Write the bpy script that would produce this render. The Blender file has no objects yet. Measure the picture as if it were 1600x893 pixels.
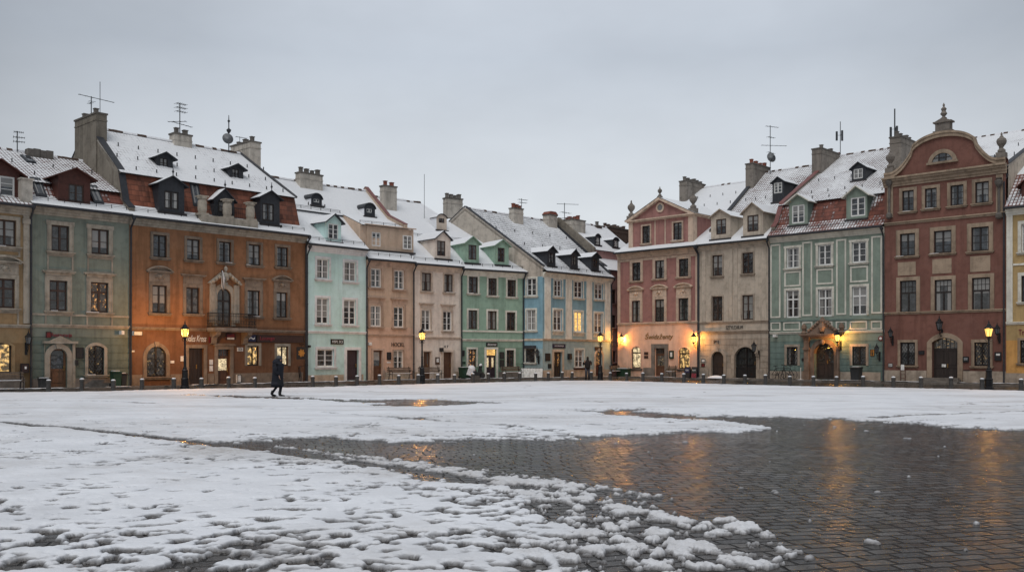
import bpy, bmesh, math, random
import numpy as np
from mathutils import Matrix, Vector
R_ = math.radians
random.seed(7)
scene = bpy.context.scene
COL = scene.collection

# ------------------------------------------------------------------ camera, sky, sun, exposure
F, CAMH, YH, CX = 1473.0, 1.8, 556.0, 800.0      # focal length in photo pixels, eye height, horizon row, centre column
cam = bpy.data.cameras.new('camera'); camo = bpy.data.objects.new('camera', cam); COL.objects.link(camo)
camo.location = (0, 0, CAMH); camo.rotation_euler = (R_(90), 0, 0)
cam.sensor_width = 36; cam.lens = 36 * F / 1600; cam.shift_y = (YH - 446.5) / 1600
cam.clip_start = 0.1; cam.clip_end = 3000
scene.camera = camo

SUN_EL, SUN_AZ = 58, 200          # a weak, very soft sun behind the cloud, behind and left of the camera
world = bpy.data.worlds.new('World'); scene.world = world; world.use_nodes = True
nt = world.node_tree; nt.nodes.clear()
def N(t, typ, **kw):
    n = t.nodes.new(typ)
    for k, v in kw.items():
        if k.startswith('i_'):
            n.inputs[k[2:].replace('_', ' ')].default_value = v
        else: setattr(n, k, v)
    return n
def lk(t, a, ao, b, bi): t.links.new(a.outputs[ao], b.inputs[bi])
out = N(nt, 'ShaderNodeOutputWorld'); bg = N(nt, 'ShaderNodeBackground'); bg.inputs['Strength'].default_value = 0.1
sky = N(nt, 'ShaderNodeTexSky', sky_type='NISHITA', sun_disc=False, sun_elevation=R_(SUN_EL), sun_rotation=R_(SUN_AZ))
tc = N(nt, 'ShaderNodeTexCoord'); sep = N(nt, 'ShaderNodeSeparateXYZ'); lk(nt, tc, 'Generated', sep, 0)
mp = N(nt, 'ShaderNodeMapping'); mp.inputs['Scale'].default_value = (1, 1, 2.2); lk(nt, tc, 'Generated', mp, 0)
cr = N(nt, 'ShaderNodeValToRGB')      # cloud cover, paler towards the horizon, greyer blue overhead
e = cr.color_ramp.elements
e[0].position = 0.0; e[0].color = (6.22, 6.3, 6.36, 1)
e[1].position = 1.0; e[1].color = (6.6, 6.9, 7.3, 1)
x = cr.color_ramp.elements.new(0.12); x.color = (5.4, 5.62, 5.8, 1)
x = cr.color_ramp.elements.new(0.30); x.color = (3.8, 4.14, 4.6, 1)
x = cr.color_ramp.elements.new(0.5); x.color = (5.0, 5.35, 5.9, 1)
lk(nt, sep, 'Z', cr, 0)
nz = N(nt, 'ShaderNodeTexNoise', i_Scale=2.2, i_Detail=5.0, i_Roughness=0.55); lk(nt, mp, 0, nz, 'Vector')
mr = N(nt, 'ShaderNodeMapRange'); mr.inputs['From Min'].default_value = 0.3; mr.inputs['From Max'].default_value = 0.7
mr.inputs['To Min'].default_value = 0.88; mr.inputs['To Max'].default_value = 1.12; lk(nt, nz, 0, mr, 0)
mul = N(nt, 'ShaderNodeMix', data_type='RGBA', blend_type='MULTIPLY'); mul.inputs[0].default_value = 1
lk(nt, cr, 0, mul, 6); lk(nt, mr, 0, mul, 7)
# cloud brightest low over the far corner, dimmed outwards to stand for lens darkening
dt = N(nt, 'ShaderNodeVectorMath', operation='DOT_PRODUCT'); dt.inputs[1].default_value = (0.05, 0.985, 0.17); lk(nt, tc, 'Generated', dt, 0)
gl = N(nt, 'ShaderNodeMapRange'); gl.inputs['From Min'].default_value = 0.72; gl.inputs['From Max'].default_value = 1.0; gl.inputs['To Min'].default_value = 0.64; gl.inputs['To Max'].default_value = 1.24; gl.interpolation_type = 'SMOOTHSTEP'; lk(nt, dt, 'Value', gl, 0)
mu2 = N(nt, 'ShaderNodeMix', data_type='RGBA', blend_type='MULTIPLY'); mu2.inputs[0].default_value = 1; lk(nt, mul, 2, mu2, 6); lk(nt, gl, 0, mu2, 7); mul = mu2
mx = N(nt, 'ShaderNodeMix', data_type='RGBA'); mx.inputs[0].default_value = 0.93
lk(nt, sky, 0, mx, 6); lk(nt, mul, 2, mx, 7); lk(nt, mx, 2, bg, 0); lk(nt, bg, 0, out, 0)

sl = bpy.data.lights.new('sun', 'SUN'); sl.energy = 1.1; sl.angle = R_(40); sl.color = (1, 0.97, 0.93)
so = bpy.data.objects.new('sun', sl); COL.objects.link(so)
so.rotation_euler = (R_(90 - SUN_EL), 0, R_(180 - SUN_AZ) + R_(0))
vs = scene.view_settings; vs.view_transform = 'Standard'; vs.look = 'None'; vs.exposure = 0.2; vs.gamma = 1; vs.use_curve_mapping = False
scene.cycles.max_bounces = 6; scene.cycles.diffuse_bounces = 3; scene.cycles.glossy_bounces = 3
scene.cycles.sample_clamp_indirect = 4.0
scene.cycles.use_denoising = True

# ------------------------------------------------------------------ photo pixel -> place
def gp(px, y, z=0.0):
    Z = F * (CAMH - z) / (y - YH); return ((px - CX) / F * Z, Z)
def seg(p, d, px):
    k = (px - CX) / F; t = (k * p[1] - p[0]) / (d[0] - k * d[1]); return (p[0] + t * d[0], p[1] + t * d[1])
def vp(x): return ((x - CX) / F, 1.0)
P = {202: seg((-600 / F * 53, 53.0), vp(2150), 202)}
for q in (-70, 47, 478): P[q] = seg(P[202], vp(2150), q)
P[572] = seg(P[478], vp(2150), 572)
P[645] = seg(P[572], vp(2500), 645); P[720] = seg(P[572], vp(2500), 720)
P[818] = seg(P[720], vp(3000), 818)
P[848] = seg(P[818], (.907, -.421), 848)
P[955] = seg(P[848], vp(2180), 955)
for q in (965, 1092, 1203, 1382, 1572, 1690):
    Z = 1 / (.01346 + (q - 1092) * 7.4e-6); P[q] = ((q - CX) / F * Z, Z)

# ------------------------------------------------------------------ mesh builder
class MB:
    def __init__(s): s.v = []; s.f = []; s.m = []; s.uv = []
    def face(s, pts, mat=None, uv=None):
        b = len(s.v); s.v += [tuple(p) for p in pts]; s.f.append(list(range(b, b + len(pts)))); s.m.append(mat); s.uv.append(uv)
    def box(s, x0, x1, y0, y1, z0, z1, mat=None, top=None):
        if x1 < x0: x0, x1 = x1, x0
        if y1 < y0: y0, y1 = y1, y0
        if z1 < z0: z0, z1 = z1, z0
        b = len(s.v)
        s.v += [(x0, y0, z0), (x1, y0, z0), (x1, y1, z0), (x0, y1, z0), (x0, y0, z1), (x1, y0, z1), (x1, y1, z1), (x0, y1, z1)]
        for q in ((0, 3, 2, 1), (4, 5, 6, 7), (0, 1, 5, 4), (1, 2, 6, 5), (2, 3, 7, 6), (3, 0, 4, 7)):
            s.f.append([b + k for k in q]); s.m.append(mat if q != (4, 5, 6, 7) or top is None else top); s.uv.append(None)
    def prism(s, poly, y0, y1, mat=None):            # poly in x,z, extruded along y
        n = len(poly); b = len(s.v)
        s.v += [(p[0], y0, p[1]) for p in poly] + [(p[0], y1, p[1]) for p in poly]
        s.f.append([b + k for k in range(n)]); s.f.append([b + n + k for k in reversed(range(n))]); s.m += [mat, mat]; s.uv += [None, None]
        for k in range(n):
            j = (k + 1) % n; s.f.append([b + k, b + n + k, b + n + j, b + j]); s.m.append(mat); s.uv.append(None)
    def prismx(s, poly, x0, x1, mat=None):           # poly in y,z, extruded along x
        n = len(poly); b = len(s.v)
        s.v += [(x0, p[0], p[1]) for p in poly] + [(x1, p[0], p[1]) for p in poly]
        s.f.append([b + k for k in range(n)]); s.f.append([b + n + k for k in reversed(range(n))]); s.m += [mat, mat]; s.uv += [None, None]
        for k in range(n):
            j = (k + 1) % n; s.f.append([b + k, b + n + k, b + n + j, b + j]); s.m.append(mat); s.uv.append(None)
    def tube(s, pts, r, mat=None, n=6, cap=True):
        rs = r if isinstance(r, (list, tuple)) else [r] * len(pts)
        pts = [Vector(p) for p in pts]; rings = []
        for i, p in enumerate(pts):
            d = (pts[min(i + 1, len(pts) - 1)] - pts[max(i - 1, 0)]).normalized()
            a = Vector((0, 0, 1)) if abs(d.z) < .9 else Vector((1, 0, 0))
            x = d.cross(a).normalized(); y = d.cross(x)
            b = len(s.v)
            for k in range(n):
                t = 2 * math.pi * k / n; s.v.append(tuple(p + (x * math.cos(t) + y * math.sin(t)) * rs[i]))
            rings.append(b)
        for a, b in zip(rings, rings[1:]):
            for k in range(n):
                j = (k + 1) % n; s.f.append([a + k, a + j, b + j, b + k]); s.m.append(mat); s.uv.append(None)
        if cap:
            s.f.append([rings[0] + k for k in range(n)]); s.f.append([rings[-1] + k for k in reversed(range(n))]); s.m += [mat, mat]; s.uv += [None, None]
    def lathe(s, prof, c=(0, 0, 0), n=12, mat=None):  # prof: (r, z)
        rings = []
        for r, z in prof:
            b = len(s.v); rings.append(b)
            for k in range(n):
                t = 2 * math.pi * k / n; s.v.append((c[0] + r * math.cos(t), c[1] + r * math.sin(t), c[2] + z))
        for a, b in zip(rings, rings[1:]):
            for k in range(n):
                j = (k + 1) % n; s.f.append([a + k, a + j, b + j, b + k]); s.m.append(mat); s.uv.append(None)
        s.f.append([rings[0] + k for k in reversed(range(n))]); s.f.append([rings[-1] + k for k in range(n)]); s.m += [mat, mat]; s.uv += [None, None]
    def build(s, name, mat, parent=None, M=None, smooth=False, off=None):
        me = bpy.data.meshes.new(name)
        vv = s.v if off is None else [(a - off[0], b - off[1], c - off[2]) for a, b, c in s.v]
        me.from_pydata(vv, [], s.f)
        names = []
        for m in s.m:
            m = m or mat
            if m not in names: names.append(m)
        for m in names or [mat]: me.materials.append(MAT[m])
        me.polygons.foreach_set('material_index', [names.index(m or mat) for m in s.m])
        if any(u is not None for u in s.uv):
            ul = me.uv_layers.new(name='UVMap')
            for p, u in zip(me.polygons, s.uv):
                if u is not None:
                    for li, c in zip(p.loop_indices, u): ul.data[li].uv = c
        bm = bmesh.new(); bm.from_mesh(me); bmesh.ops.recalc_face_normals(bm, faces=bm.faces) if s.recalc else None
        bm.to_mesh(me); bm.free()
        if smooth:
            me.polygons.foreach_set('use_smooth', [True] * len(me.polygons))
        o = bpy.data.objects.new(name, me); COL.objects.link(o)
        if parent: o.parent = parent
        m4 = (M or Matrix()) @ (Matrix.Translation(off) if off is not None else Matrix())
        o.matrix_local = m4 if parent else m4
        return o
    recalc = True
def thing(name, label, cat, loc, rz=0.0, group=None):
    o = bpy.data.objects.new(name, None); COL.objects.link(o); o.empty_display_size = .3
    o.location = loc; o.rotation_euler = (0, 0, rz); o['label'] = label; o['category'] = cat
    if group: o['group'] = group
    return o
def tag(o, label, cat, group=None):
    o['label'] = label; o['category'] = cat
    if group: o['group'] = group
    return o
def copy_tree(o, parent=None):
    c = o.copy(); COL.objects.link(c)
    if parent: c.parent = parent; c.matrix_parent_inverse = o.matrix_parent_inverse.copy()
    for ch in list(o.children): copy_tree(ch, c)
    return c
# ------------------------------------------------------------------ materials
MAT = {}
def lin(c): return tuple(((v / 255) / 12.92 if v / 255 <= .04045 else ((v / 255 + .055) / 1.055) ** 2.4) for v in c)
def alb(r, g, b, k=1.5, ds=.22):
    c = lin((r, g, b)); y = .2126 * c[0] + .7152 * c[1] + .0722 * c[2]
    return tuple(min(.86, (v * (1 - ds) + y * ds) * k) for v in c)
def mat_new(name):
    m = bpy.data.materials.new(name); m.use_nodes = True; t = m.node_tree; t.nodes.clear()
    o = N(t, 'ShaderNodeOutputMaterial'); p = N(t, 'ShaderNodeBsdfPrincipled'); lk(t, p, 0, o, 0); MAT[name] = m
    return t, p
def mix(t, fac, a, b, blend='MIX'):
    n = N(t, 'ShaderNodeMix', data_type='RGBA', blend_type=blend)
    for i, v in ((0, fac), (6, a), (7, b)):
        if isinstance(v, tuple) and isinstance(v[0], bpy.types.Node): t.links.new(v[0].outputs[v[1]], n.inputs[i])
        elif isinstance(v, (int, float)): n.inputs[i].default_value = v if i == 0 else (v, v, v, 1)
        else: n.inputs[i].default_value = tuple(v) + (1,)
    return (n, 2)
def math_(t, op, a, b=None, clamp=False):
    n = N(t, 'ShaderNodeMath', operation=op, use_clamp=clamp)
    for i, v in enumerate((a, b)):
        if v is None: continue
        if isinstance(v, tuple): t.links.new(v[0].outputs[v[1]], n.inputs[i])
        else: n.inputs[i].default_value = v
    return (n, 0)
def rng(t, v, a, b, c, d):
    n = N(t, 'ShaderNodeMapRange'); t.links.new(v[0].outputs[v[1]], n.inputs[0])
    for i, k in enumerate((a, b, c, d)): n.inputs[i + 1].default_value = k
    return (n, 0)
def coords(t, kind='Object', scale=(1, 1, 1), rnd=True):
    tc = N(t, 'ShaderNodeTexCoord'); m = N(t, 'ShaderNodeMapping'); m.inputs['Scale'].default_value = scale
    lk(t, tc, kind, m, 0)
    if rnd:
        oi = N(t, 'ShaderNodeObjectInfo'); k = N(t, 'ShaderNodeVectorMath', operation='SCALE'); k.inputs[0].default_value = (37, 53, 19)
        lk(t, oi, 'Random', k, 'Scale'); lk(t, k, 0, m, 'Location')
    return m
def noise(t, co, scale, detail=4.0, rough=.55, dist=0.0):
    n = N(t, 'ShaderNodeTexNoise', i_Scale=scale, i_Detail=detail, i_Roughness=rough, i_Distortion=dist); lk(t, co, 0, n, 'Vector'); return (n, 0)
def put(t, v, p, name): t.links.new(v[0].outputs[v[1]], p.inputs[name])
def bump(t, v, p, strength, dist=.02, prev=None):
    b = N(t, 'ShaderNodeBump'); b.inputs['Strength'].default_value = strength; b.inputs['Distance'].default_value = dist
    t.links.new(v[0].outputs[v[1]], b.inputs['Height'])
    if prev: lk(t, prev, 0, b, 'Normal')
    lk(t, b, 0, p, 'Normal'); return b
def stucco(name, col, dirt=.3, rough=.92, dcol=None, patch=None):
    t, p = mat_new(name); co = coords(t)
    big = noise(t, co, .45, 5); mid = noise(t, co, 2.6, 6, .65); fine = noise(t, co, 22, 4)
    st = noise(t, coords(t, scale=(2.6, 2.6, .22)), 1.0, 5, .6)
    dk = tuple(v * .52 for v in col) if dcol is None else dcol
    lt = tuple(min(.9, v * 1.18) for v in col)
    c = mix(t, rng(t, big, .35, .7, 0, 1), tuple(v * .9 for v in col), lt)
    c = mix(t, rng(t, mid, .48, .70, 0, min(.8, dirt * 1.75)), c, dk)
    c = mix(t, rng(t, st, .49, .66, 0, min(.75, dirt * 1.9)), c, dk)
    pz = noise(t, coords(t, scale=(.5, .5, .5)), 1.1, 8, .72); c = mix(t, rng(t, pz, .55, .59, 0, dirt * .9), c, tuple(min(.85, v * 1.1 + .03) for v in col))
    tcz = N(t, 'ShaderNodeTexCoord'); sz = N(t, 'ShaderNodeSeparateXYZ'); lk(t, tcz, 'Object', sz, 0)      # splashed, damp foot of the wall
    damp = math_(t, 'MULTIPLY', rng(t, (sz, 2), .3, 2.1, 1, 0), rng(t, mid, .3, .65, .1, 1)); c = mix(t, math_(t, 'MULTIPLY', damp, .55), c, tuple(v * .45 for v in col))
    c = mix(t, rng(t, fine, .3, .7, 0, .16), c, tuple(v * .7 for v in col))
    if patch:
        pn = noise(t, coords(t), .9, 7, .7); c = mix(t, rng(t, pn, .58, .64, 0, .55), c, patch)
    put(t, c, p, 'Base Color'); p.inputs['Roughness'].default_value = rough; p.inputs['Specular IOR Level'].default_value = .2
    bump(t, fine, p, .25, .01)
def plain(name, col, rough=.6, metal=0.0, var=.25, scale=6.0, spec=.35, bmp=.15):
    t, p = mat_new(name); co = coords(t); n = noise(t, co, scale, 5, .6)
    put(t, mix(t, rng(t, n, .3, .72, 0, 1), tuple(v * (1 - var) for v in col), tuple(min(.95, v * (1 + var)) for v in col)), p, 'Base Color')
    p.inputs['Roughness'].default_value = rough; p.inputs['Metallic'].default_value = metal; p.inputs['Specular IOR Level'].default_value = spec
    if bmp: bump(t, noise(t, co, scale * 6, 3), p, bmp, .008)
def roof(name, cover, line=.5, col=(.25, .068, .038), tw=.21, th=.33, var=.5):
    """plain tiles on UV metres, with a layer of snow that thins at the tile edges"""
    t, p = mat_new(name); tc = N(t, 'ShaderNodeTexCoord')
    s = N(t, 'ShaderNodeSeparateXYZ'); lk(t, tc, 'UV', s, 0)
    row = math_(t, 'DIVIDE', (s, 1), th); rf = math_(t, 'FRACT', row); ri = math_(t, 'FLOOR', row)
    colm = math_(t, 'DIVIDE', (s, 0), tw); cf = math_(t, 'FRACT', colm); ci = math_(t, 'FLOOR', colm)
    cmb = N(t, 'ShaderNodeCombineXYZ'); t.links.new(ci[0].outputs[0], cmb.inputs[0]); t.links.new(ri[0].outputs[0], cmb.inputs[1])
    wn = N(t, 'ShaderNodeTexWhiteNoise', noise_dimensions='3D'); lk(t, cmb, 0, wn, 0)
    sw = math_(t, 'SINE', math_(t, 'MULTIPLY', cf, math.pi)); lip = math_(t, 'SUBTRACT', 1.0, rf)
    hgt = math_(t, 'ADD', math_(t, 'MULTIPLY', sw, .55), math_(t, 'MULTIPLY', lip, .6))
    uvm = N(t, 'ShaderNodeMapping'); lk(t, tc, 'UV', uvm, 0)
    oi = N(t, 'ShaderNodeObjectInfo'); k = N(t, 'ShaderNodeVectorMath', operation='SCALE'); k.inputs[0].default_value = (31, 17, 5); lk(t, oi, 'Random', k, 'Scale'); lk(t, k, 0, uvm, 'Location')
    big = noise(t, uvm, .3, 6, .6, .4); fin = noise(t, uvm, 4.5, 4, .6)
    edge = math_(t, 'MULTIPLY', rng(t, rf, .0, .34, 1, 0), line)
    gap = math_(t, 'MULTIPLY', rng(t, sw, .25, .6, 1, 0), line * .8)
    depth = math_(t, 'ADD', rng(t, big, .3, .7, cover - var, cover + var), math_(t, 'MULTIPLY', math_(t, 'SUBTRACT', fin, .5), .7))
    depth = math_(t, 'SUBTRACT', depth, math_(t, 'MAXIMUM', edge, gap)); depth = math_(t, 'SUBTRACT', depth, math_(t, 'MULTIPLY', (wn, 0), .15))
    msk = rng(t, depth, -.12, .3, 0, 1)
    tile = mix(t, (wn, 0), tuple(v * .6 for v in col), tuple(v * 1.25 for v in col)); tile = mix(t, rng(t, big, .4, .7, 0, .5), tile, (.05, .042, .04))
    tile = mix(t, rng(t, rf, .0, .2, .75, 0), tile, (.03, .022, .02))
    snow = mix(t, fin, (.72, .74, .77), (.83, .84, .855))
    put(t, mix(t, msk, tile, snow), p, 'Base Color'); p.inputs['Roughness'].default_value = .7; p.inputs['Specular IOR Level'].default_value = .3
    bump(t, math_(t, 'ADD', math_(t, 'MULTIPLY', hgt, .8), math_(t, 'MULTIPLY', msk, .35)), p, .6, .05)
def glass(name, emit=None, curtain=.45, strength=1.0, dark=(.016, .017, .018), lo=.4, hi=.65, base=.1):
    """window pane: dark room or a lit one behind glass, curtains drawn a little at the sides"""
    t, p = mat_new(name); tc = N(t, 'ShaderNodeTexCoord'); s = N(t, 'ShaderNodeSeparateXYZ'); lk(t, tc, 'UV', s, 0)
    oi = N(t, 'ShaderNodeObjectInfo')
    a = math_(t, 'ABSOLUTE', math_(t, 'SUBTRACT', (s, 0), .5))
    open_ = rng(t, (oi, 'Random'), 0, 1, .12, .75)
    fold = N(t, 'ShaderNodeTexWave', i_Scale=9.0, i_Distortion=2.0); lk(t, tc, 'UV', fold, 0)
    cur = math_(t, 'GREATER_THAN', a, open_)
    co = coords(t, 'UV', (1.6, 3.0, 1)); nb = noise(t, co, 1.7, 5, .6)
    room = mix(t, rng(t, nb, .45, .7, 0, 1), dark, tuple(v * 4.2 for v in dark))
    cc = mix(t, (fold, 0), (.26, .25, .24), (.52, .51, .48))
    wn2 = N(t, 'ShaderNodeTexWhiteNoise', noise_dimensions='1D'); lk(t, oi, 'Random', wn2, 'W')
    blind = math_(t, 'GREATER_THAN', (s, 1), rng(t, (wn2, 0), 0, 1, .25, 2.0)); cur = math_(t, 'MAXIMUM', cur, blind)
    c = mix(t, math_(t, 'MULTIPLY', cur, curtain), room, cc)
    put(t, c, p, 'Base Color'); p.inputs['Roughness'].default_value = .03; p.inputs['Specular IOR Level'].default_value = 1.0
    w = noise(t, coords(t, 'Object'), 1.3, 2); bump(t, w, p, .3, .08)
    if emit:
        bl = noise(t, coords(t, 'UV', (2.2, 2.8, 1)), 2.4, 4, .6, .4)
        ee = mix(t, rng(t, bl, lo, hi, 0, 1), tuple(v * base for v in emit), emit)
        put(t, ee, p, 'Emission Color'); p.inputs['Emission Strength'].default_value = strength
def emis(name, col, strength, base=.5):
    t, p = mat_new(name); p.inputs['Base Color'].default_value = tuple(v * base for v in col) + (1,)
    p.inputs['Emission Color'].default_value = tuple(col) + (1,); p.inputs['Emission Strength'].default_value = strength; p.inputs['Roughness'].default_value = .3
def wood(name, col, rough=.55):
    t, p = mat_new(name); co = coords(t, 'Object', (7, 7, .9)); n = noise(t, co, 2.0, 6, .6, 1.2)
    put(t, mix(t, rng(t, n, .3, .7, 0, 1), tuple(v * .55 for v in col), tuple(v * 1.25 for v in col)), p, 'Base Color'); p.inputs['Roughness'].default_value = rough
    bump(t, n, p, .2, .01)
K = 1.42  # outer houses take lower factors: lens darkening put into their plaster colour
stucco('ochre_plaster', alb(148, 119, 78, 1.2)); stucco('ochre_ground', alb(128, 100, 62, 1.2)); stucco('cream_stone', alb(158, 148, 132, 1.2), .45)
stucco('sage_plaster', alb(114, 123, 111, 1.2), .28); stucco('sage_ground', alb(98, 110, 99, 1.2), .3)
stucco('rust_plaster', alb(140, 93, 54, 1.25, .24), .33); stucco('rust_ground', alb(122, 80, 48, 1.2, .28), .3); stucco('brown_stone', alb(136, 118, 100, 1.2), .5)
stucco('mint_plaster', alb(170, 204, 196, K, .14), .14); stucco('white_trim', alb(205, 208, 206, K), .2)
stucco('tan_plaster', alb(172, 147, 124, K), .22); stucco('tan_ground', alb(184, 150, 126, K), .22); stucco('tan_trim', alb(168, 142, 122, K), .35)
stucco('cream_plaster', alb(200, 184, 170, K), .25); stucco('cream_trim', alb(186, 168, 150, K), .3)
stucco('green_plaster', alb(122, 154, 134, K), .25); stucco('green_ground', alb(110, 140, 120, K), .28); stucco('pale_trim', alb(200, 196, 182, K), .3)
stucco('blue_plaster', alb(104, 146, 162, K), .22); stucco('blue_ground', alb(135, 158, 160, K), .24); stucco('beige_plinth', alb(178, 158, 134, K), .4)
stucco('gable_plaster', alb(170, 160, 146, 1.3), .45)
stucco('pink_plaster', alb(156, 102, 92, 1.3, .3), .26); stucco('peach_plaster', alb(208, 160, 132, K), .2); stucco('pink_trim', alb(192, 166, 142, 1.3), .35)
stucco('beige_plaster', alb(172, 158, 140, 1.3), .36); stucco('beige_stone', alb(160, 144, 126, 1.3), .45)
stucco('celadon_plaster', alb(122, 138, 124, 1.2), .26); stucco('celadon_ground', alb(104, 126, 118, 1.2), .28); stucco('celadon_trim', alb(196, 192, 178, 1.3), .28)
stucco('brick_red_plaster', alb(123, 79, 66, 1.2, .25), .28); stucco('sand_trim', alb(158, 136, 112, 1.2), .4)
stucco('yellow_plaster', alb(172, 142, 84, 1.2), .26); stucco('amber_glow_ground', alb(196, 140, 50, 1.25), .25)  # ground floor made more orange, lamp glow put into its colour
stucco('alley_plaster', alb(170, 128, 122, K), .3)
stucco('old_render', alb(112, 104, 92, K), .75, patch=(.26, .235, .20)); stucco('old_brick', (.12, .085, .07), .6); stucco('chimney_plaster', alb(170, 162, 150, K), .6)
stucco('dark_chimney', alb(118, 110, 101, K), .7)
stucco('dark_stone', (.16, .145, .13), .55); stucco('portal_stone', alb(120, 96, 78, K), .7); stucco('grey_stone', alb(112, 104, 96, K), .5)
UNDER = (.13, .062, .05)
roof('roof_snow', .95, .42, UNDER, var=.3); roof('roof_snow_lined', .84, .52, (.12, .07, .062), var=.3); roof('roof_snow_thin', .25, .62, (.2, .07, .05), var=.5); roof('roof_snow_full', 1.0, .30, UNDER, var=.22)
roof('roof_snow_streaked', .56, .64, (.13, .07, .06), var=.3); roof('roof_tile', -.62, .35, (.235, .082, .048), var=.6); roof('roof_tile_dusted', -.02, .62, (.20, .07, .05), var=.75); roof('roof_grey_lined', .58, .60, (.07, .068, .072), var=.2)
plain('slate', (.035, .038, .045), .55); plain('lead', (.05, .045, .046), .5); plain('oxide', (.20, .085, .078), .6); plain('black_metal', (.018, .018, .02), .45, .3); plain('zinc', (.10, .105, .11), .5, .4)
plain('brown_frame', (.055, .032, .024), .5); plain('dark_frame', (.028, .022, .02), .5); plain('white_frame', (.74, .74, .72), .45, var=.1)
plain('red_wood', (.085, .03, .022), .55); wood('oak_door', (.16, .075, .035)); wood('dark_door', (.035, .024, .02)); wood('aubergine_door', (.045, .025, .034)); wood('brown_door', (.12, .055, .03)); wood('bench_wood', (.12, .085, .06))
glass('glass_dark', curtain=.6, dark=(.02, .021, .022)); glass('glass_sky', dark=(.020, .023, .027), curtain=.5); glass('glass_lace', curtain=.85, dark=(.03, .03, .03))
glass('glass_lit', (1.0, .58, .17), .3, 1.25, lo=.3, hi=.6, base=.3); glass('glass_glow', (1.0, .45, .12), .2, 1.0, lo=.54, hi=.70, base=.015); glass('shop_lit', (1.0, .62, .22), .1, 1.1, lo=.46, hi=.66, base=.06); glass('shop_dim', (1.0, .62, .25), .2, .5, lo=.58, hi=.74, base=.012)
glass('shop_white', (1.0, .78, .46), .0, .95, lo=.4, hi=.62, base=.22)
emis('lamp_glass', (1.0, .56, .13), 6.0); emis('lamp_glass_dim', (1.0, .5, .3), .4, .4); plain('lantern_glass', (.10, .11, .12), .15, spec=.6)
plain('terracotta', (.22, .075, .05), .8); plain('sign_black', (.02, .02, .022), .5); plain('sign_navy', (.02, .022, .07), .5); plain('sign_brown', (.045, .024, .022), .6); plain('sign_red', (.16, .02, .02), .5); plain('sign_white', (.72, .72, .70), .5); plain('sign_orange', (.55, .23, .04), .5)
plain('sign_text_red', (.22, .03, .045), .5); plain('bin_green', (.018, .05, .03), .5); plain('dark_plastic', (.03, .032, .034), .5); plain('gold', (.30, .18, .06), .45, .5)
plain('bollard_stone', (.075, .072, .07), .75, scale=12); plain('coat_navy', (.013, .015, .023), .8, scale=20); plain('coat_black', (.014, .015, .019), .85); plain('jeans', (.05, .062, .085), .85); plain('skin', (.45, .27, .2), .6, var=.08); plain('boot', (.012, .012, .013), .6); plain('cap_grey', (.07, .072, .078), .9)
plain('snow_cap', (.80, .81, .84), .65, var=.04); plain('flag_white', (.62, .6, .58), .8); plain('dish_grey', (.20, .21, .22), .5); plain('antenna_metal', (.085, .09, .095), .45, .5); plain('board_white', (.70, .69, .66), .6)
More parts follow.
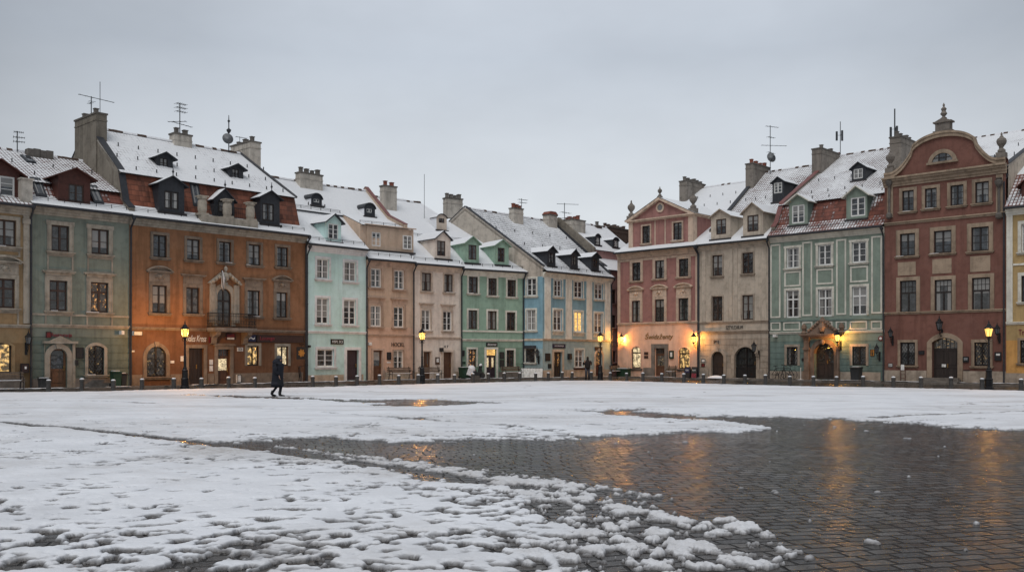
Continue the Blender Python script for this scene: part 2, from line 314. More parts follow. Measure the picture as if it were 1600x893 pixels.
# ------------------------------------------------------------------ the square: wet setts, pavement, lying snow
def cobble(name, size=(.34, .20)):
    t, p = mat_new(name); tc = N(t, 'ShaderNodeTexCoord')
    mp = N(t, 'ShaderNodeMapping'); mp.inputs['Rotation'].default_value = (0, 0, R_(-14)); lk(t, tc, 'Object', mp, 0)
    wb = noise(t, mp, .35, 2); wv = N(t, 'ShaderNodeVectorMath', operation='SCALE'); wv.inputs['Scale'].default_value = .55
    nn = N(t, 'ShaderNodeTexNoise', i_Scale=.22, i_Detail=2.0); lk(t, mp, 0, nn, 'Vector'); lk(t, nn, 'Color', wv, 0)
    n2 = N(t, 'ShaderNodeTexNoise', i_Scale=3.2, i_Detail=3.0); lk(t, mp, 0, n2, 'Vector'); w2 = N(t, 'ShaderNodeVectorMath', operation='SCALE'); w2.inputs['Scale'].default_value = .075; lk(t, n2, 'Color', w2, 0)
    ad = N(t, 'ShaderNodeVectorMath', operation='ADD'); lk(t, mp, 0, ad, 0); lk(t, wv, 0, ad, 1); ad2 = N(t, 'ShaderNodeVectorMath', operation='ADD'); lk(t, ad, 0, ad2, 0); lk(t, w2, 0, ad2, 1)
    br = N(t, 'ShaderNodeTexBrick', offset=.5, squash=.85, squash_frequency=3, i_Scale=1.0)
    br.inputs['Brick Width'].default_value = size[0]; br.inputs['Row Height'].default_value = size[1]; br.inputs['Mortar Size'].default_value = .021; br.inputs['Mortar Smooth'].default_value = .85; br.inputs['Bias'].default_value = -.1
    br.inputs['Color1'].default_value = (.0, .0, .0, 1); br.inputs['Color2'].default_value = (1, 1, 1, 1); br.inputs['Mortar'].default_value = (.5, .5, .5, 1); lk(t, ad2, 0, br, 'Vector')
    fac = (br, 1)
    fine = noise(t, mp, 26, 4, .6); mid = noise(t, mp, 5, 4, .6); big = noise(t, mp, .16, 5, .6, .5)
    stone = mix(t, (br, 0), (.022, .019, .017), (.105, .092, .080)); stone = mix(t, rng(t, mid, .4, .75, 0, .6), stone, (.035, .031, .028)); stone = mix(t, rng(t, fine, .35, .7, 0, .35), stone, (.10, .092, .085))
    c = mix(t, rng(t, noise(t, mp, .7, 5, .65), .5, .72, 0, .55), stone, (.020, .018, .017)); c = mix(t, fac, c, (.012, .010, .009)); put(t, c, p, 'Base Color')
    pud = rng(t, big, .50, .60, 0, 1)                                   # standing water in the hollows
    r = rng(t, mid, .3, .7, .07, .26); r = math_(t, 'ADD', math_(t, 'MULTIPLY', r, math_(t, 'SUBTRACT', 1.0, math_(t, 'MULTIPLY', pud, .6))), 0.0)
    r = math_(t, 'MAXIMUM', r, math_(t, 'MULTIPLY', fac, .6)); put(t, r, p, 'Roughness'); p.inputs['Specular IOR Level'].default_value = .24
    bh = math_(t, 'ADD', math_(t, 'MULTIPLY', math_(t, 'SUBTRACT', 1.0, fac), 1.0), math_(t, 'ADD', math_(t, 'MULTIPLY', fine, .22), math_(t, 'MULTIPLY', (br, 0), .35)))
    bh = math_(t, 'ADD', bh, math_(t, 'MULTIPLY', mid, .5))
    wn = N(t, 'ShaderNodeTexWhiteNoise', noise_dimensions='1D'); lk(t, br, 'Color', wn, 'W')      # every sett lies a little askew
    def tilt(node, outn, amt):
        q = N(t, 'ShaderNodeVectorMath', operation='SUBTRACT'); q.inputs[1].default_value = (.5, .5, .5); lk(t, node, outn, q, 0); m = N(t, 'ShaderNodeVectorMath', operation='MULTIPLY'); m.inputs[1].default_value = (amt * .25, amt, 0); lk(t, q, 0, m, 0); return m
    n3 = N(t, 'ShaderNodeTexNoise', i_Scale=7.0, i_Detail=3.0); lk(t, mp, 0, n3, 'Vector'); wet_ = math_(t, 'SUBTRACT', 1.0, math_(t, 'MULTIPLY', pud, .75))
    ta, tb_ = tilt(wn, 'Color', .30), tilt(n3, 'Color', .38); sm = N(t, 'ShaderNodeVectorMath', operation='ADD'); lk(t, ta, 0, sm, 0); lk(t, tb_, 0, sm, 1); sc_ = N(t, 'ShaderNodeVectorMath', operation='SCALE'); lk(t, sm, 0, sc_, 0); t.links.new(wet_[0].outputs[0], sc_.inputs['Scale'])
    geo = N(t, 'ShaderNodeNewGeometry')
    b = N(t, 'ShaderNodeBump'); b.inputs['Distance'].default_value = .05
    st = rng(t, pud, 0, 1, 1.0, .45); t.links.new(st[0].outputs[0], b.inputs['Strength']); t.links.new(bh[0].outputs[0], b.inputs['Height']); nn_ = N(t, 'ShaderNodeVectorMath', operation='ADD'); lk(t, b, 0, nn_, 0); lk(t, sc_, 0, nn_, 1); nr_ = N(t, 'ShaderNodeVectorMath', operation='NORMALIZE'); lk(t, nn_, 0, nr_, 0); lk(t, nr_, 0, p, 'Normal')
cobble('wet_setts'); cobble('lane_setts', size=(.24, .16))
plain('pavement_slab', (.10, .095, .088), .55, scale=3)
def snow_mat():
    t, p = mat_new('snow'); at = N(t, 'ShaderNodeAttribute', attribute_name='thick'); co = coords(t, 'Object', rnd=False)
    n = noise(t, co, 9, 5, .65); f = noise(t, co, 70, 3, .6); dn = noise(t, co, .8, 5, .6)
    th = math_(t, 'ADD', (at, 'Fac'), math_(t, 'MULTIPLY', math_(t, 'SUBTRACT', n, .5), .03))
    k = rng(t, th, .003, .036, 0, 1)
    sn = mix(t, rng(t, dn, .4, .75, 0, 1), (.80, .82, .86), (.68, .70, .74))
    so_ = N(t, 'ShaderNodeAttribute', attribute_name='soil'); sn = mix(t, math_(t, 'MULTIPLY', (so_, 'Fac'), rng(t, n, .3, .65, .35, 1)), sn, (.42, .40, .385)); put(t, mix(t, k, (.12, .115, .115), sn), p, 'Base Color'); put(t, rng(t, k, 0, 1, .3, .7), p, 'Roughness'); p.inputs['Specular IOR Level'].default_value = .3
    bh = math_(t, 'ADD', math_(t, 'MULTIPLY', n, .8), math_(t, 'MULTIPLY', f, .35)); bump(t, bh, p, .55, .02)
snow_mat()
mb = MB(); mb.recalc = False; mb.face([(-700, -200, 0), (700, -200, 0), (700, 1500, 0), (-700, 1500, 0)]); g = mb.build('ground', 'wet_setts'); g['kind'] = 'structure'

def hash2(ix, iy, seed):
    h = (ix.astype(np.int64) * 374761393 + iy.astype(np.int64) * 668265263 + seed * 974634541) & 0x7fffffff
    h = ((h ^ (h >> 13)) * 1274126177) & 0x7fffffff; return ((h ^ (h >> 16)) & 0xffff) / 65535.0
def vnoise(x, y, seed=0):
    ix, iy = np.floor(x), np.floor(y); fx, fy = x - ix, y - iy; fx = fx * fx * fx * (fx * (fx * 6 - 15) + 10); fy = fy * fy * fy * (fy * (fy * 6 - 15) + 10)
    a, b, c, d = hash2(ix, iy, seed), hash2(ix + 1, iy, seed), hash2(ix, iy + 1, seed), hash2(ix + 1, iy + 1, seed)
    return (a * (1 - fx) + b * fx) * (1 - fy) + (c * (1 - fx) + d * fx) * fy
def fbm(x, y, sc, oc, seed=0, gain=.5):
    s = 0; a = 1; tot = 0
    for i in range(oc):
        ca, sa = math.cos(i * 1.1), math.sin(i * 1.1); s = s + a * vnoise((x * ca - y * sa) * sc + 17.3 * i, (x * sa + y * ca) * sc - 9.1 * i, seed + i); tot += a; a *= gain; sc *= 2.03
    return s / tot
def sdist(x, y, poly):
    """signed distance to a closed polygon on the ground, positive inside"""
    n = len(poly); d2 = np.full(x.shape, 1e9); ins = np.zeros(x.shape, bool)
    for i in range(n):
        ax, ay = poly[i]; bx, by = poly[(i + 1) % n]; ex, ey = bx - ax, by - ay; L = ex * ex + ey * ey + 1e-9
        t = np.clip(((x - ax) * ex + (y - ay) * ey) / L, 0, 1); dx, dy = x - ax - ex * t, y - ay - ey * t; d2 = np.minimum(d2, dx * dx + dy * dy)
        c = ((ay > y) != (by > y)) & (x < (bx - ax) * (y - ay) / (by - ay + 1e-12) + ax); ins ^= c
    d = np.sqrt(d2); return np.where(ins, d, -d)
def ldist(x, y, line):
    d2 = np.full(x.shape, 1e9)
    for (ax, ay), (bx, by) in zip(line, line[1:]):
        ex, ey = bx - ax, by - ay; t = np.clip(((x - ax) * ex + (y - ay) * ey) / (ex * ex + ey * ey + 1e-9), 0, 1); dx, dy = x - ax - ex * t, y - ay - ey * t; d2 = np.minimum(d2, dx * dx + dy * dy)
    return np.sqrt(d2)
G = lambda pts: [gp(a, b) for a, b in pts]
EDGE = [(-400, 627), (-80, 617), (0, 613.5), (130, 612), (222, 610), (314, 607.5), (398, 606.5), (488, 605), (593, 602), (711, 599), (812, 596.5), (893, 594.8), (953, 595), (1034, 597.3), (1131, 600.5), (1271, 604), (1396, 606), (1486, 608), (1600, 611), (1700, 614), (2100, 625)]
WET = [(345, 689), (470, 685), (555, 690), (610, 691), (700, 689), (800, 686), (872, 684), (900, 678), (1000, 677), (1130, 676), (1205, 672), (1195, 666), (1100, 659), (1000, 653), (930, 647), (905, 643), (960, 641), (1060, 647), (1110, 653), (1200, 652), (1300, 654), (1345, 656), (1400, 661), (1500, 667), (1600, 673), (1900, 692), (2600, 1500), (900, 1300), (880, 1000), (930, 893), (905, 840), (880, 800), (850, 786), (760, 763), (640, 744), (540, 728), (470, 716), (400, 703)]
SLUSH = [(430, 700), (520, 712), (640, 724), (740, 737), (830, 748), (905, 762), (1012, 778), (1090, 805), (1172, 838), (1215, 866), (1130, 893), (1050, 1100), (780, 1100), (800, 893), (770, 800), (600, 745), (450, 716)]
PUD = [(268, 617), (300, 616), (420, 620), (560, 624.5), (640, 624), (700, 625), (775, 629), (745, 633.5), (650, 637), (585, 634.5), (588, 631), (480, 625.5), (400, 622.5), (330, 620)]
TRACK = [(-300, 645), (-50, 656), (0, 661), (120, 671), (200, 680), (330, 695), (420, 704), (500, 715), (620, 731), (730, 752)]
TRK2 = [(1330, 656), (1420, 650), (1600, 643.5), (1800, 639)]; TRK3 = [(600, 652), (800, 643), (930, 640.5), (1000, 641)]; TRK4 = [(760, 617.5), (900, 626), (960, 631)]; TRK5 = [(-200, 622), (180, 628), (420, 640), (640, 655), (820, 668)]; TRK6 = [(960, 618), (1200, 626), (1450, 632), (1800, 636)]; TRK7 = [(500, 660), (700, 652), (900, 655), (1060, 664)]; WALK = [gp(a, b) for a, b in ((290, 623.5), (360, 622.3), (428, 621))]
def build_snow():
    nr, ncol = 820, 1300; Z0, Z1 = 6.2, 72.0
    iz = np.linspace(1 / Z0, 1 / Z1, nr); sx = np.linspace(-.72, .72, ncol)
    Zg, Sg = np.meshgrid(1 / iz, sx, indexing='ij'); X = Sg * Zg; Y = Zg
    rs = np.random.RandomState(3); far = np.clip((Y - 7) / 30, 0, 1)
    wx = X + (fbm(X, Y, .5, 4, 11) - .5) * 1.6 + (fbm(X, Y, 2.5, 5, 21, .62) - .5) * 1.1; wy = Y + (fbm(X, Y, .5, 4, 31) - .5) * 1.8 + (fbm(X, Y, 2.5, 5, 41, .62) - .5) * 1.5
    dw = sdist(wx, wy, G(WET)); dp = sdist(wx, wy, G(PUD)); ds = sdist(X, Y, G(SLUSH)); dt = ldist(X + (fbm(X, Y, .9, 3, 51) - .5) * .5, Y + (fbm(X, Y, .9, 3, 61) - .5) * .5, G(TRACK))
    de = sdist(X + (fbm(X, Y, .8, 3, 71) - .5) * .5, Y + (fbm(X, Y, .8, 3, 81) - .5) * .7, G([(p[0], p[1]) for p in EDGE] + [(2600, 1500), (-1200, 1500)]))
    base = (.056 - .012 * np.clip((Y - 30) / -15, 0, 1)) * np.clip(.5 + (-dw) / .9, 0, 1)
    n1 = fbm(X, Y, 1.1, 5, 91); n2 = fbm(X, Y, 4.2, 4, 101); n3 = fbm(X, Y, 14, 3, 111)
    # trodden, melting belt in the left foreground
    tro = np.clip((Y - 30) / -15, 0, 1) * np.clip((-dw + .3) / 1.0, 0, 1) * np.clip(.35 + 1.6 * (fbm(X, Y, .28, 3, 301) - .3), .25, 1.15)
    t = np.where(dw < .0, base, 0.0)
    edgy = np.exp(-(dw / 1.1) ** 2)
    t = t + (n1 - .5) * (.055 + .16 * tro) + np.minimum(0, fbm(X * .4, Y, .7, 5, 441, .6) - .43) * .22 * far + (n2 - .5) * (.045 + .13 * tro + .06 * edgy) + (n3 - .5) * (.02 + .05 * tro + .03 * edgy)
    t = t + np.where(dw < 0, .018 * np.clip(-dw, 0, 1.5), 0)
    t = t - np.where(dw < 0, .05 * tro * np.clip((fbm(X, Y, .42, 4, 361) - .47) * 7, 0, 1) * np.clip(1.25 - np.abs(X / Y + .16) / .42, .15, 1), 0)
    # slush islands
    ang = math.radians(-38); xa = X * math.cos(ang) + Y * math.sin(ang); ya = -X * math.sin(ang) + Y * math.cos(ang)
    isl = fbm(xa * .8, ya * 1.5, 1.5, 5, 121); islf = fbm(X, Y, 6.0, 4, 131)
    strip = fbm(xa * .42, ya * 2.4, 1.5, 5, 351, .6); lower = np.clip((15.5 - Y) / 3.0, 0, 1); cl = np.abs(fbm(X, Y, 5.5, 4, 331) - .5) * 2; cl2 = np.abs(fbm(X, Y, 15, 3, 341) - .5) * 2
    sl = ((isl * lower + strip * (1 - lower)) - .548 + (islf - .5) * .70 + (fbm(X, Y, 15, 3, 371, .6) - .5) * .30) * .34 + .055 * (.42 - cl) + .03 * (.4 - cl2) + .018 * np.clip(ds / 1.2, -1, .6) + np.clip((dw * -1 + 1.3) / 2.0, -.4, 1) * .02
    sl = np.where(ds > -.25, np.where(sl > .05, .05 + (sl - .05) * .55, sl), -.02)
    t = np.where(dw > -.25, np.maximum(np.where(dw > 0, -.02, t), sl), t)
    t = np.where(dw > 0, np.maximum(sl, -.02), t)
    # wheel track and the puddles across the square
    t = t - .15 * np.exp(-(dt / .24) ** 2) * np.clip(.75 + 1.2 * (n1 - .35), .5, 1.3) + .018 * np.exp(-((dt - .42) / .16) ** 2)
    for ln, w, a in ((TRK2, .30, .075), (TRK3, .26, .07), (TRK4, .24, .06), (TRK5, .22, .07), (TRK6, .3, .06), (TRK7, .25, .06)):
        q = ldist(X + (n1 - .5) * .5, Y + (n2 - .5) * .4, G(ln)); t = t - a * np.exp(-(q / w) ** 2) * np.clip((fbm(X, Y, .35, 3, 431) - .32) * 4, 0, 1)
    t = np.where(dp > -.15, t - .11 * np.clip((dp + .15) / .3, 0, 1), t); t = np.where(de < .35, t - .12 * np.clip((.35 - de) / .35, 0, 1.2), t)
    # feet: pits with pushed-up rims, walked in lines
    def pits(px, py, a, L, W, dep, rim):
        r = 1.5 * L + .12; jj = np.where((iz > 1 / (py + r)) & (iz < 1 / max(py - r, 5)))[0]
        if not len(jj): return
        i0, i1 = jj[0], jj[-1] + 1; s0, s1 = np.searchsorted(sx, [(px - r) / py - .005, (px + r) / py + .005]); 
        if s1 - s0 < 2: return
        xx, yy = X[i0:i1, s0:s1] - px, Y[i0:i1, s0:s1] - py; u = xx * math.cos(a) + yy * math.sin(a); v = -xx * math.sin(a) + yy * math.cos(a)
        u = u + (n3[i0:i1, s0:s1] - .5) * .10; v = v + (n2[i0:i1, s0:s1] - .5) * .08
        q = np.sqrt((u / L) ** 2 + (v / W) ** 2); t[i0:i1, s0:s1] += -dep * np.exp(-q ** 4) + rim * np.exp(-((q - 1.35) / .3) ** 2)
    for k in range(300):
        y0 = 6.5 + 26 * rs.rand() ** 1.6; x0 = (rs.rand() * 1.25 - .70) * y0 * .98; a = rs.choice([rs.normal(.75, .35), rs.normal(2.3, .5)]); n = rs.randint(4, 13)
        for i in range(n):
            sx_, sd = .68 * i, .11 * (-1) ** i; px, py = x0 + math.cos(a) * sx_ - math.sin(a) * sd, y0 + math.sin(a) * sx_ + math.cos(a) * sd
            if 6.3 < py < 34 and abs(px / py) < .7: pits(px, py, a + rs.normal(0, .12), .15 * rs.uniform(.85, 1.25), .065 * rs.uniform(.9, 1.5), rs.uniform(.030, .085), rs.uniform(.004, .02))
    for i in range(24):                                          # the walker's own trail
        f = i / 23; (ax, ay), (bx, by) = WALK[0], WALK[2]; pits(ax + (bx - ax) * f, ay + (by - ay) * f + .3 * (-1) ** i, .1, .22, .2, .06, .01)
    for k in range(420):                                         # tracks over the far snow
        y0 = 16 + 40 * rs.rand(); x0 = (rs.rand() * 1.3 - .65) * y0; a = rs.normal(.5, .7)
        for i in range(rs.randint(2, 8)):
            px, py = x0 + math.cos(a) * .7 * i, y0 + math.sin(a) * .7 * i
            if 14 < py < 62 and abs(px / py) < .7: pits(px, py, a, rs.uniform(.16, .3), rs.uniform(.10, .22), rs.uniform(.025, .06), .008)
    for k in range(700):
        y0 = 6.5 + 16 * rs.rand() ** 1.3; x0 = (rs.rand() * 1.2 - .68) * y0; pits(x0, y0, rs.rand() * 3.1, rs.uniform(.10, .26), rs.uniform(.06, .15), rs.uniform(.02, .075), rs.uniform(0, .02))
    t = np.where((dw > .12) & (sl <= .0), -.02, t)
    for k in range(60):                                         # stray bits of slush on the setts
        y0 = 8 + 22 * rs.rand() ** 1.4; x0 = (rs.rand() ** 1.6 * .6 - .10) * y0; r0 = rs.uniform(.02, .055)
        jj = np.argmin(np.abs(1 / iz - y0)); ii = np.argmin(np.abs(sx - x0 / y0))
        if dw[jj, ii] > .4 and de[jj, ii] < 1e8: pits(x0, y0, rs.rand() * 3, r0 * rs.uniform(1, 2.2), r0, -rs.uniform(.03, .055), 0)
    t = np.minimum(t, .135)
    thin = np.clip(dw + .2, 0, .4) / .4
    soil = np.clip(tro * 1.1 * np.clip((fbm(X, Y, .55, 5, 411, .6) - .40) * 4, 0, 1) * np.clip(1 - (-dw - 1.5) / 6, .25, 1) + .5 * np.exp(-(dt / .8) ** 2) * n2 + .5 * thin + .55 * far * np.clip((fbm(X * .35, Y, .55, 5, 421, .62) - .50) * 5, 0, 1), 0, 1)
    crumb = fbm(X, Y, 24, 3, 401, .6) - .5; lim = np.clip(t, 0, None); thin = np.clip(dw + .2, 0, .4) / .4
    z = (.034 - .014 * thin) * (1 - np.exp(-lim / .013)) + (.22 + .20 * thin * np.clip((16 - Y) / 4, 0, 1)) * lim + np.clip(lim / .02, 0, 1) * crumb * (.006 + .028 * thin) * np.clip(22 / Y, .1, 1) + .002; keep = t > .0
    kf = keep[:-1, :-1] | keep[1:, :-1] | keep[:-1, 1:] | keep[1:, 1:]
    kf &= ~((np.maximum(np.maximum(t[:-1, :-1], t[1:, :-1]), np.maximum(t[:-1, 1:], t[1:, 1:]))) < .003)
    z = np.where(keep, z, -.006)
    idx = np.arange(nr * ncol).reshape(nr, ncol); f = np.stack([idx[:-1, :-1], idx[:-1, 1:], idx[1:, 1:], idx[1:, :-1]], -1)[kf]
    used = np.zeros(nr * ncol, bool); used[f.ravel()] = True; remap = np.cumsum(used) - 1; f = remap[f]
    co = np.stack([X.ravel(), Y.ravel(), z.ravel()], -1)[used]; th = np.clip(t.ravel()[used], 0, 1)
    me = bpy.data.meshes.new('snow'); me.vertices.add(len(co)); me.vertices.foreach_set('co', co.ravel().astype(np.float32)); me.loops.add(f.size); me.loops.foreach_set('vertex_index', f.ravel().astype(np.int32))
    me.polygons.add(len(f)); me.polygons.foreach_set('loop_start', np.arange(0, f.size, 4, dtype=np.int32)); me.polygons.foreach_set('loop_total', np.full(len(f), 4, np.int32)); me.polygons.foreach_set('use_smooth', np.ones(len(f), bool))
    me.update(calc_edges=True); at = me.attributes.new('thick', 'FLOAT', 'POINT'); at.data.foreach_set('value', th.astype(np.float32)); me.materials.append(MAT['snow'])
    at = me.attributes.new('soil', 'FLOAT', 'POINT'); at.data.foreach_set('value', soil.ravel()[used].astype(np.float32))
    o = bpy.data.objects.new('snow', me); COL.objects.link(o); o['kind'] = 'stuff'
build_snow()
# pavement along the two rows, a real kerb, with snow left at the foot of the walls
def offs(pts, dist):
    out = []
    for i, p in enumerate(pts):
        a = pts[max(i - 1, 0)]; b = pts[min(i + 1, len(pts) - 1)]; dx, dy = b[0] - a[0], b[1] - a[1]; l = math.hypot(dx, dy); out.append((p[0] + dy / l * dist, p[1] - dx / l * dist))
    return out
ROWL = [P[k] for k in (-70, 47, 202, 478, 572, 645, 720, 818)]; ROWB = [P[848], P[955]]; ROWR = [P[k] for k in (965, 1092, 1203, 1382, 1572, 1690)]
front = ROWL[:-1] + [P[818]] + ROWB
mb = MB(); mb.recalc = False
W_ = 1.7; K_ = .12
fl = offs(ROWL, W_); fl[-1] = (fl[-1][0] - .4, fl[-1][1] - .2); fb = offs(ROWB, W_); fl = fl + fb
inn = ROWL + ROWB
for rr, ff in ((inn, fl), (ROWR, offs(ROWR, W_))):
    for (a, b), (c, d) in zip(zip(rr, ff), zip(rr[1:], ff[1:])):
        mb.face([(b[0], b[1], K_), (d[0], d[1], K_), (c[0], c[1], K_), (a[0], a[1], K_)], 'pavement_slab'); mb.face([(b[0], b[1], 0), (d[0], d[1], 0), (d[0], d[1], K_), (b[0], b[1], K_)], 'grey_stone')
pv = mb.build('pavement', 'pavement_slab'); pv['kind'] = 'structure'
def kerb_snow():
    vs, fs, th = [], [], []; rs = np.random.RandomState(5)
    for rr, ff in ((inn, fl), (ROWR, offs(ROWR, W_))):
        base = len(vs); cols = []
        for (a, b), (c, d) in zip(zip(rr, ff), zip(rr[1:], ff[1:])):
            n = max(2, int(math.hypot(c[0] - a[0], c[1] - a[1]) / .09))
            for i in range(n):
                s = i / n; cols.append(((a[0] + (c[0] - a[0]) * s, a[1] + (c[1] - a[1]) * s), (b[0] + (d[0] - b[0]) * s, b[1] + (d[1] - b[1]) * s)))
        m = 24; A = np.array([c[0] for c in cols]); B = np.array([c[1] for c in cols]); q = np.linspace(.02, 1.02, m)
        X = A[:, None, 0] + (B - A)[:, None, 0] * q; Y = A[:, None, 1] + (B - A)[:, None, 1] * q
        n1 = fbm(X, Y, .28, 4, 201); n2 = fbm(X, Y, 2.2, 4, 211); t = (n1 - .50) * .32 + (n2 - .5) * .2 + .035 * np.exp(-((q[None, :] - .78) / .28) ** 2) - .075 * np.exp(-((q[None, :] - .2) / .22) ** 2)
        t = np.minimum(t, .05); keep = t > .0; z = np.where(keep, K_ + .003 + np.sqrt(np.clip(t, 0, .04) / .04) * .04, K_ - .01)
        idx = base + np.arange(len(cols) * m).reshape(len(cols), m); kf = keep[:-1, :-1] | keep[1:, :-1] | keep[:-1, 1:] | keep[1:, 1:]
        vs += list(zip(X.ravel(), Y.ravel(), z.ravel())); th += list(np.clip(t, 0, 1).ravel()); fs += np.stack([idx[:-1, :-1], idx[1:, :-1], idx[1:, 1:], idx[:-1, 1:]], -1)[kf].tolist()
    me = bpy.data.meshes.new('pavement_snow'); me.from_pydata(vs, [], fs); at = me.attributes.new('thick', 'FLOAT', 'POINT'); at.data.foreach_set('value', np.array(th, np.float32)); me.materials.append(MAT['snow']); me.polygons.foreach_set('use_smooth', [True] * len(me.polygons))
    o = bpy.data.objects.new('pavement_snow', me); COL.objects.link(o); o['kind'] = 'stuff'
kerb_snow()
# ------------------------------------------------------------------ house kit
class House:
    def __init__(s, name, label, a, b, shl=0.0, shr=0.0):
        s.A, s.B = P[a], P[b]; s.L = math.hypot(s.B[0] - s.A[0], s.B[1] - s.A[1])
        s.e = ((s.B[0] - s.A[0]) / s.L, (s.B[1] - s.A[1]) / s.L); s.n = (-s.e[1], s.e[0]); s.ang = math.atan2(s.e[1], s.e[0])
        s.shl, s.shr = shl, shr; s.holes = []; s.prof = None
        s.root = thing(name, label, 'house', (s.A[0], s.A[1], 0), s.ang)
    def UZ(s, px, y, d=0.0):
        a = (s.A[0] + d * s.n[0], s.A[1] + d * s.n[1]); p = seg(a, s.e, px)
        return (p[0] - a[0]) * s.e[0] + (p[1] - a[1]) * s.e[1], (YH - y) / F * p[1] + CAMH
    def U(s, px, d=0.0): return s.UZ(px, YH, d)[0]
    def Z(s, px, y, d=0.0): return s.UZ(px, y, d)[1]
    def W(s, u, d, z): return (s.A[0] + u * s.e[0] + d * s.n[0], s.A[1] + u * s.e[1] + d * s.n[1], z)
    def rz(s, d):
        for (d0, z0), (d1, z1) in zip(s.prof, s.prof[1:]):
            if d0 <= d <= d1 and d1 > d0: return z0 + (z1 - z0) * (d - d0) / (d1 - d0)
        return s.prof[-1][1]
    def part(s, mb, name, mat, parent=None, M=None, smooth=False, off=None):
        return mb.build(name, mat, parent or s.root, M, smooth, off)

def cells(mb, us, zs, holes, y, mat, rec, zmat=None, grooves=(), reveal=None):
    """front wall as a grid of faces left open at the holes, with reveals and recessed joints"""
    us = sorted(set([round(u, 4) for u in us] + [round(v, 4) for h in holes for v in h[:2]])); z_all = [round(z, 4) for z in zs] + [round(v, 4) for h in holes for v in h[2:4]]
    gb = [(g, g + .03) for g in grooves]
    for g in gb: z_all += [round(g[0], 4), round(g[1], 4)]
    z_all = sorted(set(z_all)); lo, hi, ul, uh = min(zs), max(zs), us[0], us[-1]
    for z0, z1 in zip(z_all, z_all[1:]):
        zm = (z0 + z1) / 2
        if zm < lo or zm > hi or z1 - z0 < 1e-4: continue
        m = zmat(zm) if zmat else mat; gr = any(a - 1e-4 <= zm <= b + 1e-4 for a, b in gb)
        for u0, u1 in zip(us, us[1:]):
            um = (u0 + u1) / 2
            if any(h[0] < um < h[1] and h[2] < zm < h[3] for h in holes): continue
            yy = y + (.028 if gr else 0)
            mb.face([(u0, yy, z0), (u1, yy, z0), (u1, yy, z1), (u0, yy, z1)], m)
            if gr:
                mb.face([(u0, y, z0), (u1, y, z0), (u1, yy, z0), (u0, yy, z0)], m); mb.face([(u0, y, z1), (u0, yy, z1), (u1, yy, z1), (u1, y, z1)], m)
    for h in holes:
        a, b, c, d = h[:4]; r = rec if len(h) < 5 else h[4]; m = reveal or mat
        if zmat and not reveal: m = zmat((c + d) / 2)
        mb.face([(a, y, c), (a, y, d), (a, y + r, d), (a, y + r, c)], m); mb.face([(b, y, c), (b, y + r, c), (b, y + r, d), (b, y, d)], m)
        mb.face([(a, y, d), (b, y, d), (b, y + r, d), (a, y + r, d)], m); mb.face([(a, y, c), (a, y + r, c), (b, y + r, c), (b, y, c)], m)

def sash(w, h, fm, style, t=.06):
    """window frame centred on u, standing on z=0; glass plane is y=0.03 behind the bars"""
    mb = MB(); f = min(.085, w * .09); x0, x1 = -w / 2, w / 2
    mb.box(x0, x0 + f, 0, t, 0, h, fm); mb.box(x1 - f, x1, 0, t, 0, h, fm); mb.box(x0 + f, x1 - f, 0, t, 0, f * 1.2, fm); mb.box(x0 + f, x1 - f, 0, t, h - f, h, fm)
    c = f * .62
    def bars(xa, xb, za, zb, nx, nz, b=.032):
        for i in range(1, nx):
            x = xa + (xb - xa) * i / nx; mb.box(x - b / 2, x + b / 2, .012, t - .012, za, zb, fm)
        for i in range(1, nz):
            z = za + (zb - za) * i / nz
            for k in range(nx):
                xl = xa + (xb - xa) * k / nx + (b / 2 if k else 0); xr = xa + (xb - xa) * (k + 1) / nx - (b / 2 if k < nx - 1 else 0)
                mb.box(xl, xr, .014, t - .014, z - b / 2, z + b / 2, fm)
    za, zb = f * 1.2, h - f
    if style in ('c3', 'c4', 'c2'):
        mb.box(-c, c, -.012, t, za, zb, fm); n = int(style[1])
        bars(x0 + f, -c, za, zb, 1, n); bars(c, x1 - f, za, zb, 1, n)
    elif style in ('t', 't2', 't3'):                  # transom with two lights over the casements
        zt = za + (zb - za) * .68; mb.box(x0 + f, x1 - f, -.012, t, zt - c, zt + c, fm)
        mb.box(-c, c, -.010, t, za, zt - c, fm); mb.box(-c, c, -.010, t, zt + c, zb, fm)
        if style == 't2': bars(x0 + f, -c, za, zt - c, 1, 2); bars(c, x1 - f, za, zt - c, 1, 2)
        if style == 't3': bars(x0 + f, -c, za, zt - c, 1, 3); bars(c, x1 - f, za, zt - c, 1, 3)
    elif style == 'shop2': mb.box(-c, c, -.01, t, za, zb, fm)
    elif style == 'shopt':
        zt = za + (zb - za) * .74; mb.box(x0 + f, x1 - f, -.01, t, zt - c, zt + c, fm)
    elif style == 'big':
        zt = za + (zb - za) * .62; mb.box(x0 + f, x1 - f, -.01, t, zt - c, zt + c, fm); mb.box(-c, c, -.008, t, za, zt - c, fm); bars(x0 + f, x1 - f, zt + c, zb, 4, 2, .03)
    elif style == 'grid': bars(x0 + f, x1 - f, za, zb, 4, 4, .03)
    return mb
def pane_mb(w, h, y=.03):
    mb = MB(); mb.recalc = False
    mb.face([(-w / 2 + .02, y, .02), (w / 2 - .02, y, .02), (w / 2 - .02, y, h - .02), (-w / 2 + .02, y, h - .02)], None, [(0, 0), (1, 0), (1, 1), (0, 1)]); return mb
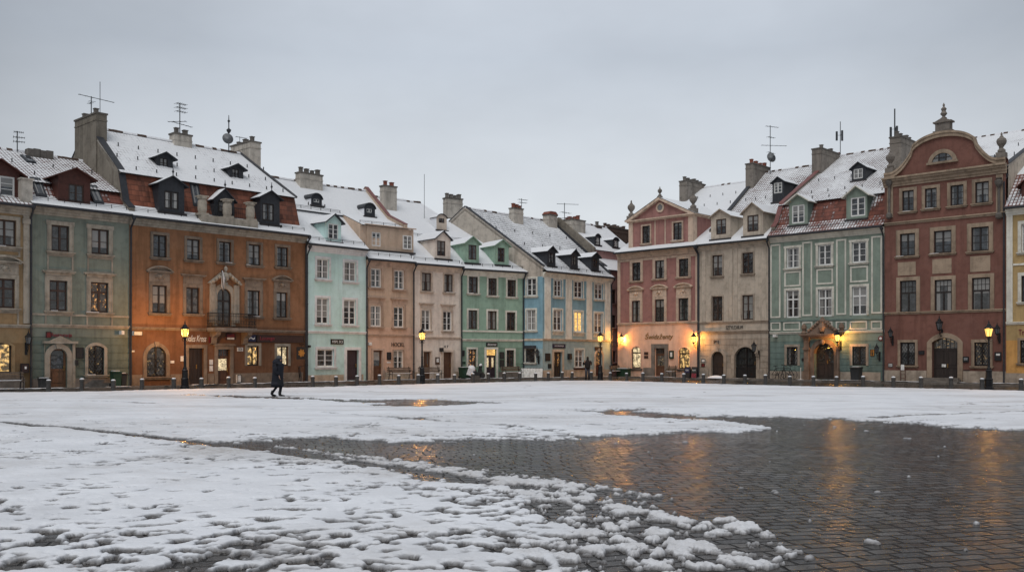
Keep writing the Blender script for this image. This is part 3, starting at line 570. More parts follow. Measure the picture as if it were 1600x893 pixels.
def lattice_mb(w, h, n=5, r=.012):
    mb = MB(); k = h / w
    step = w / n
    def clip(x0, z0, x1, z1):
        pts = []
        for i in range(41):
            s = i / 40; x = x0 + (x1 - x0) * s; z = z0 + (z1 - z0) * s
            if -w / 2 <= x <= w / 2 and 0 <= z <= h: pts.append((x, z))
        return pts
    for i in range(-int(k * n) - 1, n + 1):
        for sg in (1, -1):
            xa = -w / 2 + i * step; p = clip(xa, 0, xa + h * .62, h) if sg > 0 else clip(-xa, 0, -xa - h * .62, h)
            if len(p) > 2: mb.tube([(p[0][0], 0, p[0][1]), (p[-1][0], 0, p[-1][1])], r, None, 4)
    return mb
def arch_pts(w, zs, rise, n=14):
    """left to right along an arch of span w springing at zs"""
    if rise >= w / 2 - 1e-3: return [(-w / 2 * math.cos(math.pi * i / n), zs + rise * math.sin(math.pi * i / n)) for i in range(n + 1)]
    r = (w * w / 4 + rise * rise) / (2 * rise); a = math.asin(w / 2 / r)
    return [(r * math.sin(-a + 2 * a * i / n), zs + rise - r + r * math.cos(-a + 2 * a * i / n)) for i in range(n + 1)]
def spandrel(mb, w, h, rise, y0, y1, mat):
    pts = arch_pts(w, h - rise, rise)
    for (x0, z0), (x1, z1) in zip(pts, pts[1:]):
        mb.face([(x0, y0, z0), (x1, y0, z1), (x1, y0, h), (x0, y0, h)], mat); mb.face([(x0, y0, z0), (x0, y1, z0), (x1, y1, z1), (x1, y0, z1)], mat)
def arch_ring(mb, w, h, rise, t, y0, y1, mat, key=True, foot=0.0):
    pts = arch_pts(w, h - rise, rise); outp = arch_pts(w + 2 * t, h - rise, rise + t)
    mb.box(-w / 2 - t, -w / 2, y0, y1, foot, h - rise, mat); mb.box(w / 2, w / 2 + t, y0, y1, foot, h - rise, mat)
    for (a, b), (c, d) in zip(zip(pts, outp), zip(pts[1:], outp[1:])):
        mb.face([(a[0], y0, a[1]), (c[0], y0, c[1]), (d[0], y0, d[1]), (b[0], y0, b[1])], mat); mb.face([(b[0], y0, b[1]), (d[0], y0, d[1]), (d[0], y1, d[1]), (b[0], y1, b[1])], mat)
        mb.face([(a[0], y0, a[1]), (a[0], y1, a[1]), (c[0], y1, c[1]), (c[0], y0, c[1])], mat)
    if key: mb.prism([(-t * .45, h - .02), (t * .45, h - .02), (t * .7, h + t * 1.25), (-t * .7, h + t * 1.25)], y0 - .05, y0 - .004, mat)

def window(H, pl, pr, yt, yb, style='c3', fm='dark_frame', pm='glass_dark', sur=.16, sm='cream_stone', sill=True, head=None, rec=.13, arch=0.0, key=False, M=None, holes=None, wallm=None, bars=None, d=0.0, uz=None, ears=False, apron=None, label=None):
    """one window: hole in the wall, sash, pane, stone surround, sill and head, from its edges in the photograph"""
    if uz: u0, u1, z0, z1 = uz
    else:
        u0, u1 = H.U(pl, d), H.U(pr, d); pc = (pl + pr) / 2; z1, z0 = H.Z(pc, yt, d), H.Z(pc, yb, d)
    w, h, uc = u1 - u0, z1 - z0, (u0 + u1) / 2
    (H.holes if holes is None else holes).append((u0, u1, z0, z1, rec + .01))
    M = M or Matrix()
    o = sash(w, h, fm, style).build('window', fm, H.root, M @ Matrix.Translation((uc, d + rec - .05, z0)))
    if label: o['label'] = label
    pane_mb(w, h).build('pane', pm, o)
    if sur > 0:
        mb = MB(); pr_ = .045
        if arch:
            spandrel(mb, w, h, arch, -(rec - .05), .045, wallm or sm); arch_ring(mb, w, h, arch, sur, -(rec - .05) - pr_, -(rec - .05) + .004, sm, key)
        else:
            y0, y1 = -(rec - .05) - pr_, -(rec - .05) - .002
            mb.box(-w / 2 - sur, -w / 2, y0, y1, 0, h, sm); mb.box(w / 2, w / 2 + sur, y0, y1, 0, h, sm)
            e_ = .05 if ears else 0
            mb.box(-w / 2 - sur - e_, w / 2 + sur + e_, y0 - (.006 if ears else 0), y1, h, h + sur, sm)
            mb.box(-w / 2 - sur + .03, -w / 2 - sur + .055, y0 - .018, y0 - .001, .02, h, sm); mb.box(w / 2 + sur - .055, w / 2 + sur - .03, y0 - .018, y0 - .001, .02, h, sm)
        mb.build('surround', sm, o)
    elif arch:
        mb = MB(); spandrel(mb, w, h, arch, -(rec - .05), .045, wallm); mb.build('surround', wallm, o)
    if sill:
        mb = MB(); y0 = -(rec - .05); s_ = sur + .07
        mb.box(-w / 2 - s_, w / 2 + s_, y0 - .15, y0 + .02, -.07, -.003, sm if sill is True else sill); mb.box(-w / 2 - s_ + .05, w / 2 + s_ - .05, y0 - .09, y0 - .002, -.16, -.073, sm if sill is True else sill)
        if sill is True and random.random() < .35:
            a = random.uniform(-w / 2 - s_ + .02, 0); mb.box(a, a + random.uniform(.25, w * .8), y0 - .14, y0 - .03, -.003, .022, 'snow_cap')
        mb.build('sill', sm, o)
    if apron:
        mb = MB(); y0 = -(rec - .05); ah = apron; x0, x1 = -w / 2 - sur, w / 2 + sur; b = .09
        mb.box(x0, x0 + b, y0 - .035, y0 - .002, -.17 - ah, -.165, sm); mb.box(x1 - b, x1, y0 - .035, y0 - .002, -.17 - ah, -.165, sm)
        mb.box(x0 + b, x1 - b, y0 - .035, y0 - .002, -.17 - ah, -.17 - ah + b, sm); mb.box(x0 + b, x1 - b, y0 - .035, y0 - .002, -.165 - b, -.165, sm)
        mb.build('apron_panel', sm, o)
    if head:
        mb = MB(); y0 = -(rec - .05); zb = h + sur + .012; x = w / 2 + sur + .10; kind, fr = head
        mb.box(-x + .12, x - .12, y0 - .05, y0 - .002, zb, zb + fr, sm)                       # frieze
        zc = zb + fr
        mb.box(-x, x, y0 - .13, y0 - .002, zc + .003, zc + .07, sm); mb.box(-x - .06, x + .06, y0 - .2, y0 - .002, zc + .073, zc + .13, sm)
        if kind == 'seg':
            p = arch_pts(2 * x + .1, zc + .135, .3); q = arch_pts(2 * x - .12, zc + .135, .2)
            for (a, b), (c, dd) in zip(zip(p, q), zip(p[1:], q[1:])):
                mb.face([(b[0], y0 - .2, b[1]), (dd[0], y0 - .2, dd[1]), (c[0], y0 - .2, c[1]), (a[0], y0 - .2, a[1])], sm)
                mb.face([(a[0], y0 - .2, a[1]), (c[0], y0 - .2, c[1]), (c[0], y0, c[1]), (a[0], y0, a[1])], sm); mb.face([(b[0], y0 - .2, b[1]), (b[0], y0 - .03, b[1]), (dd[0], y0 - .03, dd[1]), (dd[0], y0 - .2, dd[1])], sm)
            mb.prism([(a, b) for a, b in q], y0 - .03, y0 - .004, sm)
        if kind in ('seg', 'orn'):
            for k in range(9):                                                          # carved cartouche
                t = k / 8 * math.pi; rr = random.uniform(.05, .085)
                mb.lathe([(.01, -rr), (rr * .8, -rr * .5), (rr, 0), (rr * .8, rr * .5), (.01, rr)], (math.cos(t) * w * .26, y0 - .05, zb + fr * .45 + math.sin(t) * fr * .3 + random.uniform(-.04, .04)), 7, sm)
            mb.lathe([(.02, -.16), (.1, -.08), (.13, 0), (.1, .1), (.02, .17)], (0, y0 - .06, zb + fr * .55), 9, sm)
        if kind == 'tri':
            mb.prism([(-x - .05, zc + .134), (x + .05, zc + .134), (0, zc + .134 + x * .42)], y0 - .14, y0 - .003, sm)
        mb.build('window_head', sm, o)
    if bars:
        lb = lattice_mb(w - .06, h - .06 - (arch if arch else 0), *bars).build('window_grille', 'black_metal', o); lb.location = (0, -.05, .03)
    return o

def door(H, pl, pr, yt, yb, mat='dark_door', sur=.2, sm='cream_stone', arch=0.0, leaves=1, glassm=None, glass_h=.5, rec=.22, key=False, wallm=None, cornice=False, transom=0.0, trm='glass_dark', label=None, grate=False):
    u0, u1 = H.U(pl), H.U(pr); pc = (pl + pr) / 2; z1 = H.Z(pc, yt); z0 = H.Z(pc, yb) if yb else .12
    z0 = max(z0, .14); w, h, uc = u1 - u0, z1 - z0, (u0 + u1) / 2
    H.holes.append((u0, u1, z0, z1, rec + .01))
    M = Matrix.Translation((uc, rec - .07, z0)); mb = MB(); hb = h - transom
    if not grate:
        mb.box(-w / 2, w / 2, .02, .07, 0, hb, mat); lw = w / leaves
        for k in range(leaves):
            x0 = -w / 2 + k * lw; st = .1
            mb.box(x0, x0 + st, -.012, .018, 0, hb, mat); mb.box(x0 + lw - st, x0 + lw - .006, -.012, .018, 0, hb, mat)
            for za, zb in ((0, .16), (hb * .42, hb * .42 + .1), (hb - .1, hb)): mb.box(x0 + st, x0 + lw - st, -.012, .018, za, zb, mat)
            if not glassm: mb.box(x0 + st + .07, x0 + lw - st - .07, -.006, .018, hb * .42 + .19, hb - .18, mat)
            mb.box(x0 + st + .07, x0 + lw - st - .07, -.006, .018, .25, hb * .42 - .09, mat)
    else:
        for k in range(int(w / .13)): x = -w / 2 + .06 + k * .13; mb.tube([(x, .01, 0), (x, .01, hb)], .018, mat, 5)
        for z in (.06, .75, 1.0, hb * .62): mb.box(-w / 2, w / 2, -.012, .03, z, z + .05, mat)
        mb.box(-.05, .05, -.02, .04, 0, hb, mat); mb.box(-w / 2, w / 2, .0, .025, .11, .75, mat)
        mb.box(-w / 2, w / 2, .055, .07, 0, h, 'glass_dark')
    o = mb.build('door', mat, H.root, M)
    if label: o['label'] = label
    mb = MB(); mb.tube([(w * .38 if leaves == 1 else .09, -.07, hb * .45), (w * .38 if leaves == 1 else .09, -.07, hb * .45 + .16)], .015); mb.box(-.03 + (w * .38 if leaves == 1 else .09), .03 + (w * .38 if leaves == 1 else .09), -.05, -.013, hb * .45 - .05, hb * .45 + .2); mb.build('handle', 'gold', o)
    if glassm and not grate:
        lw = w / leaves; mb = MB(); mb.recalc = False
        for k in range(leaves):
            x0 = -w / 2 + k * lw
            mb.face([(x0 + .13, .012, hb * .42 + .12), (x0 + lw - .13, .012, hb * .42 + .12), (x0 + lw - .13, .012, hb - .12), (x0 + .13, .012, hb - .12)], None, [(0, 0), (1, 0), (1, 1), (0, 1)])
        mb.build('door_pane', glassm, o)
    if transom:
        mb = MB(); mb.recalc = False; mb.face([(-w / 2, .02, hb + .05), (w / 2, .02, hb + .05), (w / 2, .02, h), (-w / 2, .02, h)], None, [(0, 0), (1, 0), (1, 1), (0, 1)]); mb.build('fanlight', trm, o)
        mb = MB(); mb.box(-w / 2, w / 2, -.02, .05, hb, hb + .05); mb.box(-.02, .02, -.01, .018, hb + .052, h)
        for k in (-.3, -.16, .16, .3): mb.box(k * w - .012, k * w + .012, -.004, .016, hb + .052, h)
        mb.build('transom_bar', mat, o)
    if sur:
        mb = MB(); y0, y1 = -(rec - .07) - .07, -(rec - .07) - .002; fb = -z0 + .12
        if arch:
            spandrel(mb, w, h, arch, y1 + .002, .02, wallm or sm); arch_ring(mb, w, h, arch, sur, y0, y1 + .004, sm, key, fb)
        else:
            mb.box(-w / 2 - sur, -w / 2, y0, y1, fb, h, sm); mb.box(w / 2, w / 2 + sur, y0, y1, fb, h, sm); mb.box(-w / 2 - sur, w / 2 + sur, y0 - .01, y1, h, h + sur, sm)
            if cornice: mb.box(-w / 2 - sur - .1, w / 2 + sur + .1, y0 - .12, y1, h + sur + .003, h + sur + .1, sm); mb.box(-w / 2 - sur - .05, w / 2 + sur + .05, y0 - .06, y1, h + sur + .103, h + sur + .15, sm)
        mb.build('door_surround', sm, o)
    mb = MB(); mb.box(-w / 2 - .08, w / 2 + .08, -(rec - .07) - .28, .0, -z0 + .10, -.012); mb.build('doorstep', 'grey_stone', o)
    return o

def hmould(H, name, z, steps, mat, u0=None, u1=None, M=None, parent=None):
    """horizontal moulding: steps = (dz0, dz1, projection)"""
    mb = MB(); u0 = .004 if u0 is None else u0; u1 = H.L - .004 if u1 is None else u1
    for a, b, p in steps: mb.box(u0 - (p * .0), u1, -p, -.002, z + a, z + b)
    return H.part(mb, name, mat, parent, M)
CORN = ((-.42, -.3, .05), (-.298, -.16, .12), (-.158, -.06, .22), (-.058, .0, .3))
STR = ((-.07, .03, .05), (.032, .10, .11))
def pbox(H, name, u0, u1, z0, z1, p, mat, y=-.002, parent=None, M=None):
    mb = MB(); mb.box(u0, u1, y - p, y, z0, z1); return H.part(mb, name, mat, parent, M)

def roof_part(H, prof, mats, ridge=True, under='slate', u0=None, u1=None, name='roof', hipr=None):
    """sheets along a profile of (depth, height) points; mats names one material for each stretch"""
    mb = MB(); H.prof = prof; L0 = 0 if u0 is None else u0; L1 = H.L if u1 is None else u1; v = 0.0; t = .1
    hr = hipr or [0] * len(prof)
    for k_, ((a, b), m) in enumerate(zip(zip(prof, prof[1:]), mats)):
        (d0, z0), (d1, z1) = a, b; ln = math.hypot(d1 - d0, z1 - z0)
        la, ra, lb, rb = L0 + H.shl * d0 - .02, L1 + H.shr * d0 + .02 - hr[k_], L0 + H.shl * d1 - .02, L1 + H.shr * d1 + .02 - hr[k_ + 1]
        n = max(1, int((ra - la) / 1.2)); m_ = max(1, int(ln / 1.2))
        def pt(i, j):
            s, q = i / n, j / m_; u = (la + (ra - la) * s) * (1 - q) + (lb + (rb - lb) * s) * q
            sag = -.035 * math.sin(math.pi * q) * (1 + .6 * math.sin(u * 1.7 + d0)) if ln > 3 else 0
            return (u, d0 + (d1 - d0) * q, z0 + (z1 - z0) * q + sag), (u, v + ln * q)
        for j in range(m_):
            for i in range(n):
                c = [pt(i, j), pt(i + 1, j), pt(i + 1, j + 1), pt(i, j + 1)]; mb.face([k[0] for k in c], m, [k[1] for k in c])
        v += ln
    (d0, z0) = prof[0]
    mb.box(L0 + H.shl * d0, L1 + H.shr * d0, d0 - .012, d0 + .03, z0 - .09, z0 - .004, under); mb.face([(L0, d0, z0 - .06), (L1, d0, z0 - .06), (L1, .02, z0 - .06), (L0, .02, z0 - .06)], under)
    o = H.part(mb, name, mats[0])
    if ridge:
        k = max(range(len(prof)), key=lambda i: prof[i][1]); d, z = prof[k]; mb = MB(); a, b = L0 + H.shl * d, L1 + H.shr * d - hr[k]; n = int((b - a) / .3)
        for i in range(n):
            x = a + (b - a) * i / n; q = .10 + .012 * (i % 2)
            mb.prismx([(d - q * 1.2, z - .05), (d - q * .7, z + q * .55), (d, z + q * .9), (d + q * .7, z + q * .55), (d + q * 1.2, z - .05)], x, x + (b - a) / n * .97, 'snow_cap' if random.random() < .62 else 'old_brick')
        mb.build('ridge', 'old_brick', o)
    return o
def side_wall(H, side, mat, M=None, zt=None):
    mb = MB(); sh = H.shl if side == 'l' else H.shr; base = 0.003 if side == 'l' else H.L - .003
    pts = [(0, 0)] + [(max(d, 0), z - .05) for d, z in H.prof] + [(H.prof[-1][0], 0)]
    mb.face([(base + sh * d, d, z) for d, z in pts]); return H.part(mb, 'side_wall', mat)
def verge(H, side, mat='old_render', up=.28, t=.3, cap='oxide', d0=0.0, d1=None, snow=True):
    """parapet that follows the roof slope at a gable end"""
    mb = MB(); sh = H.shl if side == 'l' else H.shr; base = 0 if side == 'l' else H.L - t
    k = max(range(len(H.prof)), key=lambda i: H.prof[i][1]); pr = [p for p in H.prof if p[0] >= d0][:k + 1]
    if len(pr) and pr[0][0] > d0: pr = [(d0, H.rz(d0))] + pr
    pr = [p for i, p in enumerate(pr) if i == 0 or p[0] > max(q[0] for q in pr[:i])]
    pr = [p for p in pr if p[0] <= H.prof[k][0]]
    bk = [p for p in H.prof[k + 1:]]
    for (a, b) in zip(pr + [], (pr + bk)[1:len(pr) + 1]):
        (da, za), (db, zb) = a, b
        for x0, x1, lo, hi, m in ((0, t, -.25, up, mat), (-.04, t + .04, up + .002, up + .06, cap)):
            c = [(base + x0 + sh * da, da, za + lo), (base + x1 + sh * da, da, za + lo), (base + x1 + sh * da, da, za + hi), (base + x0 + sh * da, da, za + hi)]
            e = [(base + x0 + sh * db, db, zb + lo), (base + x1 + sh * db, db, zb + lo), (base + x1 + sh * db, db, zb + hi), (base + x0 + sh * db, db, zb + hi)]
            for i in range(4): j = (i + 1) % 4; mb.face([c[i], c[j], e[j], e[i]], m)
            mb.face(c, m); mb.face(list(reversed(e)), m)
    return H.part(mb, 'parapet', mat)
def snow_guard(H, d=.4, u0=.1, u1=None, every=.85, h=.2):
    mb = MB(); u1 = u1 or H.L - .1; n = max(2, int((u1 - u0) / every)); z = H.rz(d)
    for i in range(n + 1):
        u = u0 + (u1 - u0) * i / n; mb.box(u - .014, u + .014, d - .014, d + .014, z - .05, z + h)
    mb.tube([(u0, d, z + h * .55), (u1, d, z + h * .55)], .012, None, 4); mb.tube([(u0, d, z + h * .95), (u1, d, z + h * .95)], .012, None, 4)
    return H.part(mb, 'snow_guard', 'black_metal')
def snow_hooks(H, rows, every=1.1):
    mb = MB(); k = 0
    for d in rows:
        z = H.rz(d); k += 1; u = .5 + (k % 2) * every / 2 + H.shl * d
        while u < H.L + H.shr * d - .3: mb.box(u - .02, u + .02, d - .03, d + .03, z - .02, z + .2); u += every
    return H.part(mb, 'snow_hook', 'black_metal')
def gutter(H, z=None, mat='slate'):
    mb = MB(); z0 = H.prof[0][1] - .08; d = H.prof[0][0] - .07; mb.tube([(0.0, d, z0), (H.L, d, z0)], .075, None, 8); return H.part(mb, 'gutter', mat)
def downpipe(H, u, z1, z0=.15, mat='slate', d=-.09):
    mb = MB(); mb.tube([(u, H.prof[0][0] - .05, z1), (u, H.prof[0][0] - .05, z1 - .18), (u, d, z1 - .6), (u, d, z0)], .055, None, 8)
    mb.lathe([(.06, 0), (.12, .12), (.12, .22)], (u, H.prof[0][0] - .05, z1 - .2), 8)
    for z in (1.2, 3.2, 5.2, 7.2):
        if z < z1 - .8: mb.lathe([(.07, 0), (.07, .05)], (u, d, z), 8)
    return H.part(mb, 'downpipe', mat)
def chimney(H, u0, u1, d0, d1, ztop, mat='chimney_plaster', pots=3, zbot=None, cap='dark_stone', potm='dark_stone', snow=True, along='u'):
    mb = MB(); zb = (min(H.rz(d0), H.rz(d1)) - .4) if zbot is None else zbot
    mb.box(u0, u1, d0, d1, zb, ztop)
    mb.box(u0 - .03, u1 + .03, d0 - .03, d1 + .03, ztop - .38, ztop - .32)
    o = H.part(mb, 'chimney', mat)
    mb = MB(); mb.box(u0 - .05, u1 + .05, d0 - .05, d1 + .05, ztop + .002, ztop + .1, None, 'snow_cap' if snow else None); mb.build('chimney_cap', cap, o)
    for k in range(pots):
        f = (k + .5) / pots; mb = MB(); w = .11 + .02 * (k % 2); x, y = (u0 + (u1 - u0) * f, (d0 + d1) / 2) if along == 'u' else ((u0 + u1) / 2, d0 + (d1 - d0) * f)
        hh = .3 + .12 * ((k * 5 + 2) % 3) / 2; mb.box(x - w, x + w, y - w, y + w, ztop + .102, ztop + hh, potm); mb.box(x - w - .03, x + w + .03, y - w - .03, y + w + .03, ztop + hh + .002, ztop + hh + .06, potm, 'snow_cap'); mb.build('chimney_pot', potm, o)
    # lead flashing where the stack meets the roof
    return o
def dormer(H, pl, pr, ybase, yeave, yapex, d, back, win, kind='gable', mat='slate', frame='dark_frame', style='c3', roofm='roof_snow_full', over=.16, pm='glass_sky', side=None, finial=False, facem=None, trim=None, wm=.0):
    """roof dormer; win = (pl, pr, yt, yb) of its window at the dormer face"""
    u0, u1 = H.U(pl, d), H.U(pr, d); pc = (pl + pr) / 2; zb, ze, za = H.Z(pc, ybase, d), H.Z(pc, yeave, d), H.Z(pc, yapex, d)
    zb = min(zb, H.rz(d) + .03)
    a, b = H.U(win[0], d), H.U(win[1], d); wc = (win[0] + win[1]) / 2; wt, wb = H.Z(wc, win[2], d), H.Z(wc, win[3], d)
    uc = (u0 + u1) / 2; face = facem or mat; side = side or mat
    mb = MB(); cells(mb, [u0, u1], [zb - .05, ze], [(a, b, wb, wt, .09)], d, face, .09)
    if kind == 'gable': mb.prism([(u0, ze), (u1, ze), (uc, za)], d, d + .05, face)
    mb.face([(u0, d, zb - .05), (u0, d, ze), (u0, d + back, ze), (u0, d + back, zb - .05)], side); mb.face([(u1, d, zb - .05), (u1, d + back, zb - .05), (u1, d + back, ze), (u1, d, ze)], side)
    o = H.part(mb, 'dormer', mat)
    # apron flashing at the foot
    mb = MB(); mb.box(u0 - .1, u1 + .1, d - .14, d - .004, zb - .1, zb + .02, None); mb.build('flashing', 'lead' if side != 'pale' else 'oxide', o)
    mb = MB(); t = .07
    if kind == 'gable':
        for sg in (-1, 1):
            x_e = uc + sg * ((u1 - u0) / 2 + over); sl = (za - ze) / ((u1 - u0) / 2); zl = ze - over * sl; y0, y1 = d - over, d + back
            p = [(uc, y0, za + t), (x_e, y0, zl + t), (x_e, y1, zl + t), (uc, y1, za + t)]; ln = math.hypot(x_e - uc, za - zl)
            mb.face(p, roofm, [(0, ln), (0, 0), (back, 0), (back, ln)])
            q = [(uc, y0, za + .0), (x_e, y0, zl), (x_e, y1, zl), (uc, y1, za)]; mb.face(q, trim or mat)
            mb.face([p[0], p[1], q[1], q[0]], trim or mat); mb.face([p[1], p[2], q[2], q[1]], trim or mat)
            if trim: mb.face([(uc, y0 - .02, za - .02), (x_e, y0 - .02, zl - .02), (x_e, y0 - .02, zl + t), (uc, y0 - .02, za + t)], trim)
    elif kind == 'shed':
        y0, y1 = d - over, d + back; x0, x1 = u0 - over, u1 + over; zf, zk = ze + .03, za
        mb.face([(x0, y0, zf + t), (x1, y0, zf + t), (x1, y1, zk + t), (x0, y1, zk + t)], roofm, [(0, 0), (x1 - x0, 0), (x1 - x0, back), (0, back)])
        mb.face([(x0, y0, zf), (x1, y0, zf), (x1, y1, zk), (x0, y1, zk)], mat); mb.face([(x0, y0, zf), (x1, y0, zf), (x1, y0, zf + t), (x0, y0, zf + t)], mat)
        mb.face([(u0, d, ze), (u0, d + back, ze), (u0, d + back, zk)], side); mb.face([(u1, d, ze), (u1, d + back, zk), (u1, d + back, ze)], side)
        for x in (x0, x1): mb.face([(x, y0, zf), (x, y0, zf + t), (x, y1, zk + t), (x, y1, zk)], mat)
    elif kind == 'arch':
        p = arch_pts((u1 - u0) + 2 * over * .5, ze, za - ze, 10)
        for (x0, z0), (x1, z1) in zip(p, p[1:]):
            X0, X1 = uc + x0, uc + x1; y0, y1 = d - .1, d + back
            mb.face([(X0, y0, z0 + t), (X1, y0, z1 + t), (X1, y1, z1 + t), (X0, y1, z0 + t)], roofm, [(x0, 0), (x1, 0), (x1, back), (x0, back)])
            mb.face([(X0, y0, z0), (X1, y0, z1), (X1, y0, z1 + t), (X0, y0, z0 + t)], mat); mb.face([(X0, y0, z0), (X0, y1, z0), (X1, y1, z1), (X1, y0, z1)], mat)
            mb.face([(X0, d, ze), (X1, d, ze), (X1, d, z1), (X0, d, z0)], face)
    if finial: mb.lathe([(.03, 0), (.03, .12), (.08, .2), (.03, .3), (.01, .5)], (uc, d - over + .03, za + t), 8, mat)
    mb.build('dormer_roof', roofm, o)
    mb = sash(b - a, wt - wb, frame, style); w_ = mb.build('dormer_window', frame, o, Matrix.Translation(((a + b) / 2, d + .035, wb)))
    mb = pane_mb(b - a, wt - wb); mb.build('dormer_pane', pm, o, Matrix.Translation(((a + b) / 2, d + .035, wb)))
    return o
def skylight(H, pl, pr, ybot, d, length, glassm='glass_sky'):
    u0, u1 = H.U(pl, d), H.U(pr, d); z0, z1 = H.rz(d), H.rz(d + length); mb = MB()
    def q(x0, x1, f0, f1, up0, up1, m):
        a = [(x0, d + length * f0, z0 + (z1 - z0) * f0), (x1, d + length * f0, z0 + (z1 - z0) * f0), (x1, d + length * f1, z0 + (z1 - z0) * f1), (x0, d + length * f1, z0 + (z1 - z0) * f1)]
        lo = [(p[0], p[1], p[2] + up0) for p in a]; hi = [(p[0], p[1], p[2] + up1) for p in a]; mb.face(hi, m, [(0, 0), (1, 0), (1, 1), (0, 1)])
        for i in range(4): j = (i + 1) % 4; mb.face([lo[i], lo[j], hi[j], hi[i]], m)
    q(u0, u1, 0, 1, -.02, .09, 'slate'); o = H.part(mb, 'skylight', 'slate'); mb = MB(); q(u0 + .1, u1 - .1, .1, .9, .092, .1, glassm); mb.build('skylight_pane', glassm, o); return o
def finish(H, zmat, ztop, grooves=(), mat=None, depth=None, back=True, reveal=None, body=True):
    """the front wall with every registered opening, and the plain back of the house"""
    mb = MB(); cells(mb, [0.003, H.L - .003], [0, ztop] + [z for z in getattr(H, 'zcuts', [])], H.holes, 0, mat, .14, zmat, grooves, reveal); H.part(mb, 'wall', mat or zmat(1))
    if back:
        d, z = H.prof[-1]; mb = MB(); mb.face([(H.shl * d, d, 0), (H.L + H.shr * d, d, 0), (H.L + H.shr * d, d, z), (H.shl * d, d, z)]); H.part(mb, 'back_wall', 'old_render')
# ------------------------------------------------------------------ the houses, left row then right row
def shear(e, n, dirv): return (dirv[0] * e[0] + dirv[1] * e[1]) / (dirv[0] * n[0] + dirv[1] * n[1])
def bis(H1, H2):
    d = (H1.n[0] + H2.n[0], H1.n[1] + H2.n[1]); H1.shr = shear(H1.e, H1.n, d); H2.shl = shear(H2.e, H2.n, d)
hA = House('ochre_house', 'ochre plastered house with dark brown dormer, cut by the left edge of the photo', -70, 47)
hB = House('sage_house', 'narrow sage green house with brown dormer, left of the rust orange house', 47, 202)
hC = House('rust_orange_house', 'wide rust orange house with wrought iron balcony and red mansard roof', 202, 478)
hD = House('mint_house', 'pale mint house with white windows and a single mint gabled dormer', 478, 572)
hE = House('tan_house', 'tan pink house with a wide two-window dormer, right of the mint house', 572, 645)
hF = House('cream_house', 'cream house behind the street lamp, with two brown top-floor windows', 645, 720)
hG = House('green_house', 'grassy green house with two small green gabled dormers', 720, 818)
hH = House('blue_house', 'blue corner house with white pilasters and three slate dormers', 848, 955)
hJ = House('pink_pediment_house', 'pink house with triangular pediment, stone urns and peach ground floor', 965, 1092)
hK = House('beige_house', 'grey beige house with two arched ground floor doorways, right of pediment house', 1092, 1203)
hL = House('celadon_house', 'celadon green house with white framed panels and carved stone portal', 1203, 1382)
hM = House('red_gable_house', 'tall dark red house with a curved scrolled gable and finial', 1382, 1572)
hN = House('yellow_house', 'yellow house with white pilaster, cut by the right edge of the photo', 1572, 1690)
bis(hD, hE); bis(hF, hG)
d_ = (-.907, .421); hG.shr = shear(hG.e, hG.n, d_); hH.shl = shear(hH.e, hH.n, d_)
P['j0'] = hH.W(hH.L + .02, .5, 0)[:2]; P['j1'] = hH.W(hH.L + 7, .5, 0)[:2]
hI = House('alley_house', 'dusky pink house in the alley behind the blue corner house', 'j0', 'j1')

def z_at(H, px, y): return round(H.Z(px, y), 3)
def common(H, eave_steps, cm, plinth_h=.75, plm='grey_stone', corn=CORN, doors=()):
    e = H.prof[0][1]; hmould(H, 'cornice', e - .1, corn, cm); gutter(H)
    cuts = sorted([(h[0], h[1]) for h in H.holes if h[2] < plinth_h]); x = .004
    for a, b in cuts + [(H.L - .004, H.L)]:
        if a - .26 > x: mb = MB(); mb.box(x, a - .26, -.045, -.002, 0, plinth_h); H.part(mb, 'plinth', plm)
        x = b + .26

# --- ochre house (left edge)
H = hA; roof_part(H, [(-.35, 9.62), (.8, 10.3), (1.35, 11.1), (1.1, 11.12), (6, 13.6), (11, 10)], ['roof_snow_thin', 'roof_tile_dusted', 'slate', 'roof_snow_lined', 'roof_snow'])
for pl, pr in ((-50, -26), (-10, 25)): window(H, pl, pr, 343, 384.5, 'c3', 'brown_frame', sur=.2, apron=.35)
for pl, pr in ((-50, -26), (-11, 23)): window(H, pl, pr, 435, 481, 't2', 'brown_frame', sur=.2, head=('seg', .55), apron=.75)
window(H, -28, 18, 535, 583, 'shop2', 'dark_frame', 'shop_lit', sur=.16, arch=.16, wallm='ochre_ground', sm='ochre_plaster')
window(H, -62, -42, 535, 583, 'shop2', 'dark_frame', 'shop_lit', sur=.16, arch=.16, wallm='ochre_ground', sm='ochre_plaster')
u = H.U(36); pbox(H, 'pilaster', u, H.L - .05, H.Z(41, 505), H.Z(41, 337), .07, 'cream_stone'); pbox(H, 'pilaster_capital', u - .05, H.L - .02, H.Z(41, 350), H.Z(41, 342), .12, 'cream_stone')
hmould(H, 'string_course', H.Z(40, 510), STR, 'cream_stone')
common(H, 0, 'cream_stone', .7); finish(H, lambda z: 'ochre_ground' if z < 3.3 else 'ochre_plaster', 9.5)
dormer(H, -34, 31, 322, 268, 250, .35, 3.2, (-24, 23, 274, 306), 'gable', 'red_wood', 'white_frame', 'c3', 'roof_tile_dusted', over=.3)
mb = MB(); mb.box(H.U(31, .1), H.L + .1, -.1, 1.6, 9.7, 10.95); mb.box(H.U(31, .1) - .05, H.L + .15, -.15, 1.65, 10.953, 11.03, None, 'snow_cap'); H.part(mb, 'parapet_block', 'chimney_plaster')
snow_guard(H, .3, .3, 2.2); skylight(H, 42, 57, 258, 4.2, 1.0); side_wall(H, 'l', 'old_render')

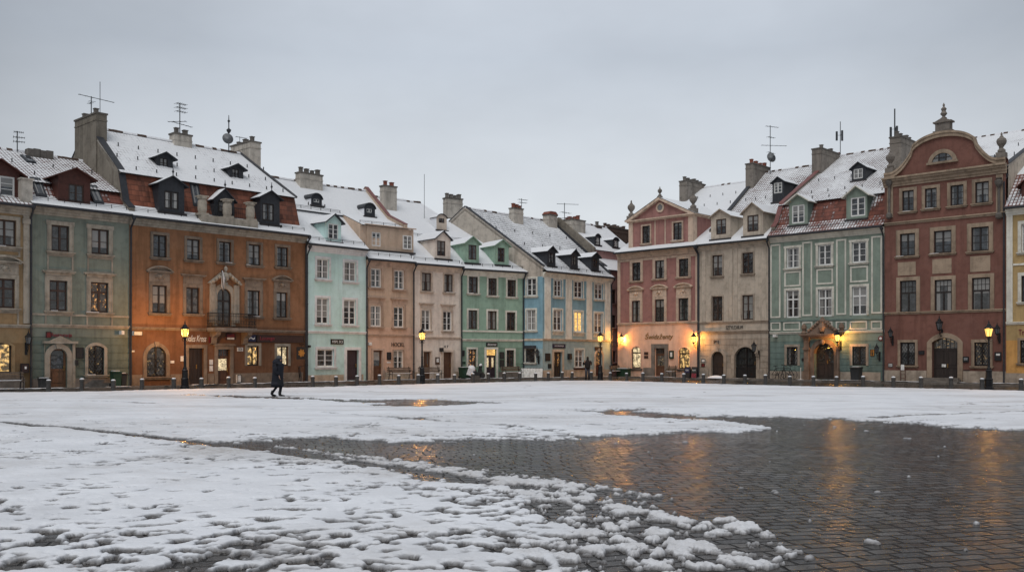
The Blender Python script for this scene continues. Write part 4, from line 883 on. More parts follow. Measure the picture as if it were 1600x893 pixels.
# --- sage house
H = hB; roof_part(H, [(-.35, 9.75), (.72, 10.36), (1.3, 11.1), (1.05, 11.12), (6, 13.6), (11, 10)], ['roof_snow', 'roof_tile_dusted', 'slate', 'roof_snow_streaked', 'roof_snow'])
for a in ((80, 108, 352, 393), (142.5, 170, 358, 397.5)): window(H, *a, 'c2', 'brown_frame', sur=.22, sm='cream_stone', apron=.85, ears=True)
window(H, 77, 105, 438, 485.5, 't2', 'brown_frame', sur=.24, head=('flat', .12), apron=.72); window(H, 141.5, 169, 441, 488, 't2', 'brown_frame', 'glass_glow', sur=.24, head=('flat', .12), apron=.72)
door(H, 77.5, 104.5, 544, None, 'oak_door', sur=.26, arch=H.U(104.5) * .5 - H.U(77.5) * .5, glassm='glass_dark', key=True, wallm='cream_stone', cornice=False)
u0, u1 = H.U(69.5), H.U(117); zt = H.Z(93, 536.5)
mb = MB(); a, b = H.U(77.5) - .27, H.U(104.5) + .27
mb.box(u0, a, -.07, -.002, .12, zt); mb.box(b, u1, -.07, -.002, .12, zt); H.part(mb, 'portal', 'cream_stone'); mb = MB(); mb.box(u0 - .1, u1 + .1, -.2, -.002, zt + .003, zt + .13); mb.prism([(u0 + .2, zt + .133), (u1 - .2, zt + .133), ((u0 + u1) / 2, zt + .42)], -.1, -.004); H.part(mb, 'portal_cornice', 'cream_stone')
window(H, 137.5, 162.5, 539.5, 585, 'shop2', 'dark_frame', 'shop_dim', sur=.17, arch=.16, wallm='sage_ground', bars=(5,))
zs = H.Z(125, 510); hmould(H, 'string_course', zs, STR, 'cream_stone'); hmould(H, 'sill_band', H.Z(125, 492.5), ((-.05, .05, .04),), 'cream_stone')
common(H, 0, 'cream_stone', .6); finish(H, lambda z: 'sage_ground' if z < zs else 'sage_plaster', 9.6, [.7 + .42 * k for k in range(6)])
dormer(H, 91, 141, 322, 276, 264, .28, 3.4, (107, 131, 288, 316), 'gable', 'red_wood', 'brown_frame', 'c2', 'roof_snow', over=.3)
snow_guard(H, .12); skylight(H, 57, 74, 305, .5, .95); skylight(H, 147, 163, 318, .5, .95); snow_hooks(H, (2.2, 3.9)); downpipe(H, .02, 9.6)
mb = MB(); 
for k, px in enumerate((42, 51, 60, 71)):
    u = H.U(px, 5.6); mb.box(u, u + .38, 5.4, 5.9, 13.3, 13.75 + .04 * (k % 2), None, 'snow_cap')
H.part(mb, 'chimney', 'dark_stone')

# --- rust orange house
H = hC; roof_part(H, [(-.42, 9.7), (.72, 10.42), (1.32, 12.28), (1.05, 12.3), (5.4, 15.6), (11, 11)], ['roof_snow_full', 'roof_tile', 'slate', 'roof_snow_lined', 'roof_snow'], hipr=[0, 0, 0, 0, 1.55, 0])
mb = MB(); mb.face([(H.L, 1.05, 12.3), (H.L, 11, 11), (H.L - 1.55, 5.4, 15.6)], 'roof_snow', [(0, 0), (10, 0), (4, 4)]); mb.tube([(H.L, 1.05, 12.32), (H.L - 1.55, 5.4, 15.64)], .09, 'slate'); H.part(mb, 'hip', 'roof_snow')
for a in ((239, 260.4, 367, 402), (291.7, 312, 373.5, 406), (341.9, 360.9, 377.5, 410), (388, 407, 381.8, 414.5), (432.5, 450, 386, 417)): window(H, *a, 'c3', 'dark_frame', pm=random.choice(['glass_sky', 'glass_sky', 'glass_lace']), sur=.16, sm='brown_stone')
window(H, 237.6, 260.4, 445.5, 489, 'c3', sur=.2, sm='brown_stone', head=('seg', .48)); window(H, 290.5, 311.6, 449, 490, 'c3', pm='glass_lace', sur=.2, sm='brown_stone', head=('flat', .42))
window(H, 386.3, 406, 453.5, 494, 'c3', pm='glass_lace', sur=.2, sm='brown_stone', head=('flat', .42)); window(H, 431.5, 448.7, 456.5, 496, 'c3', pm='glass_lace', sur=.2, sm='brown_stone', head=('seg', .45))
uz = (H.U(339), H.U(361), H.Z(350, 509), H.Z(350, 450.5)); w3 = window(H, 0, 0, 0, 0, 't3', sur=.3, sm='cream_stone', sill=False, uz=uz, arch=(uz[1] - uz[0]) / 2, wallm='brown_stone', key=True)
zc = uz[3] + .38; uc = (uz[0] + uz[1]) / 2
mb = MB(); ww = .95
for sg in (-1, 1):
    mb.prism([(uc + sg * 1.12, zc - .1), (uc + sg * .98, zc - .16), (uc + sg * .18, zc + .42), (uc + sg * .26, zc + .58)], -.26, -.004)
    for k in range(4): mb.lathe([(.02, -.12), (.1, -.04), (.11, .05), (.02, .13)], (uc + sg * (.25 + .2 * k), -.26, zc + .42 - .14 * k), 8)
    mb.box(uc + sg * .62, uc + sg * .98, -.12, -.003, uz[2] + .2, zc - .14)
mb.lathe([(.02, -.3), (.2, -.16), (.24, .02), (.2, .2), (.02, .34)], (uc, -.14, zc + .3), 10); mb.lathe([(.04, 0), (.1, .1), (.12, .22), (.02, .36)], (uc, -.2, zc + .62), 8)
H.part(mb, 'carved_pediment', 'cream_stone')
zb = H.Z(355, 512.5); u0, u1 = H.U(322), H.U(388)
mb = MB(); mb.box(u0, u1, -1.0, -.003, zb - .16, zb, None, None); mb.box(u0 + .05, u1 - .05, -.94, -.003, zb - .24, zb - .163); bal = H.part(mb, 'balcony', 'grey_stone')
mb = MB(); zr = H.Z(355, 490.5)
def rail_run(a, b):
    n = int(math.hypot(b[0] - a[0], b[1] - a[1]) / .11); mb.tube([a + (zr,), b + (zr,)], .025); mb.tube([a + (zb + .08,), b + (zb + .08,)], .018); mb.tube([a + (zr - .16,), b + (zr - .16,)], .014)
    for i in range(n + 1):
        s = i / n; x, y = a[0] + (b[0] - a[0]) * s, a[1] + (b[1] - a[1]) * s; mb.tube([(x, y, zb), (x, y, zr)], .012, None, 4)
        if i < n:
            x2, y2 = a[0] + (b[0] - a[0]) * (i + .5) / n, a[1] + (b[1] - a[1]) * (i + .5) / n
            mb.tube([(x2 + .045 * math.cos(t) * (b[0] - a[0]) / max(.01, math.hypot(b[0] - a[0], b[1] - a[1])), y2 + .045 * math.cos(t) * (b[1] - a[1]) / max(.01, math.hypot(b[0] - a[0], b[1] - a[1])), (zb + zr) / 2 - .1 + .13 * math.sin(t)) for t in [k * math.pi / 4 for k in range(9)]], .009, None, 4)
rail_run((u0 + .04, -.95), (u1 - .04, -.95)); rail_run((u0 + .04, -.95), (u0 + .04, -.06)); rail_run((u1 - .04, -.95), (u1 - .04, -.06)); mb.build('railing', 'black_metal', bal)
for px in (331, 380):
    u = H.U(px); mb = MB(); mb.prismx([(-.003, zb - .245), (-.8, zb - .245), (-.75, zb - .42), (-.35, zb - .6), (-.25, zb - .95), (-.003, zb - 1.0)], u - .16, u + .16); H.part(mb, 'balcony_bracket', 'brown_stone')
window(H, 229, 259.5, 541, 588, 'shop2', 'dark_frame', 'shop_dim', sur=.22, sm='brown_stone', arch=.62, key=True, wallm='rust_ground', bars=(5,))
door(H, 294.5, 318, 543.5, None, 'dark_door', sur=.2, sm='brown_stone', leaves=2); door(H, 340, 359, 545.5, None, 'brown_door', sur=.22, sm='brown_stone', glassm='shop_white', transom=.45, cornice=True)
window(H, 386, 404, 540, 571, 'shop2', 'dark_frame', 'shop_lit', sur=.17, sm='cream_stone', sill=False); window(H, 432.5, 450, 540.5, 571, 'shop2', 'dark_frame', 'shop_white', sur=.17, sm='cream_stone', sill=False)
zs = H.Z(260, 514); hmould(H, 'string_course', zs, STR, 'brown_stone', u1=H.U(322) - .02); hmould(H, 'string_course', zs, STR, 'brown_stone', u0=H.U(388) + .02)
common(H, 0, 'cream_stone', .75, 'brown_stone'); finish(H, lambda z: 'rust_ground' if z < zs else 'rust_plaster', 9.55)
dormer(H, 248, 288, 332, 288, 276, .28, 2.6, (257, 279, 299, 327), 'gable', 'slate', 'dark_frame', 'c2', 'roof_snow', over=.2, finial=True, pm='glass_lace')
dormer(H, 407, 437, 347, 309, 299, .28, 2.6, (410, 428, 318, 345), 'gable', 'slate', 'dark_frame', 'c2', 'roof_snow', over=.2, finial=True)
dormer(H, 334, 366, 334, 312, 296, .5, 2.4, (341, 359, 314, 332), 'gable', 'slate', 'dark_frame', 'c2', 'roof_snow', over=.15, finial=True)
dormer(H, 245, 270, 266, 246, 239, 2.35, 2.4, (250, 262, 247, 262), 'gable', 'slate', 'dark_frame', 'c2', 'roof_snow', over=.22)
dormer(H, 359, 380, 286, 263, 257, 2.35, 2.4, (363, 373, 264, 280), 'gable', 'slate', 'dark_frame', 'c2', 'roof_snow', over=.22)
skylight(H, 302, 316, 320, .85, .45)
mb = MB(); z0 = 9.95                                        # roof terrace over the middle bays
ua, ub = H.U(311), H.U(399); mb.box(ua, ub, -.3, .5, z0 - .2, z0 + .26, None, 'snow_cap'); ter = H.part(mb, 'roof_terrace', 'cream_stone')
for px in (316, 355, 391):
    u = H.U(px); mb = MB(); zz = z0 + .262
    mb.box(u - .3, u + .3, -.28, .3, zz, zz + .12); mb.lathe([(.22, .12), (.27, .3), (.27, .75), (.22, .95), (.3, .98), (.3, 1.08)], (u, 0, zz), 12); mb.box(u - .3, u + .3, -.28, .3, zz + 1.083, zz + 1.15, None, 'snow_cap'); mb.build('terrace_pier', 'cream_stone', ter)
for a, b in ((316, 355), (355, 391)):
    mb = MB()
    u0, u1 = H.U(a) + .3, H.U(b) - .3
    for zz in (.35, .95): mb.tube([(u0, 0, z0 + zz), (u1, 0, z0 + zz)], .02)
    n = int((u1 - u0) / .13)
    for i in range(n): x = u0 + (u1 - u0) * (i + .5) / n; mb.tube([(x, 0, z0 + .35), (x, 0, z0 + .95)], .012, None, 4)
    mb.build('terrace_railing', 'black_metal', ter)
snow_guard(H, .05, .1, H.U(309)); snow_guard(H, .05, H.U(401), H.L - .1); snow_hooks(H, (1.5, 2.6, 3.8), 1.25); side_wall(H, 'l', 'old_render'); verge(H, 'l', 'old_render', .2, .32, 'slate', 0.0)
mb = MB(); mb.face([(H.L - .003, d, z) for d, z in ((0, 0), (0, 9.7), (.72, 10.4), (1.32, 12.25), (11, 11), (11, 0))]); H.part(mb, 'side_wall', 'old_render'); downpipe(H, .06, 9.6); downpipe(H, H.L - .05, 9.6)
chimney(H, -.06, .58, 4.1, 7.1, 16.15, 'old_render', 2, 12.0, along='d')
chimney(H, H.U(273, 5), H.U(300, 5), 5.0, 5.7, H.Z(286, 211, 5), pots=2); chimney(H, H.U(391, 4.7), H.U(407.5, 4.7), 4.7, 7.2, H.Z(400, 223, 4.7), pots=3, along='d', zbot=12.0)

# --- mint house
H = hD; roof_part(H, [(-.35, 9.2), (2.9, 11.8), (2.75, 11.86), (6, 14.5), (11, 11)], ['roof_snow', 'slate', 'roof_snow_full', 'roof_snow'])
for a in ((495, 514, 404, 436), (538, 556.5, 408.5, 440)): window(H, *a, 'c3', 'white_frame', sur=.15, sm='white_trim')
for a in ((494.5, 513.5, 465, 506), (537, 556, 468, 507.5)): window(H, *a, 'c4', 'white_frame', sur=.15, sm='white_trim')
window(H, 495.5, 521.7, 545, 573, 'c3', 'white_frame', pm='glass_lace', sur=.16, sm='white_trim'); door(H, 541.3, 560, 546.5, None, 'aubergine_door', sur=.2, sm='white_trim')
zs = H.Z(525, 519.5); hmould(H, 'string_course', zs, STR, 'white_trim'); common(H, 0, 'white_trim', .55, 'beige_plinth'); finish(H, lambda z: 'mint_plaster', 9.05)
dormer(H, 510, 533, 378, 346, 335, .1, 3.0, (513, 529, 349.5, 374), 'gable', 'mint_plaster', 'white_frame', 'c3', 'roof_snow_full', over=.2, trim='slate', facem='mint_plaster')
dormer(H, 486, 503, 318, 311, 303, 3.4, 1.8, (490, 499, 306, 316), 'arch', 'slate', 'white_frame', 'c2', 'slate', over=.1, side='snow_cap')
snow_guard(H, .02); snow_guard(H, 2.95, .0, H.L, .8); snow_hooks(H, (3.4,), 1.4); downpipe(H, .04, 9.0)
chimney(H, H.U(468, 5.4), H.U(503, 5.4), 5.3, 5.9, H.Z(486, 273, 5.4), 'chimney_plaster', 4, potm='dark_stone')

# --- tan house
H = hE; roof_part(H, [(-.35, 8.58), (.66, 9.32), (.67, 10.98), (.45, 11.0), (2.9, 11.98), (6, 14.5), (11, 11)], ['roof_snow', 'tan_plaster', 'slate', 'roof_snow_full', 'roof_snow_full', 'roof_snow'])
for a in ((579, 596, 419, 449), (615.6, 631.7, 422, 452)): window(H, *a, 'c3', 'white_frame', sur=.14, sm='tan_trim')
for a in ((578.5, 596, 476.8, 510), (615, 631, 478.8, 511.4)): window(H, *a, 'c3', 'white_frame', sur=.15, sm='tan_trim', head=('flat', .28))
door(H, 582.8, 597, 547, None, 'brown_door', sur=.14, sm='tan_trim', glassm='glass_lace'); window(H, 614.2, 630.5, 546.5, 576, 'c3', 'white_frame', sur=.05, sm='tan_trim')
zs = H.Z(608, 524); hmould(H, 'string_course', zs, STR, 'tan_trim'); common(H, 0, 'tan_trim', .65, 'beige_plinth'); finish(H, lambda z: 'tan_ground' if z < zs else 'tan_plaster', 8.42)
H2z = H.rz(.62)
o = dormer(H, 573, 646, 388, 355.5, 354, .60, .3, (581, 595, 362.6, 384.5), 'shed', 'tan_plaster', 'white_frame', 'c3', 'roof_snow_full', over=.16)
u0, u1 = H.U(629, .60), H.U(643, .60); w_ = u1 - u0; z0, z1 = H.Z(636, 389.5, .60), H.Z(636, 368, .60)
mb = sash(w_, z1 - z0, 'white_frame', 'c3'); mb.build('dormer_window', 'white_frame', o, Matrix.Translation(((u0 + u1) / 2, .545, z0))); pane_mb(w_, z1 - z0).build('dormer_pane', 'glass_sky', o, Matrix.Translation(((u0 + u1) / 2, .545, z0)))
dormer(H, 569, 586, 334, 326, 318, 2.9, 2.0, (573, 581, 321, 332), 'arch', 'slate', 'white_frame', 'c2', 'slate', over=.1, side='snow_cap')
snow_guard(H, .02); snow_guard(H, .8, .0, H.L, .8); downpipe(H, .02, 8.5); side_wall(H, 'l', 'tan_plaster'); verge(H, 'r', 'tan_plaster', .26, .24, 'oxide', .68)

# --- cream house
H = hF; roof_part(H, [(-.35, 8.52), (3.2, 11.05), (8, 14.55), (13, 11)], ['roof_snow', 'roof_snow_full', 'roof_snow'])
for a in ((658.7, 674, 426, 454.6), (693.8, 708, 428.4, 456.6)): window(H, *a, 'c2', 'brown_frame', sur=.1, sm='cream_trim')
for a in ((658.5, 672.5, 483.6, 516), (692, 706, 485.6, 516.6)): window(H, *a, 'c3', 'white_frame', sur=.1, sm='cream_trim', head=('flat', .25))
door(H, 661, 673, 549, None, 'brown_door', sur=.1, sm='cream_trim', leaves=2, glassm='glass_dark'); door(H, 692.3, 706.4, 549.6, None, 'brown_door', sur=.16, sm='cream_trim')
zs = H.Z(682, 528); hmould(H, 'string_course', zs, STR, 'cream_trim'); common(H, 0, 'cream_trim', .65, 'beige_plinth'); finish(H, lambda z: 'cream_plaster', 8.36)
dormer(H, 680, 704, 403, 373, 361.5, .32, 3.2, (683, 696, 376, 399.5), 'gable', 'cream_plaster', 'brown_frame', 'c2', 'roof_snow_full', over=.14, trim='slate')
dormer(H, 682, 698, 349, 341, 335, 4.2, .9, (685.5, 694.5, 340, 348), 'arch', 'lead', 'brown_frame', 'c2', 'roof_snow_full', over=.1, side='snow_cap', facem='cream_trim')
snow_guard(H, .02); snow_guard(H, 3.1, .0, H.L, .8); downpipe(H, .03, 8.45)
chimney(H, H.U(599, 6.4), H.U(619, 6.4), 6.3, 6.9, H.Z(608, 292, 6.4), 'chimney_plaster', 2, potm='terracotta')

# --- green house
H = hG; roof_part(H, [(-.35, 8.4), (3.2, 11.0), (8, 14.5), (13, 11)], ['roof_snow', 'roof_snow_full', 'roof_snow'])
for a in ((732, 746.5, 432, 458), (762.7, 776, 434.5, 461.5), (792.5, 806, 437, 463.5)): window(H, *a, 'c2', 'brown_frame', sur=.13, sm='pale_trim')
for a in ((731.6, 745.7, 484.4, 514), (762, 776, 485.6, 515), (791.7, 805, 487.6, 516)): window(H, *a, 'c2', 'brown_frame', sur=.14, sm='pale_trim', sill=False)
window(H, 731.3, 744, 545, 573, 't', 'brown_frame', 'glass_glow', sur=.14, sm='pale_trim', sill=False); window(H, 791.3, 803, 546.5, 573.5, 't', 'brown_frame', 'glass_dark', sur=.14, sm='pale_trim', sill=False)
door(H, 759.5, 775, 545.5, None, 'aubergine_door', sur=.16, sm='pale_trim', leaves=2, glassm='shop_white', transom=.5, trm='glass_lit')
zs = H.Z(770, 531.5); hmould(H, 'string_course', zs, STR, 'pale_trim'); hmould(H, 'sill_band', H.Z(770, 517.5), ((-.06, .06, .06),), 'pale_trim'); common(H, 0, 'pale_trim', .6, 'grey_stone')
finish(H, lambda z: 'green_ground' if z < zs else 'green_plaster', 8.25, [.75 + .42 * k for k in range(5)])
for a in ((727, 748.5, 409.5, 379.5, 370, (732, 744.5, 382.5, 405.5)), (774, 795, 412, 383.5, 375, (777.7, 788.5, 387, 409))):
    dormer(H, *a[:5], .25, 2.6, a[5], 'gable', 'green_plaster', 'brown_frame', 'c2', 'roof_snow_full', over=.16, trim='green_ground')
snow_guard(H, .02); snow_guard(H, 3.1, .0, H.L - 2.4, .8); downpipe(H, .03, 8.35); downpipe(H, H.L - .06, 8.35, mat='slate')
chimney(H, H.U(697, 7), H.U(722, 7), 6.9, 7.5, H.Z(708, 311, 7), 'chimney_plaster', 4, potm='dark_stone')

# --- blue corner house: front and the short return wall beside the green house
H = hH; roof_part(H, [(-.35, 8.45), (6.5, 13.8), (13, 8.5)], ['roof_grey_lined', 'roof_grey_lined'])
for a in ((865.6, 878, 437, 463.5), (897, 910.5, 439, 465.5), (929, 942, 443, 467.5)): window(H, *a, 'c3', 'white_frame', sur=.12, sm='pale_trim')
for k, a in enumerate(((864.5, 878, 483.6, 516.7), (897, 910, 486.7, 518.6), (928.4, 941.4, 488.6, 519.8))): window(H, *a, 'c3', 'white_frame', 'glass_lit' if k == 1 else 'glass_dark', sur=.13, sm='pale_trim', apron=.16)
door(H, 864.6, 878, 549.5, None, 'dark_door', sur=.2, sm='beige_plinth', leaves=2, glassm='glass_glow'); window(H, 898.3, 911.6, 546, 574, 'c3', 'white_frame', sur=.14, sm='pale_trim', sill='red_wood')
a = H.U(940.5) - H.U(930); door(H, 930, 940.5, 548.5, None, 'red_wood', sur=.2, sm='beige_plinth', arch=a / 2, glassm='glass_glow', wallm='blue_ground', key=True)
zs = H.Z(900, 531.5)
for pl, pr in ((850.5, 860), (883.5, 893), (916, 924.5), (944.5, 953)): pbox(H, 'pilaster', H.U(pl), H.U(pr), zs + .1, 8.02, .06, 'pale_trim')
hmould(H, 'string_course', zs, STR, 'beige_plinth'); common(H, 0, 'pale_trim', .7, 'beige_plinth'); finish(H, lambda z: 'blue_ground' if z < zs else 'blue_plaster', 8.3)
class Face(House):
    def __init__(s, parent, a, b):
        s.A, s.B = P[a], P[b]; s.L = math.hypot(s.B[0] - s.A[0], s.B[1] - s.A[1]); s.e = ((s.B[0] - s.A[0]) / s.L, (s.B[1] - s.A[1]) / s.L); s.n = (-s.e[1], s.e[0]); s.holes = []; s.root = parent.root
        w = Matrix.Translation((s.A[0], s.A[1], 0)) @ Matrix.Rotation(math.atan2(s.e[1], s.e[0]), 4, 'Z'); pw = Matrix.Translation((parent.A[0], parent.A[1], 0)) @ Matrix.Rotation(parent.ang, 4, 'Z'); s.M = pw.inverted() @ w
fc = Face(H, 818, 848)
window(fc, 823, 838, 434.5, 462, 'c3', 'white_frame', sur=.11, sm='pale_trim', M=fc.M); window(fc, 823, 837, 483.6, 516, 'c3', 'white_frame', 'glass_lace', sur=.12, sm='pale_trim', M=fc.M)
window(fc, 821.5, 836, 544.5, 566, 'shopt', 'dark_frame', sur=.09, sm='pale_trim', M=fc.M)
mb = MB(); mb.box(fc.U(820), fc.U(838), -.16, -.002, fc.Z(829, 544), fc.Z(829, 539.5)); H.part(mb, 'shutter_box', 'slate', None, fc.M)
mb = MB(); cells(mb, [0, fc.L], [0, 8.0], fc.holes, 0, None, .14, lambda z: 'blue_ground' if z < zs else 'blue_plaster'); H.part(mb, 'side_wall', 'blue_plaster', None, fc.M)
mb = MB(); mb.box(0, fc.L, -.06, -.002, zs - .07, zs + .1); H.part(mb, 'string_course', 'beige_plinth', None, fc.M); mb = MB(); mb.box(0, fc.L, -.045, -.002, 0, .7); H.part(mb, 'plinth', 'beige_plinth', None, fc.M)
d1 = -(Matrix(fc.M).translation.y) if fc.M.translation.y < 0 else fc.M.translation.y
mb = MB(); mb.face([(H.shl * d, d, z) for d, z in ((0, 8.0), (d1, 8.0), (d1, 0), (13, 0), (13, 8.45), (6.5, 13.72), (0, 8.66))]); H.part(mb, 'gable_wall', 'gable_plaster')
verge(H, 'l', 'gable_plaster', .1, .22, 'slate'); verge(H, 'r', 'slate', .06, .2, 'slate')
for a in ((855, 868, 414, 392, 385), (891.5, 903, 417, 397, 390), (924, 936, 420, 401, 394.8)):
    dormer(H, a[0], a[1], a[2], a[3], a[4], .2, 2.2, (a[0] + 3, a[1] - 2.6, a[3] + 3.0, a[2] - 3), 'gable', 'slate', 'dark_frame', 'c2', 'roof_snow', over=.18)
snow_guard(H, .0, every=1.0); snow_hooks(H, (2.6, 4.2), 2.2); downpipe(H, H.L - .06, 8.4)
chimney(H, H.U(801, 5.6), H.U(815, 5.6), 5.4, 6.0, H.Z(808, 327, 5.6), 'chimney_plaster', 3, potm='terracotta'); chimney(H, H.U(855, 5.8), H.U(868, 5.8), 5.6, 6.3, H.Z(861, 337, 5.8), 'chimney_plaster', 0)
u0, u1 = H.U(854, 5.8), H.U(869, 5.8); z = H.Z(861, 337, 5.8) + .1; mb = MB(); mb.prism([(u0, z), (u1, z), (u1 - .3, z + .26), (u0 + .3, z + .26)], 5.55, 6.35); H.part(mb, 'chimney_hood', 'terracotta')

# --- alley house behind the blue corner
H = hI; roof_part(H, [(-.2, 9.15), (1.7, 10.35), (1.71, 10.98), (1.45, 11.0), (5.4, 13.95), (12, 9.5)], ['roof_snow', 'alley_plaster', 'slate', 'roof_snow_full', 'roof_snow'])
pbx = [(956, 962, 452, 474), (956, 962, 492, 512), (957, 962, 548, 566)]
for a in pbx: window(H, *a, 'c2', 'brown_frame', sur=.08, sm='alley_plaster')
finish(H, lambda z: 'alley_plaster', 9.1); mb = MB(); mb.face([(0, 0, 0), (0, 0, 9.2)] + [(0, d, z - .03) for d, z in ((1.7, 10.4), (1.7, 11.0), (5.4, 13.95), (12, 9.5))] + [(0, 12, 0)]); H.part(mb, 'side_wall', 'old_render')
mb = MB()
for (da, za), (db, zb) in (((1.4, 11.0), (5.4, 14.0)), ((5.4, 14.0), (8, 12.2))):
    c = [(x, d, z + o_) for d, z, x, o_ in ((da, za, -.02, -.3), (da, za, .3, -.3), (da, za, .3, .14), (da, za, -.02, .14))]; e_ = [(x, d, z + o_) for d, z, x, o_ in ((db, zb, -.02, -.3), (db, zb, .3, -.3), (db, zb, .3, .14), (db, zb, -.02, .14))]
    for i in range(4): j = (i + 1) % 4; mb.face([c[i], c[j], e_[j], e_[i]])
    mb.face(c); mb.face(list(reversed(e_)))
H.part(mb, 'parapet', 'old_render')
dormer(H, 929, 938, 382.5, 371, 366, 2.1, 2.2, (931, 936.4, 370.5, 381.5), 'arch', 'slate', 'white_frame', 'c2', 'roof_snow_full', over=.1); dormer(H, 957, 966.5, 386, 376, 371.5, 2.1, 2.2, (959.5, 965, 376, 385), 'arch', 'slate', 'white_frame', 'c2', 'roof_snow_full', over=.1)
skylight(H, 941, 949, 412, .3, .9)
chimney(H, H.U(893, 4.0), H.U(912, 4.0), 3.8, 5.4, H.Z(902, 345, 4.0), 'chimney_plaster', 5, potm='terracotta', along='d'); chimney(H, H.U(930, 5.2), H.U(938, 5.2), 5.0, 5.6, H.Z(934, 354, 5.2), 'old_brick', 1); chimney(H, H.U(948, 5.6), H.U(982, 5.6), 5.4, 6.6, H.Z(965, 358, 5.6), 'old_brick', 7, potm='old_brick')

# --- pink house with pediment
H = hJ; roof_part(H, [(-.5, 10.52), (.5, 10.95), (12, 17.5), (16, 14)], ['roof_snow_full', 'roof_snow', 'roof_snow'])
for a in ((988, 1001, 410, 438.5), (1023.8, 1038, 406.5, 435), (1061, 1075.8, 404, 432)): window(H, *a, 'c3', sur=.24, sm='pink_trim')
for a in ((987.5, 1000.4, 469.5, 503), (1023.5, 1038, 467.5, 502.5), (1060.5, 1076, 465.5, 501)): window(H, *a, 'c3', sur=.24, sm='pink_trim', head=('seg', .55), sill=False)
zs = H.Z(1030, 504.5); hmould(H, 'string_course', zs, ((-.1, .0, .08), (.003, .07, .14)), 'pink_trim'); hmould(H, 'band', H.Z(1030, 402.5), ((-.1, .08, .035),), 'pink_trim')
mb = MB(); z0, z1 = H.Z(1030, 400.3), 10.05; n = 14
mb.box(0.004, H.L - .004, -.03, -.002, z1 - .12, z1)
for i in range(n + 1): x = .12 + (H.L - .24) * i / n; mb.box(x - .15, x + .15, -.05, -.003, z0, z1 - .123)
H.part(mb, 'frieze', 'pink_trim')
for x in (.005, H.L - .3): pbox(H, 'corner_strip', x, x + .295, zs + .08, z0 - .1, .033, 'pink_trim')
a = lambda l, r: H.U(r) - H.U(l)
window(H, 987, 1001.5, 541.5, 575, 'shopt', 'dark_frame', 'shop_white', sur=.1, sm='peach_plaster', arch=.28, wallm='peach_plaster', sill='grey_stone'); window(H, 1060.5, 1078, 542.5, 576, 'shopt', 'dark_frame', 'shop_lit', sur=.1, sm='peach_plaster', arch=.28, wallm='peach_plaster', sill='grey_stone')
door(H, 1023.5, 1039, 543.5, None, 'brown_door', sur=.34, sm='grey_stone', glassm='shop_dim', cornice=False, transom=.5)
common(H, 0, 'pink_trim', .85, 'grey_stone'); finish(H, lambda z: 'peach_plaster' if z < zs else 'pink_plaster', 10.4)
ua, ub = H.U(983, .5), H.U(1083, .5); za, zt = 10.9, H.Z(1033, 343, .5); dA = .5; hol = []
at = MB(); awin = []
for q in ((1003.7, 1015.8, 352.7, 380), (1052, 1065.7, 347.5, 375)): awin.append((H.U(q[0], .5), H.U(q[1], .5), H.Z((q[0] + q[1]) / 2, q[3], .5), H.Z((q[0] + q[1]) / 2, q[2], .5)))
cells(at, [ua, ub], [za - .1, zt], awin, dA, 'pink_plaster', .13); at.face([(ub, dA, za - .2), (ub, dA + 6, za - .2), (ub, dA + 6, zt), (ub, dA, zt)], 'pink_plaster'); at.face([(ua, dA, za - .2), (ua, dA, zt), (ua, dA + 6, zt), (ua, dA + 6, za - .2)], 'pink_plaster')
uc = (ua + ub) / 2; zp = H.Z(1033, 308, .5); at.prism([(ua + .1, zt + .2), (ub - .1, zt + .2), (uc, zp - .15)], dA + .02, dA + .3, 'pink_plaster'); H.part(at, 'attic', 'pink_plaster')
for b in awin: window(H, 0, 0, 0, 0, 'c3', sur=.12, sm='pink_trim', uz=b, holes=[], M=Matrix.Translation((0, dA, 0)))
for x0, x1, y1 in ((ua, ua + .42, dA - .003), (ub - .42, ub, dA - .003), (ub + .002, ub + .05, dA + .5)): mb = MB(); mb.box(x0, x1, dA - .08, y1, za, zt - .002); H.part(mb, 'attic_pilaster', 'pink_trim')
for f in (.25, .5, .75): 
    x = ua + (ub - ua) * f
    if f == .5:
        for xx in (x - .55, x + .45): mb = MB(); mb.box(xx, xx + .1, dA - .03, dA - .003, za, zt - .002); H.part(mb, 'attic_pilaster', 'pink_trim')
mb = MB(); mb.box(ua - .12, ub + .12, dA - .18, dA + 6, zt, zt + .1, 'pink_trim'); mb.box(ua - .25, ub + .25, dA - .3, dA + 6, zt + .103, zt + .2, 'pink_trim', 'snow_cap')
for sg in (-1, 1):
    xe = uc + sg * ((ub - ua) / 2 + .25)
    p = [(xe, zt + .203), (xe - sg * .55, zt + .203), (uc, zp - .22), (uc, zp)]
    mb.prism(p, dA - .28, dA + .02, 'pink_trim')
ped = H.part(mb, 'pediment', 'pink_trim')
mb = MB()
for sg in (-1, 1):
    xe = uc + sg * ((ub - ua) / 2 + .3); mb.face([(xe, dA - .3, zt + .21), (uc, dA - .3, zp + .03), (uc, dA + 7, zp + .03), (xe, dA + 7, zt + .21)], 'roof_snow_full', [(0, 0), (3, 0), (3, 7), (0, 7)]); mb.face([(xe, dA - .3, zt + .18), (uc, dA - .3, zp), (uc, dA - .3, zp + .03), (xe, dA - .3, zt + .21)], 'slate')
mb.build('attic_roof', 'roof_snow_full', ped)
mb = MB(); zr = H.Z(1034.7, 323.7, .5)
mb.tube([(uc, dA - .012, zr), (uc, dA + .06, zr)], .25, 'glass_dark', 20)
